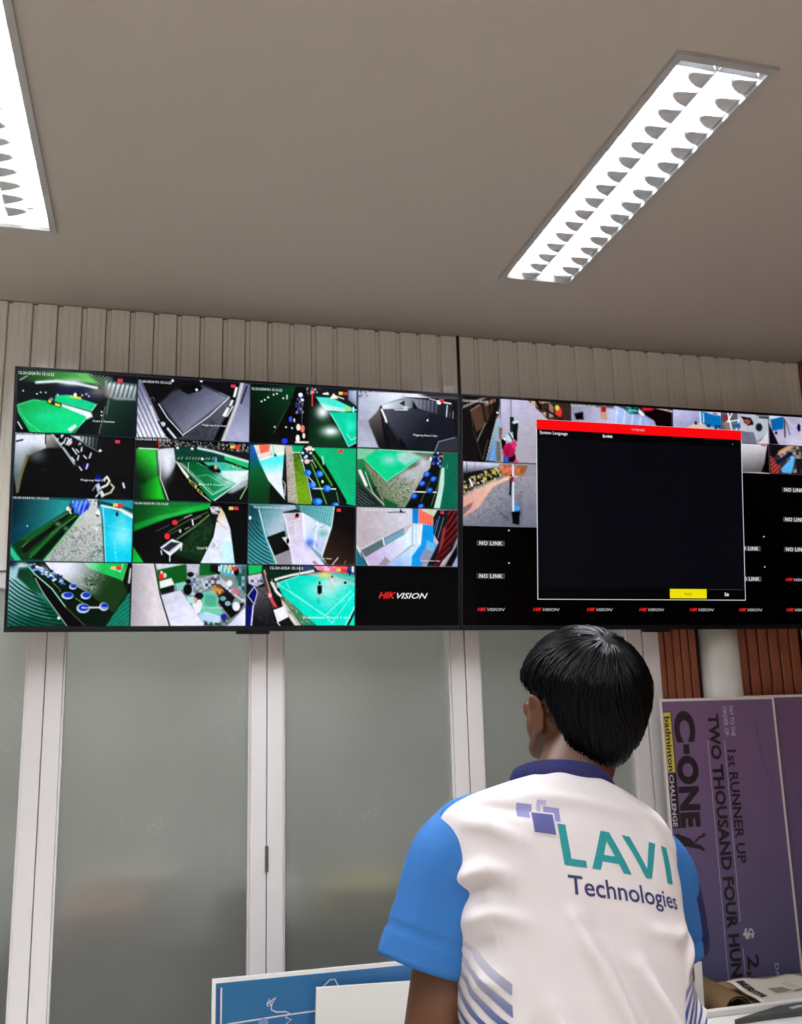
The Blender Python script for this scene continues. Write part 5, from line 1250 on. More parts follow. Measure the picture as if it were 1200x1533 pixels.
tv2.text('Exit', 0.7105, mt1 - 0.036, 0.7225, mt1 - 0.0195, M['lit_white'], 0.0020, offset=0.03)
tv2.quad(0.7445, mt0 + 0.066, 0.7465, mt0 + 0.070, M['lit_white'], 0.0020, 'status_dot')
# ------------------------------------------------------------------ desk, presentation cheques and clutter
M['desk'] = mat('desk_white', (236, 234, 230), 0.35)
M['desk_leg'] = mat('desk_leg_grey', (150, 150, 150), 0.4, metal=0.6)
M['foam'] = mat('foam_board_white', (238, 236, 230), 0.6, noise=(5, 0.02))
M['foam_edge'] = mat('foam_board_edge', (200, 192, 190), 0.7)
M['ink_black'] = mat('ink_black', (26, 18, 26), 0.5)
M['ink_white'] = mat('ink_white', (214, 208, 216), 0.5)
M['ink_yellow'] = mat('ink_yellow', (214, 198, 84), 0.5)
M['ink_line'] = mat('ink_pale_line', (170, 160, 184), 0.5)
M['ink_faint'] = mat('ink_faint_line', (92, 86, 128), 0.5)
M['kraft'] = mat('kraft_paper', (104, 80, 48), 0.8, noise=(30, 0.2))
M['carton'] = mat('carton_brown', (150, 118, 82), 0.85, noise=(12, 0.1))
M['newsprint'] = mat('newsprint', (206, 200, 186), 0.85, noise=(40, 0.07))
M['news_grey'] = mat('newsprint_picture', (132, 124, 110), 0.85, noise=(60, 0.3))
M['strap'] = mat('strap_grey', (66, 66, 66), 0.7, noise=(80, 0.2))
M['teal'] = mat('teal_fabric', (60, 118, 122), 0.7)
M['bench'] = mat('bench_grey', (120, 116, 110), 0.7)

def gradient_mat(name, c0, c1, c2, axis):
    """printed colour blend along one of the board's own axes"""
    m = bpy.data.materials.new(name); m.use_nodes = True
    nt = m.node_tree; b = nt.nodes['Principled BSDF']
    tc = nt.nodes.new('ShaderNodeTexCoord'); sp = nt.nodes.new('ShaderNodeSeparateXYZ')
    nt.links.new(tc.outputs['Generated'], sp.inputs[0])
    n = nt.nodes.new('ShaderNodeTexNoise'); n.inputs['Scale'].default_value = 3.0
    nt.links.new(tc.outputs['Generated'], n.inputs['Vector'])
    ad = nt.nodes.new('ShaderNodeMath'); ad.operation = 'MULTIPLY_ADD'; ad.inputs[1].default_value = 0.25
    nt.links.new(n.outputs['Fac'], ad.inputs[0]); nt.links.new(sp.outputs[axis], ad.inputs[2])
    cr = nt.nodes.new('ShaderNodeValToRGB')
    e = cr.color_ramp.elements
    e[0].color = rgba(c0); e[0].position = 0.12; e[1].color = rgba(c2); e[1].position = 1.08
    k = e.new(0.55); k.color = rgba(c1)
    nt.links.new(ad.outputs[0], cr.inputs[0]); nt.links.new(cr.outputs[0], b.inputs['Base Color'])
    b.inputs['Roughness'].default_value = 0.45
    return m
M['cheque_purple'] = gradient_mat('cheque_purple', (52, 80, 116), (96, 88, 126), (116, 90, 126), 2)
M['cheque_blue'] = gradient_mat('cheque_blue', (18, 96, 140), (40, 100, 150), (78, 88, 140), 0)

# the desk in front of the wall
desk = empty('desk', (0.0, 0, 0))
box('desk_top', 0.55, 2.12, 1.80, 2.290, 0.722, 0.750, M['desk'], desk, bevel=0.003)
box('rear_rim', 0.55, 2.12, 2.272, 2.290, 0.7503, 0.7660, M['desk'], desk, bevel=0.002)
for x, y in ((0.60, 1.85), (2.07, 1.85), (0.60, 2.24), (2.07, 2.24)):
    box('leg', x - 0.02, x + 0.02, y - 0.02, y + 0.02, 0.0, 0.7218, M['desk_leg'], desk, bevel=0.003)
box('apron', 0.62, 2.05, 2.235, 2.245, 0.52, 0.7218, M['desk_leg'], desk)
tag(desk, 'white desk with a raised rear rim in front of the man', 'desk')
# a low bench along the wall carries the boards
bench = empty('low_bench', (0, 0, 0))
box('bench_top', 0.02, 2.16, 2.34, 2.64, 0.40, 0.43, M['bench'], bench, bevel=0.003)
for x in (0.08, 1.1, 2.1):
    for y in (2.38, 2.60):
        box('leg', x - 0.02, x + 0.02, y - 0.02, y + 0.02, 0, 0.3998, M['bench'], bench)
tag(bench, 'low grey bench behind the desk carrying the boards', 'bench')

def flat(name, m, parent, polys):
    """flat print on a board's face: polys = list of (verts3d, faces)"""
    V, F = [], []
    for v, f in polys:
        o = len(V); V += list(v); F += [tuple(i + o for i in q) for q in f]
    return mesh(name, V, F, m, parent)

class Board:
    """upright foam board: local x to the right, z up, face at y=0 towards the room"""
    def __init__(self, name, x0, y, z0, w, h, lean, face, label, group, frame=0.008, cat='cheque board', roll=0.0):
        self.root = empty(name, (x0, y, z0), (-lean, roll, 0))
        self.w, self.h = w, h
        box('board_core', 0, w, 0.0006, 0.010, 0, h, M['foam_edge'], self.root, bevel=0.001, seg=1)
        if frame:
            v = [(0, 0, 0), (w, 0, 0), (w, 0, h), (0, 0, h)]
            mesh('white_border', v, [(0, 1, 2, 3)], M['foam'], self.root)
        self.face = box('printed_face', frame, w - frame, -0.0006, 0.0005, frame, h - frame, face, self.root)
        tag(self.root, label, cat, group)
    def rect(self, x0, z0, x1, z1, m, lift=0.0009, name='print_block'):
        return mesh(name, [(x0, -lift, z0), (x1, -lift, z0), (x1, -lift, z1), (x0, -lift, z1)], [(0, 1, 2, 3)], m, self.face)
    def down(self, body, x0, x1, za, zb, m, lift=0.0012, **kw):
        """lettering that reads downwards from za to zb, tops of the letters to the right"""
        v, f = fit_text(body, 0, 1, 0, 1, **kw)
        return mesh('lettering', [(x0 + p[1] * (x1 - x0), -lift, za + p[0] * (zb - za)) for p in v], f, m, self.face)
    def across(self, body, x0, x1, z0, z1, m, lift=0.0012, **kw):
        v, f = fit_text(body, x0, x1, z0, z1, **kw)
        return mesh('lettering', [(p[0], -lift, p[1]) for p in v], f, m, self.face)
    def path(self, pts, w, m, lift=0.0011, name='printed_line'):
        V, F = [], []
        for i, (x, z) in enumerate(pts):
            a = pts[max(i - 1, 0)]; b = pts[min(i + 1, len(pts) - 1)]
            dx, dz = b[0] - a[0], b[1] - a[1]; l = math.hypot(dx, dz) or 1
            V += [(x - dz / l * w / 2, -lift, z + dx / l * w / 2), (x + dz / l * w / 2, -lift, z - dx / l * w / 2)]
        F = [(2 * i, 2 * i + 1, 2 * i + 3, 2 * i + 2) for i in range(len(pts) - 1)]
        return mesh(name, V, F, m, self.face)
    def shape(self, pts, m, lift=0.0012, name='printed_figure'):
        return mesh(name, [(x, -lift, z) for x, z in pts], [tuple(range(len(pts)))], m, self.face)

BX, BY, BZ, BH = 1.4870, 2.598, 0.4310, 1.1040
pc = Board('presentation_cheque', BX, BY, BZ, 0.4005, BH, 0.0, M['cheque_purple'],
           'large purple runner-up cheque standing on end right beside the door frame', 'presentation cheques')
def bx(x): return x - BX
def bz(z): return z - BZ
# x = world x on the board, z = world z
pc.rect(bx(1.4960), bz(1.318), bx(1.5230), bz(1.497), M['ink_black'], 0.0009)
pc.rect(bx(1.4960), bz(1.320), bx(1.5205), bz(1.495), M['ink_yellow'], 0.0010)
pc.down('badminton', bx(1.4985), bx(1.5175), bz(1.483), bz(1.323), M['ink_black'], offset=0.02)
pc.rect(bx(1.4960), bz(1.160), bx(1.5230), bz(1.316), M['ink_black'], 0.0009)
pc.down('CHALLENGE', bx(1.4985), bx(1.5135), bz(1.313), bz(1.164), M['ink_white'], offset=0.02)
pc.down('C', bx(1.529), bx(1.600), bz(1.498), bz(1.405), M['ink_black'], offset=0.06, res=8)
pc.rect(bx(1.5545), bz(1.371), bx(1.574), bz(1.399), M['ink_black'], 0.0012)
pc.down('O', bx(1.527), bx(1.599), bz(1.366), bz(1.283), M['ink_black'], offset=0.06, res=8)
pc.down('N', bx(1.526), bx(1.594), bz(1.277), bz(1.208), M['ink_black'], offset=0.05)
pc.down('E', bx(1.524), bx(1.590), bz(1.203), bz(1.160), M['ink_black'], offset=0.06, res=8)
pc.down('TWO THOUSAND FOUR HUNDRED', bx(1.646), bx(1.684), bz(1.487), bz(0.594), M['ink_black'], offset=0.036)
pc.down('PAY TO THE', bx(1.7230), bx(1.7370), bz(1.509), bz(1.418), M['ink_white'], offset=0.0)
pc.down('ORDER OF:', bx(1.7010), bx(1.7150), bz(1.509), bz(1.418), M['ink_white'], offset=0.0)
pc.down('1st RUNNER UP', bx(1.7020), bx(1.7330), bz(1.378), bz(1.049), M['ink_black'], offset=0.02)
pc.path([(bx(1.6395), bz(1.409)), (bx(1.6345), bz(0.48))], 0.0028, M['ink_line'])
pc.path([(bx(1.6975), bz(1.407)), (bx(1.6920), bz(0.887))], 0.0028, M['ink_line'])
pc.path([(bx(1.6925), bz(0.815)), (bx(1.6915), bz(0.48))], 0.0028, M['ink_line'])
pc.down('$', bx(1.697), bx(1.735), bz(0.868), bz(0.838), M['ink_white'], offset=0.03)
pc.down('2,400', bx(1.696), bx(1.742), bz(0.795), bz(0.610), M['ink_black'], offset=0.02)
pc.down('DATE:', bx(1.793), bx(1.8055), bz(0.765), bz(0.690), M['ink_white'], offset=0.0)
fig = [(1.497, 1.141), (1.512, 1.145), (1.522, 1.139), (1.538, 1.134), (1.552, 1.128), (1.566, 1.114), (1.585, 1.108), (1.598, 1.093), (1.592, 1.091),
       (1.580, 1.098), (1.566, 1.100), (1.550, 1.104), (1.534, 1.108), (1.518, 1.106), (1.505, 1.108), (1.497, 1.116)]
pc.shape([(bx(a), bz(b)) for a, b in fig], M['ink_black'])
pc.path([(bx(1.566), bz(1.118)), (bx(1.580), bz(1.130)), (bx(1.590), bz(1.133))], 0.007, M['ink_black'])
pc.shape([(bx(1.589), bz(1.128)), (bx(1.600), bz(1.131)), (bx(1.603), bz(1.141)), (bx(1.593), bz(1.142))], M['ink_black'])
def arc(cx, cz, rx, rz, a0, a1, n=24):
    return [(bx(cx + rx * math.cos(math.radians(a0 + (a1 - a0) * i / n))), bz(cz + rz * math.sin(math.radians(a0 + (a1 - a0) * i / n)))) for i in range(n + 1)]
pc.path(arc(1.50, 0.55, 0.25, 0.52, 15, 84), 0.0022, M['ink_faint'])
pc.path(arc(1.54, 0.60, 0.16, 0.42, 20, 80), 0.0020, M['ink_faint'])
pc.path(arc(1.50, 0.42, 0.14, 0.36, 40, 88), 0.0028, M['ink_line'])
pc.path(arc(1.90, 1.44, 0.085, 0.20, 172, 236), 0.007, M['ink_faint'])
pc2 = Board('presentation_cheque', 1.752, 2.6165, BZ, 0.4005, BH + 0.004, 0.0, M['cheque_purple'],
            'large purple cheque at the right picture edge, half hidden behind the runner-up cheque', 'presentation cheques')
pc2.path([(0.20, 0.80), (0.23, 0.62), (0.29, 0.48), (0.36, 0.40)], 0.010, M['ink_faint'])

# blue cheque lying lengthwise and a blank board leaning in front of it
bc = Board('presentation_cheque', 0.1545, 2.412, 0.4310, 1.03, 0.4840, 0.0, M['cheque_blue'],
           'blue signed cheque board lying lengthwise behind the blank white board', 'presentation cheques', frame=0.009)
x0_, x1_, z0_, z1_ = 0.012, 1.018, 0.012, 0.4725
bc.rect(0.0125, 0.0, 0.0195, 0.4645, mat('ink_navy_stripe', (40, 66, 118), 0.5), 0.0008, 'border_stripe')
bc.rect(0.0195, 0.0, 0.0235, 0.4650, M['ink_white'], 0.0009, 'border_stripe')
bc.path([(0.035, 0.385), (0.18, 0.3915), (0.40, 0.3975)], 0.0034, M['ink_white'])
bc.path([(0.128, 0.4185), (0.150, 0.432), (0.140, 0.4185), (0.138, 0.407), (0.150, 0.400), (0.172, 0.3985)], 0.0030, M['ink_white'], name='signature')
bc.path([(0.128, 0.4185), (0.133, 0.431), (0.138, 0.415), (0.128, 0.416)], 0.0028, M['ink_white'], name='signature')
bc.path([(0.170, 0.400), (0.182, 0.394), (0.172, 0.386), (0.186, 0.380), (0.174, 0.372), (0.186, 0.366)], 0.0030, M['ink_white'], name='signature')
bc.path([(0.262, 0.444), (0.280, 0.459), (0.292, 0.4585), (0.300, 0.444)], 0.0030, M['ink_white'], name='signature')
bc.shape([(0.120 + 0.012 * math.cos(a), 0.380 + 0.0095 * math.sin(a)) for a in [2 * math.pi * i / 20 for i in range(20)]], mat('ink_pale_blue', (110, 140, 180), 0.5), name='print_dot')
wb2 = Board('blank_board', 0.3840, 2.3840, 0.4630, 1.0300, 0.4190, 0.0, M['foam'],
            'blank white foam board leaning behind the desk and the man', None, frame=0.0, cat='board', roll=0.030)

# cartons behind the desk with a kraft paper roll and a newspaper on top
def carton(cx0, cx1, cy0, cy1, cz0, cz1, label):
    ct = empty('carton', (0, 0, 0))
    box('side_panel', cx0, cx1, cy0, cy0 + 0.005, cz0, cz1, M['carton'], ct)
    box('side_panel', cx0, cx1, cy1 - 0.005, cy1, cz0, cz1, M['carton'], ct)
    box('side_panel', cx0, cx0 + 0.005, cy0 + 0.005, cy1 - 0.005, cz0, cz1, M['carton'], ct)
    box('side_panel', cx1 - 0.005, cx1, cy0 + 0.005, cy1 - 0.005, cz0, cz1, M['carton'], ct)
    box('bottom_panel', cx0 + 0.005, cx1 - 0.005, cy0 + 0.005, cy1 - 0.005, cz0, cz0 + 0.005, M['carton'], ct)
    box('top_panel', cx0 + 0.005, cx1 - 0.005, cy0 + 0.005, cy1 - 0.005, cz1 - 0.005, cz1, M['carton'], ct)
    tag(ct, label, 'box', 'cartons behind the desk')
carton(1.556, 1.92, 2.345, 2.575, 0.431, 0.7385, 'brown carton under the folded newspaper')
carton(1.440, 1.552, 2.335, 2.560, 0.431, 0.6855, 'narrow brown carton under the kraft paper roll')

def roll_of_paper():
    root = empty('paper_roll', (1.497, 2.435, 0.686))
    n = 56; R_ = 0.0455; L_ = 0.205
    V, F = [], []
    turns = 1.6
    for i in range(n + 1):
        a = math.radians(-95) + turns * 2 * math.pi * i / n
        r = R_ - 0.009 * i / n
        for e in (-0.5, 0.5):
            for rr in (r, r - 0.0012):
                V.append((rr * math.cos(a) + 0.06 * L_ * e, L_ * e, R_ + rr * math.sin(a)))
    for i in range(n):
        b = 4 * i
        F += [(b, b + 4, b + 6, b + 2), (b + 1, b + 3, b + 7, b + 5), (b, b + 1, b + 5, b + 4), (b + 2, b + 6, b + 7, b + 3)]
    F += [(0, 2, 3, 1), (4 * n, 4 * n + 1, 4 * n + 3, 4 * n + 2)]
    mesh('rolled_sheet', V, F, M['kraft'], root, True)
    tag(root, 'open roll of brown kraft paper beside the newspaper', 'paper roll')
roll_of_paper()

def newspaper():
    root = empty('newspaper', (0, 0, 0))
    # a folded sheet draped over the roll and down to the carton
    nu, nv = 20, 10
    A, B_, C_, D_ = Vector((1.560, 2.492, 0.7640)), Vector((1.752, 2.488, 0.7640)), Vector((1.850, 2.345, 0.7520)), Vector((1.556, 2.322, 0.7520))
    V = []
    for layer in (0, 1):
        for j in range(nv + 1):
            v = j / nv
            for i in range(nu + 1):
                u = i / nu
                p = (A * (1 - u) + B_ * u) * (1 - v) + (D_ * (1 - u) + C_ * u) * v
                z = p.z + 0.004 * math.sin(u * 7 + v * 3) + 0.003 * math.sin(v * 9) - 0.004 * layer
                V.append((p.x, p.y, z))
    n = (nu + 1) * (nv + 1)
    F = []
    for j in range(nv):
        for i in range(nu):
            a = j * (nu + 1) + i
            F.append((a, a + nu + 1, a + nu + 2, a + 1)); F.append((n + a, n + a + 1, n + a + nu + 2, n + a + nu + 1))
    ring = [i for i in range(nu + 1)] + [(j + 1) * (nu + 1) - 1 for j in range(1, nv + 1)] + [nv * (nu + 1) + i for i in range(nu - 1, -1, -1)] + [j * (nu + 1) for j in range(nv - 1, 0, -1)]
    for a, b in zip(ring, ring[1:] + ring[:1]):
        F.append((a, b, n + b, n + a))
    sheet = mesh('folded_sheet', V, F, M['newsprint'], root, True)
    bm = bmesh.new(); bm.from_mesh(sheet.data); bmesh.ops.recalc_face_normals(bm, faces=bm.faces); bm.to_mesh(sheet.data); bm.free()
    def on(u, v, lift=0.0012):
        p = (A * (1 - u) + B_ * u) * (1 - v) + (D_ * (1 - u) + C_ * u) * v
        return (p.x, p.y, p.z + 0.004 * math.sin(u * 7 + v * 3) + 0.003 * math.sin(v * 9) + lift)
    def patch(u0, v0, u1, v1, m, name):
        V, F = [], []
        k = 6
        for j in range(k + 1):
            for i in range(k + 1):
                V.append(on(u0 + (u1 - u0) * i / k, v0 + (v1 - v0) * j / k))
        for j in range(k):
            for i in range(k):
                a = j * (k + 1) + i; F.append((a, a + 1, a + k + 2, a + k + 1))
        mesh(name, V, F, m, sheet)
    patch(0.36, 0.42, 0.56, 0.62, M['news_grey'], 'printed_photo'); patch(0.52, 0.66, 0.66, 0.76, M['news_grey'], 'printed_photo')
    v, f = fit_text('BERITA', 0, 1, 0, 1, offset=0.05)
    mesh('headline', [on(0.055 + 0.11 * p[1], 0.18 + 0.66 * (p[0]), 0.0018) for p in v], f, M['ink_black'], sheet)
    for q in range(5):
        patch(0.62 + 0.05 * q, 0.3, 0.65 + 0.05 * q, 0.55, mat('newsprint_column', (186, 180, 166), 0.85), 'text_column') if q < 2 else None
    tag(root, 'folded newspaper on the carton at the lower right', 'newspaper')
newspaper()

def strap():
    root = empty('strap', (0, 0, 0))
    z = 0.7510
    pts = [(1.395, 2.205), (1.46, 2.228), (1.56, 2.262), (1.640, 2.268), (1.700, 2.268), (1.700, 2.205), (1.62, 2.208), (1.50, 2.210)]
    prism('strap_body', pts, 'z', z, z + 0.012, M['strap'], root)
    prism('teal_end', [(1.7005, 2.268), (1.80, 2.268), (1.80, 2.20), (1.7005, 2.205)], 'z', z, z + 0.016, M['teal'], root)
    for body, xa, xb in (('WRIST', 1.575, 1.615), ('BAND', 1.640, 1.678)):
        v, f = fit_text('I' * 6, 0, 1, 0, 1, offset=0.05)
        mesh('lettering', [(xa + (xb - xa) * p[0], 2.226 + 0.014 * p[1] + 0.25 * (xa + (xb - xa) * p[0] - 1.575), z + 0.0126) for p in v], f, M['ink_white'], root)
    tag(root, 'dark grey strap with a teal end lying on the white desk', 'strap')
strap()
# ------------------------------------------------------------------ the man at the desk
M['skin'] = mat('skin', (94, 56, 33), 0.5, noise=(35, 0.06), bump=(300, 0.04))
M['hair'] = mat('black_hair', (2, 2, 3), 0.40, spec=0.09)
M['shirt_blue'] = mat('shirt_blue', (50, 107, 172), 0.8, spec=0.25, noise=(7, 0.06), bump=(30, 0.45))
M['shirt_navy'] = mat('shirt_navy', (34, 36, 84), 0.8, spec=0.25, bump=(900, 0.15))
M['shirt_cloth'] = attr_mat('shirt_cloth', 0.9, spec=0.15, bump=(24, 0.5))
M['shirt_print'] = attr_mat('shirt_print', 0.8, spec=0.2)
M['trousers'] = mat('trousers_dark', (36, 38, 46), 0.85)
M['shoe'] = mat('shoe_black', (24, 24, 26), 0.5)
M['eye_white'] = mat('eye_white', (232, 228, 222), 0.2)
M['eye_iris'] = mat('eye_iris', (36, 22, 14), 0.2)

person = empty('person', (0.62, 1.35, 0))
PW = Vector((0.62, 1.35, 0))
def spline(keys, xs):
    """smooth (Catmull-Rom) interpolation of rows of numbers; first column is the parameter"""
    K = np.array(keys, float)
    out = []
    for x in xs:
        i = int(np.clip(np.searchsorted(K[:, 0], x) - 1, 0, len(K) - 2))
        p0, p1, p2, p3 = K[max(i - 1, 0)], K[i], K[i + 1], K[min(i + 2, len(K) - 1)]
        t = (x - p1[0]) / (p2[0] - p1[0])
        m1 = (p2 - p0) / max(p2[0] - p0[0], 1e-9) * (p2[0] - p1[0]); m2 = (p3 - p1) / max(p3[0] - p1[0], 1e-9) * (p2[0] - p1[0])
        out.append((2 * t ** 3 - 3 * t ** 2 + 1) * p1 + (t ** 3 - 2 * t ** 2 + t) * m1 + (-2 * t ** 3 + 3 * t ** 2) * p2 + (t ** 3 - t ** 2) * m2)
    return np.array(out)

# --- shirt torso: rings that lean forward and dip to the right
#        h      cx     cy     a      b    pitch  roll
KEY = [(0.840, 0.590, 1.285, 0.172, 0.120, 4, 0.0),
       (0.950, 0.588, 1.300, 0.169, 0.116, 6, 0.5),
       (1.060, 0.587, 1.318, 0.171, 0.115, 8, 1.0),
       (1.150, 0.587, 1.334, 0.175, 0.115, 11, 2.0),
       (1.220, 0.587, 1.346, 0.179, 0.113, 14, 4.0),
       (1.275, 0.586, 1.355, 0.183, 0.109, 17, 5.5),
       (1.315, 0.584, 1.362, 0.187, 0.103, 19, 6.5),
       (1.342, 0.586, 1.368, 0.184, 0.095, 21, 7.0),
       (1.362, 0.593, 1.373, 0.164, 0.087, 22, 7.5),
       (1.378, 0.603, 1.377, 0.126, 0.079, 22, 8.0),
       (1.390, 0.611, 1.381, 0.092, 0.072, 22, 8.5),
       (1.397, 0.615, 1.385, 0.075, 0.067, 20, 9.0)]
NR, NS = 150, 288
hs = np.linspace(KEY[0][0], KEY[-1][0], NR)
RK = spline(KEY, hs)
th = np.linspace(0, 2 * np.pi, NS, endpoint=False)      # 0 = middle of the back, + towards the right arm
TOR = np.zeros((NR, NS, 3))
def torso_ring(r, grow=0.0, thv=th, n=2.35):
    h, cx, cy, a, b, pi_, ro = r
    s, c = np.sin(thv), np.cos(thv)
    x = (a + grow) * np.sign(s) * np.abs(s) ** (2 / n)
    y = -(b + grow) * np.sign(c) * np.abs(c) ** (2 / n)
    z = -np.tan(np.radians(pi_)) * y - np.tan(np.radians(ro)) * x
    return np.stack([cx + x, cy + y, h + z], -1)
for j in range(NR):
    TOR[j] = torso_ring(RK[j])
# outward normals of the undisplaced surface
def grid_normals(G):
    du = np.roll(G, -1, 1) - np.roll(G, 1, 1)
    dv = np.gradient(G, axis=0)
    n = np.cross(du, dv)
    n /= np.linalg.norm(n, axis=-1, keepdims=True) + 1e-12
    return n
NRM = grid_normals(TOR)
ctr = np.stack([RK[:, 1], RK[:, 2]], -1)[:, None, :]
if ((TOR[:, :, :2] - ctr) * NRM[:, :, :2]).sum() < 0:
    NRM = -NRM
# folds: soft ridges along lines given in (back-angle in degrees, height)
def fold(path, width, amp):
    P_ = np.array(path, float)
    A = np.degrees((th + np.pi) % (2 * np.pi) - np.pi)[None, :] * 0.0031          # rough metres along the girth
    Hh = hs[:, None] + 0 * A
    A = A + 0 * Hh
    d = np.full(A.shape, 9.0); tt = np.zeros(A.shape)
    n = len(P_) - 1
    for i in range(n):
        a = np.array([P_[i, 0] * 0.0031, P_[i, 1]]); b = np.array([P_[i + 1, 0] * 0.0031, P_[i + 1, 1]])
        e = b - a
        t = np.clip(((A - a[0]) * e[0] + (Hh - a[1]) * e[1]) / (e @ e), 0, 1)
        q = np.hypot(A - a[0] - e[0] * t, Hh - a[1] - e[1] * t)
        m = q < d
        d = np.where(m, q, d); tt = np.where(m, (i + t) / n, tt)
    fade = np.sin(np.pi * np.clip(tt, 0.04, 0.96)) ** 0.6
    return amp * fade * np.exp(-(d / width) ** 2)
DSP = np.zeros((NR, NS))
for path, w, a in [
        ([(-8, 1.215), (0, 1.16), (8, 1.09), (14, 1.00), (18, 0.93)], 0.013, 0.0062),
        ([(-2, 1.20), (6, 1.13), (13, 1.06), (20, 0.96)], 0.010, -0.0040),
        ([(14, 1.16), (26, 1.10), (34, 1.03), (44, 0.97)], 0.012, 0.0060),
        ([(8, 1.15), (18, 1.08), (26, 1.00), (34, 0.94)], 0.011, -0.0040),
        ([(-22, 1.12), (-12, 1.05), (-6, 0.98), (0, 0.90)], 0.013, 0.0045),
        ([(-30, 1.10), (-22, 1.04), (-14, 0.96)], 0.012, -0.0035),
        ([(-86, 1.235), (-66, 1.262), (-46, 1.270), (-32, 1.262)], 0.010, 0.0062),
        ([(-86, 1.215), (-68, 1.240), (-50, 1.250), (-36, 1.243)], 0.008, -0.0050),
        ([(-84, 1.190), (-66, 1.215), (-46, 1.222), (-30, 1.212)], 0.010, 0.0052),
        ([(-82, 1.165), (-64, 1.186), (-46, 1.190)], 0.009, -0.0040),
        ([(-80, 1.13), (-60, 1.150), (-44, 1.148)], 0.012, 0.0035),
        ([(-60, 1.325), (-40, 1.318), (-24, 1.300)], 0.010, 0.0032),
        ([(-50, 1.345), (-30, 1.338), (-14, 1.335)], 0.007, -0.0022),
        ([(-30, 1.362), (0, 1.352), (30, 1.340)], 0.007, 0.0022),
        ([(30, 1.355), (50, 1.33), (66, 1.30)], 0.009, 0.0030),
        ([(88, 1.21), (66, 1.18), (50, 1.15)], 0.012, 0.0045),
        ([(86, 1.14), (68, 1.10), (56, 1.05)], 0.012, 0.0050),
        ([(84, 1.08), (70, 1.04), (60, 0.98)], 0.010, -0.0040),
        ([(20, 1.20), (40, 1.19), (60, 1.20)], 0.012, 0.0022)]:
    DSP += fold(path, w * (0.85 if path[0][1] < 1.22 and abs(path[0][0]) < 35 else 1.0), a * (4.0 if path[0][1] < 1.22 and abs(path[0][0]) < 35 else 2.5))
DSP *= np.clip((76 - np.abs(np.degrees((th + np.pi) % (2 * np.pi) - np.pi)))[None, :] / 18, 0, 1) ** 0.8 * (hs[:, None] > 1.1) + (hs[:, None] <= 1.1)
rr = rng.normal(size=(14, 3))
for q in range(14):
    DSP += 0.00035 * np.sin(hs[:, None] * (30 + 9 * q) + rr[q, 0] * 3 + th[None, :] * round(3 + 5 * abs(rr[q, 1]))) * (q < 9)
TOR = TOR + NRM * DSP[..., None]
# arc length from the middle of the back along every ring
def arc_tables():
    S = np.zeros((NR, NS))
    for j in range(NR):
        seg = np.linalg.norm(np.diff(np.vstack([TOR[j], TOR[j][:1]]), axis=0), axis=1)
        c = np.concatenate([[0], np.cumsum(seg)])
        S[j] = c[:-1]
    tot = np.array([np.linalg.norm(np.diff(np.vstack([TOR[j], TOR[j][:1]]), axis=0), axis=1).sum() for j in range(NR)])
    return S, tot
ARC, TOT = arc_tables()
NRM2 = grid_normals(TOR)
if ((TOR[:, :, :2] - ctr) * NRM2[:, :, :2]).sum() < 0:
    NRM2 = -NRM2
def on_back(s, h, lift=0.0007):
    """point on the shirt: s metres right of the middle of the back, ring height h"""
    fj = np.clip((h - hs[0]) / (hs[-1] - hs[0]) * (NR - 1), 0, NR - 1.001)
    j = int(fj); f = fj - j
    out = np.zeros(3); nn = np.zeros(3)
    for jj, w in ((j, 1 - f), (j + 1, f)):
        q = s % TOT[jj]
        i = int(np.searchsorted(ARC[jj], q, side='right') - 1)
        i2 = (i + 1) % NS
        a0 = ARC[jj][i]; a1 = ARC[jj][i2] if i2 else TOT[jj]
        t = (q - a0) / max(a1 - a0, 1e-9)
        out += w * (TOR[jj, i] * (1 - t) + TOR[jj, i2] * t); nn += w * (NRM2[jj, i] * (1 - t) + NRM2[jj, i2] * t)
    nn /= np.linalg.norm(nn)
    return out + nn * lift
def to_person(P_):
    return np.asarray(P_) - np.array(PW)

# colours dyed into the torso panels: white back and front, blue shoulder strip at the front of the seam
ang = np.degrees((th + np.pi) % (2 * np.pi) - np.pi)[None, :] + 0 * hs[:, None]
wht, blu = lin((224, 216, 216)), lin((50, 107, 172))
seam = 78 + 20 * np.clip((1.33 - hs[:, None]) / 0.1, 0, 1) - 26 * np.clip((hs[:, None] - 1.335) / 0.045, 0, 1)
front = np.clip((np.abs(ang) - seam) / 1.5 + 0.5, 0, 1) * np.clip((hs[:, None] - 1.20) / 0.02, 0, 1)
COLR = wht[None, None] * (1 - front[..., None]) + blu[None, None] * front[..., None]
side = np.clip((np.abs(ang) - 97) / 1.5, 0, 1) * np.clip((1.22 - hs[:, None]) / 0.02, 0, 1)
COLR = COLR * (1 - side[..., None]) + blu[None, None] * side[..., None]
i = (np.arange(NR - 1)[:, None] * NS + np.arange(NS)[None, :]); i2 = (np.arange(NR - 1)[:, None] * NS + (np.arange(NS)[None, :] + 1) % NS)
Q = np.stack([i, i2, i2 + NS, i + NS], -1).reshape(-1, 4)
shirt = big_mesh('shirt', to_person(TOR.reshape(-1, 3)), Q, M['shirt_cloth'], person, COLR.reshape(-1, 3))
tag(shirt, 'white polo shirt back with blue sleeves and teal lettering')

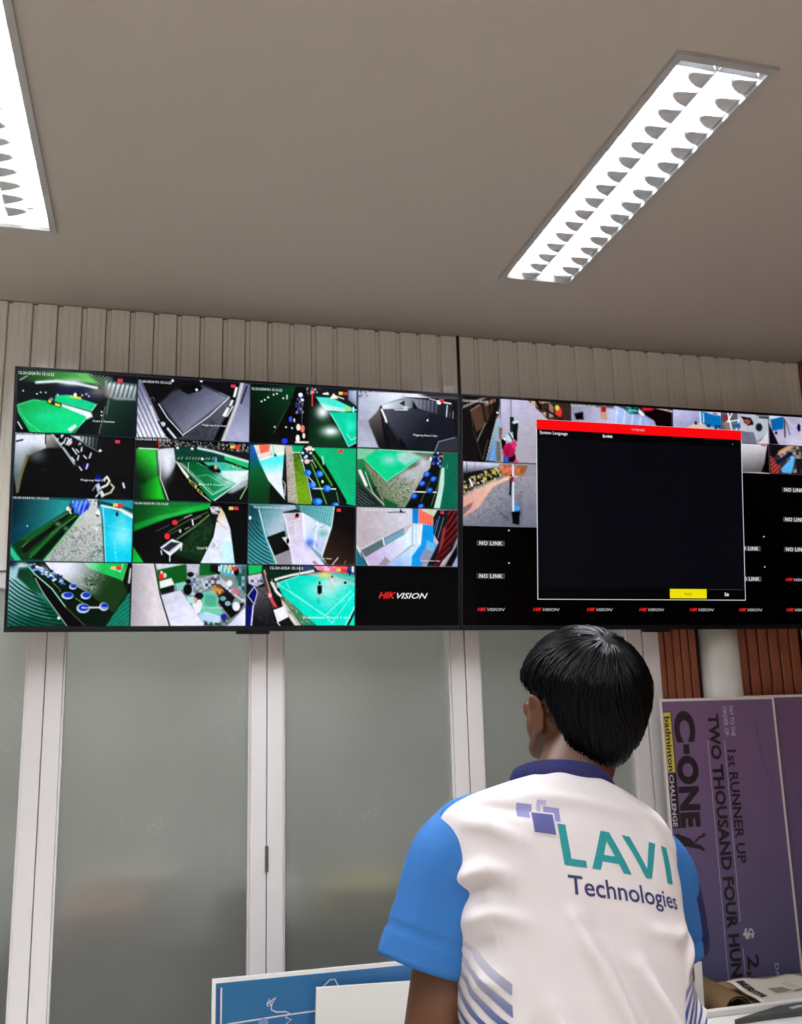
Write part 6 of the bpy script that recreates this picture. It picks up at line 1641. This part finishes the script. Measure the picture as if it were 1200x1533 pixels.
def cut_grid(v, f, step):
    """slice flat polygons into small pieces so that they can follow the cloth"""
    bm = bmesh.new()
    vs = [bm.verts.new((p[0], p[1], 0)) for p in v]
    for q in f:
        try: bm.faces.new([vs[k] for k in q])
        except ValueError: pass
    lo, hi = np.min(v, 0), np.max(v, 0)
    for ax in (0, 1):
        n = int((hi[ax] - lo[ax]) / step)
        for k in range(1, n + 1):
            co = [0, 0, 0]; co[ax] = lo[ax] + k * step
            no = [0, 0, 0]; no[ax] = 1
            bmesh.ops.bisect_plane(bm, geom=list(bm.verts) + list(bm.edges) + list(bm.faces), plane_co=co, plane_no=no)
    bm.verts.index_update()
    V = np.array([(p.co.x, p.co.y) for p in bm.verts]); F = [tuple(p.index for p in q.verts) for q in bm.faces]
    bm.free()
    return V, F
def shirt_print(name, v, f, m, step=0.006, lift=0.0007, colour=None):
    """v in (s, h) shirt coordinates"""
    v, f = cut_grid(np.asarray(v, float), f, step)
    P_ = to_person(np.array([on_back(p[0], p[1], lift) for p in v]))
    o = mesh(name, P_, f, m, shirt, True)
    if colour is not None:
        at = o.data.color_attributes.new('print', 'FLOAT_COLOR', 'POINT')
        c = np.ones((len(v), 4)); c[:, :3] = np.array([colour(p) for p in v])
        at.data.foreach_set('color', c.astype(np.float32).ravel())
    return o
M['print_teal'] = mat('print_teal', (46, 140, 144), 0.8, spec=0.2)
M['print_violet'] = mat('print_violet', (86, 88, 140), 0.8, spec=0.2)
M['print_lilac'] = mat('print_lilac', (136, 134, 180), 0.8, spec=0.2)
M['print_pale'] = mat('print_pale_lilac', (176, 172, 204), 0.8, spec=0.2)
M['print_white'] = mat('print_white', (224, 216, 216), 0.85, spec=0.2)
M['print_ink'] = mat('print_navy', (58, 58, 96), 0.8, spec=0.2)
# logo block: LS = left edge of the L, LH = its base line
LS, LH, LU, LV = -0.0370, 1.2730, 0.0605, 0.0490         # origin, letter width and height units
def L2(pts): return [(LS + x * LU + 0.10 * y * LV * 0.5, LH + y * LV - 0.088 * x * LU) for x, y in pts]
def letter(pts_list):
    for pts in pts_list:
        shirt_print('logo_letter', L2(pts), [tuple(range(len(pts)))], M['print_teal'])
letter([[(0.0, 0.0), (0.54, 0.0), (0.54, 0.17), (0.19, 0.17), (0.19, 1.0), (0.0, 1.0)]])
def multi(polys, name='logo_letter'):
    V, F = [], []
    for p in polys:
        F.append(tuple(range(len(V), len(V) + len(p)))); V += L2(p)
    shirt_print(name, V, F, M['print_teal'])
multi([[(0.66, 0.0), (0.87, 0.0), (1.235, 0.985), (1.05, 1.0)], [(1.45, 0.0), (1.66, 0.0), (1.27, 1.0), (1.05, 1.0), (1.10, 0.90)], [(0.91, 0.22), (1.40, 0.22), (1.345, 0.39), (0.975, 0.39)]])
multi([[(1.60, 1.0), (1.82, 1.0), (2.235, 0.0), (2.06, 0.0)], [(2.06, 0.0), (2.24, 0.0), (2.60, 1.0), (2.39, 1.0)]])
multi([[(2.80, 0.0), (3.02, 0.0), (3.02, 1.0), (2.80, 1.0)]])
def square(x, y, w, m, h=None, lift=0.0007):
    h = h or w
    p = L2([(x, y), (x + w, y), (x + w, y + h), (x, y + h)])
    shirt_print('logo_square', p, [(0, 1, 2, 3)], m, lift=lift)
square(-0.62, 0.66, 0.58, M['print_white'], lift=0.0010)
square(-0.58, 0.70, 0.50, M['print_violet'], lift=0.0013)
square(-0.92, 1.04, 0.36, M['print_lilac'])
square(-0.29, 1.05, 0.38, M['print_lilac'], 0.34)
square(-0.45, 1.42, 0.22, M['print_pale'], 0.11)
square(-0.45, 1.24, 0.09, M['print_pale'], 0.18, 0.0010)
v_, f_ = fit_text('Technologies', 0.04, 3.08, -0.80, -0.22, offset=0.012, res=4)
v_ = np.array(L2([tuple(p) for p in v_]))
shirt_print('logo_lettering', v_, f_, M['print_ink'], 0.006)
# fading curved stripes low on both sides of the back
def stripe_colour(p):
    k = float(np.clip((1.215 - p[1]) / 0.115, 0.0, 1))
    return wht * (1 - k) + lin((52, 76, 140)) * k
for q in range(16):
    top = 1.232 - 0.0235 * q
    V, F = [], []
    n = 14
    for e in range(n + 1):
        t = e / n
        s_ = -0.240 + 0.108 * t
        y_ = top - 0.085 * t ** 0.85
        V += [(s_, y_), (s_, y_ - 0.0125 * (0.55 + 0.45 * t))]
    F = [(2 * e, 2 * e + 1, 2 * e + 3, 2 * e + 2) for e in range(n)]
    shirt_print('side_stripe', V, F, M['shirt_print'], 0.007, 0.0011, colour=stripe_colour)
    V = [(0.232 - (x + 0.240) * 0.55, y) for x, y in V]
    shirt_print('side_stripe', V, F, M['shirt_print'], 0.007, 0.0011, colour=stripe_colour)

# --- sleeves
def sleeve(path, radii, wob=0.0, panel=None):
    n = 56
    P_ = [Vector(p) for p in path]
    K = [(k, *p) for k, p in enumerate(path)]
    R_ = [(k, *(r if isinstance(r, tuple) else (r, r))) for k, r in enumerate(radii)]
    ts = np.linspace(0, len(path) - 1, 44)
    pp = spline(K, ts)[:, 1:]; rd = spline(R_, ts)[:, 1:]
    rings = tube_rings([tuple(p) for p in pp], [tuple(r) for r in rd], n)
    out = []
    for j, ring in enumerate(rings):
        c = Vector(pp[j]); u = j / (len(rings) - 1)
        new = []
        for k, v in enumerate(ring):
            a = 2 * math.pi * k / n
            d = wob * (u ** 0.7) * (0.6 * math.sin(3 * a + 4 * u + 1) + 0.4 * math.sin(5 * a - 7 * u)) - wob * 0.8 * math.exp(-((u - 0.30) / 0.07) ** 2) * max(0, math.cos(a - 2.4)) - wob * 0.7 * math.exp(-((u - 0.45) / 0.06) ** 2) * max(0, math.cos(a - 1.0))
            if u > 0.865: d += 0.0006
            if 0.84 < u < 0.87: d -= 0.0026
            new.append(v + (v - c).normalized() * d - PW)
        out.append(new)
    # turn the hem inwards so that the cloth has thickness
    c = Vector(pp[-1]) - PW
    out.append([c + (v - c) * 0.965 for v in out[-1]])
    d = (Vector(pp[-1]) - Vector(pp[-4]))
    out.append([c + (v - c) * 0.955 - d * 0.9 for v in out[-2]])
    o = loft('sleeve', out, M['shirt_blue'], shirt, caps=False)
    if panel:
        # navy faces on the outer side of the lower sleeve
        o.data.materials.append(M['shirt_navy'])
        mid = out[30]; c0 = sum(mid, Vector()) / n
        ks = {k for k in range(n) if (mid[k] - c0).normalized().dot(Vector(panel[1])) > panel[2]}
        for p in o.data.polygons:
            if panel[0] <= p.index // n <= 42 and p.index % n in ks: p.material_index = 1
    return o
sleeve([(0.482, 1.372, 1.358), (0.446, 1.368, 1.350), (0.418, 1.362, 1.308), (0.395, 1.358, 1.240), (0.370, 1.354, 1.172)],
       [(0.028, 0.045), (0.044, 0.058), (0.0580, 0.066), (0.0575, 0.064), (0.0570, 0.062)], wob=0.0045)
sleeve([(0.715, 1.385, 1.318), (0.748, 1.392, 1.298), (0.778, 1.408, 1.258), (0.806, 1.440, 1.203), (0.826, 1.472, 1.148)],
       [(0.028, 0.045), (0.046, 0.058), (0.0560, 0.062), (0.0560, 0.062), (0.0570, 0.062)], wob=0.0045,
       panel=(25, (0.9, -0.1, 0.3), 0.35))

# --- polo collar: band that stands at the neck and a fold that lies over it
def collar():
    n = 96
    h0 = RK[-1]
    base = torso_ring(h0, 0.0, np.linspace(0, 2 * np.pi, n, endpoint=False), 2.0)
    c = base.mean(0)
    prof = [(0.004, -0.006, 1.0), (0.007, 0.003, 1.0), (0.006, 0.012, 0.97), (0.001, 0.020, 0.96), (-0.005, 0.023, 0.95), (-0.009, 0.020, 0.94), (-0.009, 0.006, 0.95), (-0.010, -0.008, 0.97)]
    rings = []
    for dr, dz, k in prof:
        ring = []
        for i_, p in enumerate(base):
            a = 2 * math.pi * i_ / n
            fr = max(0.0, -math.cos(a)) ** 3          # falls open at the throat
            d = (p - c); d2 = d / (np.hypot(d[0], d[1]) + 1e-9)
            q = c + d * k + d2 * dr + np.array([0, 0, dz * (1 - 0.55 * fr) - 0.010 * fr])
            q = q + np.array([-0.10, 0.30, 0.0]) * dz
            ring.append(Vector(q) - PW)
        rings.append(ring)
    rings.append(rings[0])
    loft('collar', rings, M['shirt_navy'], shirt, caps=False)
collar()

# --- body: one continuous skin grown from overlapping volumes
HC = Vector((0.666, 1.412, 1.531))              # centre of the skull
HR = Matrix.Rotation(math.radians(10), 3, 'Z') @ Matrix.Rotation(math.radians(9), 3, 'X')   # turned left, chin up
def head_pt(v): return HC + HR @ Vector(v)

def capsule(bm, a, b, ra, rb, seg=18):
    a, b = Vector(a), Vector(b)
    d = (b - a); L_ = d.length
    rot = d.to_track_quat('Z', 'Y').to_matrix().to_4x4()
    rings = []
    for k in range(9):
        t = math.pi / 2 * (k / 8)
        rings.append((-ra * math.cos(t), ra * math.sin(t)))
    for k in range(9):
        t = math.pi / 2 * (k / 8)
        rings.append((L_ + rb * math.sin(t), rb * math.cos(t)))
    vs = []
    for z, r in rings:
        vs.append([bm.verts.new(Matrix.Translation(a) @ rot @ Vector((max(r, 1e-4) * math.cos(2 * math.pi * q / seg), max(r, 1e-4) * math.sin(2 * math.pi * q / seg), z))) for q in range(seg)])
    for j in range(len(vs) - 1):
        for q in range(seg):
            bm.faces.new((vs[j][q], vs[j][(q + 1) % seg], vs[j + 1][(q + 1) % seg], vs[j + 1][q]))
    bm.faces.new(vs[0][::-1]); bm.faces.new(vs[-1])
def ellip(bm, c, r, R_=None, seg=28):
    m = Matrix.Translation(Vector(c)) @ ((R_ or Matrix.Identity(3)).to_4x4()) @ Matrix.Diagonal((r[0], r[1], r[2], 1))
    bmesh.ops.create_uvsphere(bm, u_segments=seg, v_segments=seg // 2, radius=1.0, matrix=m)

def hand(bm, wrist, dirn, side, palm_n):
    """palm, four unequal bent fingers and a thumb from the side of the palm"""
    d = Vector(dirn).normalized(); pn = Vector(palm_n).normalized()
    sd = d.cross(pn).normalized() * side            # towards the thumb
    w = Vector(wrist)
    for k in (-1, -0.33, 0.33, 1):
        capsule(bm, w + d * 0.012 + sd * (0.014 * k), w + d * 0.085 + sd * (0.029 * k), 0.0145, 0.0115, 12)
    for k, ln, r in ((1, 0.068, 0.0085), (0.33, 0.076, 0.0088), (-0.33, 0.071, 0.0085), (-1, 0.056, 0.0076)):
        p = w + d * 0.086 + sd * (0.0285 * k)
        dd = (d + sd * 0.05 * k).normalized()
        p1 = p + (dd * math.cos(0.25) + pn * math.sin(0.25)) * ln * 0.45
        p2 = p1 + (dd * math.cos(0.65) + pn * math.sin(0.65)) * ln * 0.32
        p3 = p2 + (dd * math.cos(0.95) + pn * math.sin(0.95)) * ln * 0.25
        capsule(bm, p, p1, r * 1.05, r, 10); capsule(bm, p1, p2, r, r * 0.93, 10); capsule(bm, p2, p3, r * 0.93, r * 0.8, 10)
    t0 = w + d * 0.028 + sd * 0.020
    t1 = t0 + (d * 0.62 + sd * 0.72 + pn * 0.25).normalized() * 0.040
    t2 = t1 + (d * 0.90 + sd * 0.28 + pn * 0.30).normalized() * 0.030
    t3 = t2 + (d * 0.95 + sd * 0.05 + pn * 0.35).normalized() * 0.022
    capsule(bm, t0, t1, 0.014, 0.0105, 10); capsule(bm, t1, t2, 0.0105, 0.0095, 10); capsule(bm, t2, t3, 0.0095, 0.008, 10)

SHL, ELL, WRL = (0.444, 1.366, 1.322), (0.376, 1.350, 1.055), (0.392, 1.440, 0.832)
SHR, ELR, WRR = (0.746, 1.390, 1.285), (0.838, 1.497, 1.085), (0.795, 1.690, 0.985)
def body():
    bm = bmesh.new()
    # head: cranium, face wedge, jaw, chin, brow, nose, lips, ears
    ellip(bm, head_pt((0, -0.012, 0.018)), (0.0745, 0.0935, 0.0905), HR, 36)
    ellip(bm, head_pt((0, 0.026, -0.030)), (0.0640, 0.0660, 0.0800), HR, 32)
    ellip(bm, head_pt((0, 0.048, -0.078)), (0.0430, 0.0420, 0.0340), HR)
    for s in (-1, 1):
        capsule(bm, head_pt((0.056 * s, 0.004, -0.042)), head_pt((0.034 * s, 0.058, -0.086)), 0.020, 0.020)
        ellip(bm, head_pt((0.040 * s, 0.066, -0.022)), (0.024, 0.018, 0.020), HR)
        capsule(bm, head_pt((0.012 * s, 0.083, 0.026)), head_pt((0.046 * s, 0.066, 0.024)), 0.011, 0.010)
        ellip(bm, head_pt((0.040 * s, 0.044, -0.046)), (0.026, 0.030, 0.036), HR)
        # ear: rim, bowl and lobe standing a little off the head
        er = HR @ Matrix.Rotation(math.radians(-16 * s), 3, 'Z') @ Matrix.Rotation(math.radians(-10), 3, 'X')
        ec = head_pt((0.084 * s, -0.004, -0.020))
        for k in range(11):
            a = math.radians(-70 + 25 * k); a2 = math.radians(-70 + 25 * (k + 1))
            p = ec + er @ Vector((0.003 * s * math.sin(a), 0.0112 * -math.cos(a), 0.028 * math.sin(a)))
            p2 = ec + er @ Vector((0.003 * s * math.sin(a2), 0.0112 * -math.cos(a2), 0.028 * math.sin(a2)))
            capsule(bm, p, p2, 0.0048, 0.0048, 8)
        ellip(bm, ec + er @ Vector((-0.003 * s, 0.001, -0.004)), (0.0030, 0.0095, 0.022), er, 16)
        ellip(bm, ec + er @ Vector((-0.001 * s, 0.004, -0.029)), (0.0055, 0.0085, 0.0105), er, 16)
        capsule(bm, ec + er @ Vector((-0.010 * s, 0.006, -0.020)), ec + er @ Vector((-0.008 * s, 0.004, 0.020)), 0.010, 0.010, 10)
    capsule(bm, head_pt((0, 0.090, 0.018)), head_pt((0, 0.108, -0.020)), 0.0085, 0.0125)
    for s in (-1, 1): ellip(bm, head_pt((0.012 * s, 0.098, -0.024)), (0.009, 0.011, 0.008), HR, 16)
    capsule(bm, head_pt((-0.018, 0.088, -0.052)), head_pt((0.018, 0.088, -0.052)), 0.0075, 0.0075); capsule(bm, head_pt((-0.015, 0.087, -0.062)), head_pt((0.015, 0.087, -0.062)), 0.008, 0.008)
    ellip(bm, head_pt((0, 0.080, -0.092)), (0.020, 0.016, 0.016), HR, 20)
    # neck and trunk
    capsule(bm, (0.612, 1.382, 1.370), head_pt((0, -0.020, -0.060)), 0.060, 0.056, 28)
    capsule(bm, (0.596, 1.374, 1.338), (0.490, 1.370, 1.326), 0.036, 0.034); capsule(bm, (0.615, 1.376, 1.330), (0.700, 1.385, 1.290), 0.036, 0.034)
    ellip(bm, (0.592, 1.352, 1.235), (0.142, 0.088, 0.112)); ellip(bm, (0.592, 1.325, 1.090), (0.134, 0.086, 0.140)); ellip(bm, (0.594, 1.300, 0.930), (0.142, 0.096, 0.110))
    # arms
    capsule(bm, SHL, ELL, 0.050, 0.0375, 24); capsule(bm, ELL, WRL, 0.0365, 0.0265, 24); ellip(bm, (0.384, 1.372, 0.985), (0.037, 0.040, 0.065))
    capsule(bm, SHR, ELR, 0.049, 0.0375, 24); capsule(bm, ELR, WRR, 0.0365, 0.0265, 24)
    hand(bm, WRL, (0.05, 0.22, -1.0), 1, (1.0, 0.15, 0.05)); hand(bm, WRR, (-0.25, 0.9, -0.45), -1, (-0.15, -0.45, -0.9))
    # legs and feet
    for s in (-1, 1):
        x = 0.596 + 0.086 * s
        capsule(bm, (x, 1.300, 0.88), (x + 0.012 * s, 1.305, 0.47), 0.084, 0.056, 24); capsule(bm, (x + 0.012 * s, 1.305, 0.47), (x + 0.018 * s, 1.280, 0.10), 0.055, 0.040, 24)
        capsule(bm, (x + 0.018 * s, 1.268, 0.055), (x + 0.034 * s, 1.420, 0.040), 0.038, 0.026)
    bmesh.ops.translate(bm, vec=-PW, verts=bm.verts)
    o = obj_bm('body', bm, M['skin'], person)
    md = o.modifiers.new('grow', 'REMESH'); md.mode = 'VOXEL'; md.voxel_size = 0.0042
    ms = o.modifiers.new('soften', 'SMOOTH'); ms.iterations = 6; ms.factor = 0.5
    bpy.context.view_layer.update()
    me = bpy.data.meshes.new_from_object(o.evaluated_get(bpy.context.evaluated_depsgraph_get()))
    o.modifiers.clear(); old = o.data; o.data = me; bpy.data.meshes.remove(old)
    me.materials.clear(); me.materials.append(M['skin']); me.shade_smooth()
    return o
BODY = body()
for s in (-1, 1):
    e = empty_ = None
    bm = bmesh.new(); ellip(bm, head_pt((0.031 * s, 0.0715, 0.004)) - PW, (0.0135, 0.0135, 0.0120), HR, 24)
    ey = obj_bm('eye', bm, M['eye_white'], person, True)
    bm = bmesh.new(); ellip(bm, head_pt((0.031 * s, 0.0810, 0.005)) - PW, (0.0058, 0.0046, 0.0058), HR, 16)
    obj_bm('iris', bm, M['eye_iris'], ey, True)
    rings = tube_rings([tuple(head_pt(p) - PW) for p in ((0.012 * s, 0.094, 0.030), (0.028 * s, 0.090, 0.036), (0.050 * s, 0.073, 0.031))], [0.0022, 0.0032, 0.0014], 8)
    loft('eyebrow', rings, M['hair'], person)

# --- hair: a cap with combed clumps falling from the crown
CROWN = Vector((0.02, -0.52, 0.85)).normalized()
def hair_r(d, extra=0.0):
    """radius of the hair surface from the skull centre in direction d (head space)"""
    ax, ay, az = 0.0960, 0.1150, 0.1090
    back = max(0.0, -d.y)
    low = max(0.0, -d.z)
    tuck = max(0.0, min(1.0, (0.30 - d.z) / 0.55)) * (1 - 0.35 * back ** 2)
    ax2 = ax * (1 + 0.02 * back - 0.22 * tuck); ay2 = ay * (1.0 + 0.01 * back - 0.01 * low)
    az2 = az if d.z > 0 else 0.118
    return 1.0 / math.sqrt((d.x / ax2) ** 2 + (d.y / ay2) ** 2 + (d.z / az2) ** 2) + extra
HO = Vector((0, -0.012, 0.006))                 # centre of the hair mass in head space
def hairline(d):
    """lowest z-component of the direction that still carries hair, by azimuth (0 = face, 180 = nape)"""
    az = abs(math.degrees(math.atan2(d.x, d.y)))
    pts = [(0, 0.30), (30, 0.26), (55, 0.22), (70, 0.12), (84, 0.05), (97, 0.10), (104, -0.10), (114, -0.42), (128, -0.66), (150, -0.80), (180, -0.82)]
    for (a0, z0), (a1, z1) in zip(pts, pts[1:]):
        if a0 <= az <= a1:
            return z0 + (z1 - z0) * (az - a0) / (a1 - a0)
    return -0.82
def hair():
    V, F = [], []
    nu, nv = 96, 60
    idx = {}
    def add(p): V.append(tuple(head_pt(p) - PW)); return len(V) - 1
    # cap: outer and inner skin
    for layer, off in ((0, 0.0), (1, -0.016)):
        for j in range(nv + 1):
            t = math.pi * j / nv
            for i_ in range(nu):
                a = 2 * math.pi * i_ / nu
                d = Vector((math.sin(t) * math.sin(a), math.sin(t) * math.cos(a), math.cos(t)))
                hl = hairline(d)
                if d.z < hl:                     # slide the vertex up to the hair line
                    k = math.sqrt(max(1e-9, 1 - hl * hl)) / max(1e-6, math.hypot(d.x, d.y))
                    d = Vector((d.x * k, d.y * k, hl)); idx[(layer, j, i_)] = (add(HO + d * (hair_r(d) + off - 0.004)), True)
                else:
                    w = 0.0012 * math.sin(9 * a + 5 * t) * math.sin(t)
                    idx[(layer, j, i_)] = (add(HO + d * (hair_r(d) + off + w)), False)
    for layer in (0, 1):
        for j in range(nv):
            for i_ in range(nu):
                q = [idx[(layer, j, i_)], idx[(layer, j + 1, i_)], idx[(layer, j + 1, (i_ + 1) % nu)], idx[(layer, j, (i_ + 1) % nu)]]
                if all(x[1] for x in q): continue
                F.append(tuple(x[0] for x in (q if layer == 0 else q[::-1])))
    # join the two skins along the edge
    for i_ in range(nu):
        for j in range(nv):
            a, b = idx[(0, j, i_)], idx[(0, j + 1, i_)]
            if not a[1] and b[1]:
                a2, b2 = idx[(0, j, (i_ + 1) % nu)], idx[(0, j + 1, (i_ + 1) % nu)]
                if b2[1]:
                    F.append((b[0], idx[(1, j + 1, i_)][0], idx[(1, j + 1, (i_ + 1) % nu)][0], b2[0]))
    # clumps
    e1 = CROWN.orthogonal().normalized(); e2 = CROWN.cross(e1)
    rnd = random.Random(3)
    for c in range(2600):
        ph = rnd.uniform(0, 2 * math.pi)
        d0 = rnd.uniform(0.12, 1.9)
        ln = rnd.uniform(0.35, 0.95)
        lift0 = rnd.uniform(-0.002, 0.0030); w = rnd.uniform(0.0007, 0.0021)
        pts = []
        tail = 0
        for k in range(13):
            dd = d0 + ln * k / 12
            sw = ph + 0.35 * dd * dd * 0.5 + 0.05 * math.sin(dd * 5 + c)
            d = CROWN * math.cos(dd) + (e1 * math.cos(sw) + e2 * math.sin(sw)) * math.sin(dd)
            below = hairline(d) - d.z
            if below > 0:
                tail += 1
                if below > rnd.uniform(0.0, 0.10) or dd > 2.9: break
            r = hair_r(d, lift0 + 0.0035 * math.sin(math.pi * k / 12) * (0.4 + 0.6 * rnd.random()))
            pts.append((HO + d * r, d))
        if len(pts) < 4: continue
        base = len(V)
        m = len(pts)
        for k, (p, d) in enumerate(pts):
            tdir = (pts[min(k + 1, m - 1)][0] - pts[max(k - 1, 0)][0]).normalized()
            sd = tdir.cross(d).normalized()
            ww = w * (math.sin(math.pi * min(1, (k + 0.6) / m)) ** 0.5) * (1 if k < m - 1 else 0.15)
            add(p + sd * ww); add(p - sd * ww); add(p + d * 0.0008)
        for k in range(m - 1):
            a = base + 3 * k
            F += [(a, a + 3, a + 5, a + 2), (a + 2, a + 5, a + 4, a + 1)]
    o = mesh('hair', V, F, M['hair'], person, True)
    return o
hair()

# --- trousers and shoes
def trousers():
    bm = bmesh.new()
    ellip(bm, (0.596, 1.300, 0.90), (0.162, 0.110, 0.10))
    for s in (-1, 1):
        x = 0.596 + 0.086 * s
        capsule(bm, (x, 1.302, 0.86), (x + 0.012 * s, 1.307, 0.47), 0.096, 0.074, 28); capsule(bm, (x + 0.012 * s, 1.307, 0.47), (x + 0.018 * s, 1.285, 0.115), 0.073, 0.060, 28)
    bmesh.ops.translate(bm, vec=-PW, verts=bm.verts)
    o = obj_bm('trousers', bm, M['trousers'], person)
    md = o.modifiers.new('grow', 'REMESH'); md.mode = 'VOXEL'; md.voxel_size = 0.009
    ms = o.modifiers.new('soften', 'SMOOTH'); ms.iterations = 6
    bpy.context.view_layer.update()
    me = bpy.data.meshes.new_from_object(o.evaluated_get(bpy.context.evaluated_depsgraph_get()))
    o.modifiers.clear(); o.data = me; me.materials.clear(); me.materials.append(M['trousers']); me.shade_smooth()
trousers()
for s in (-1, 1):
    x = 0.596 + 0.086 * s
    bm = bmesh.new()
    rows = []
    for t, hw, hh in ((-0.055, 0.030, 0.05), (-0.04, 0.040, 0.085), (0.0, 0.043, 0.092), (0.06, 0.043, 0.075), (0.12, 0.048, 0.058), (0.17, 0.046, 0.048), (0.205, 0.034, 0.036), (0.215, 0.015, 0.02)):
        rows.append([Vector((x + 0.018 * s + t * 0.1 * s + hw * math.cos(a), 1.262 + t, max(0.0, hh * (0.5 + 0.5 * math.sin(a))))) - PW for a in [2 * math.pi * k / 20 for k in range(20)]])
    loft('shoe', rows, M['shoe'], person)
tag(person, 'man seen from behind in a white and blue polo shirt, looking up at the screens', 'person')
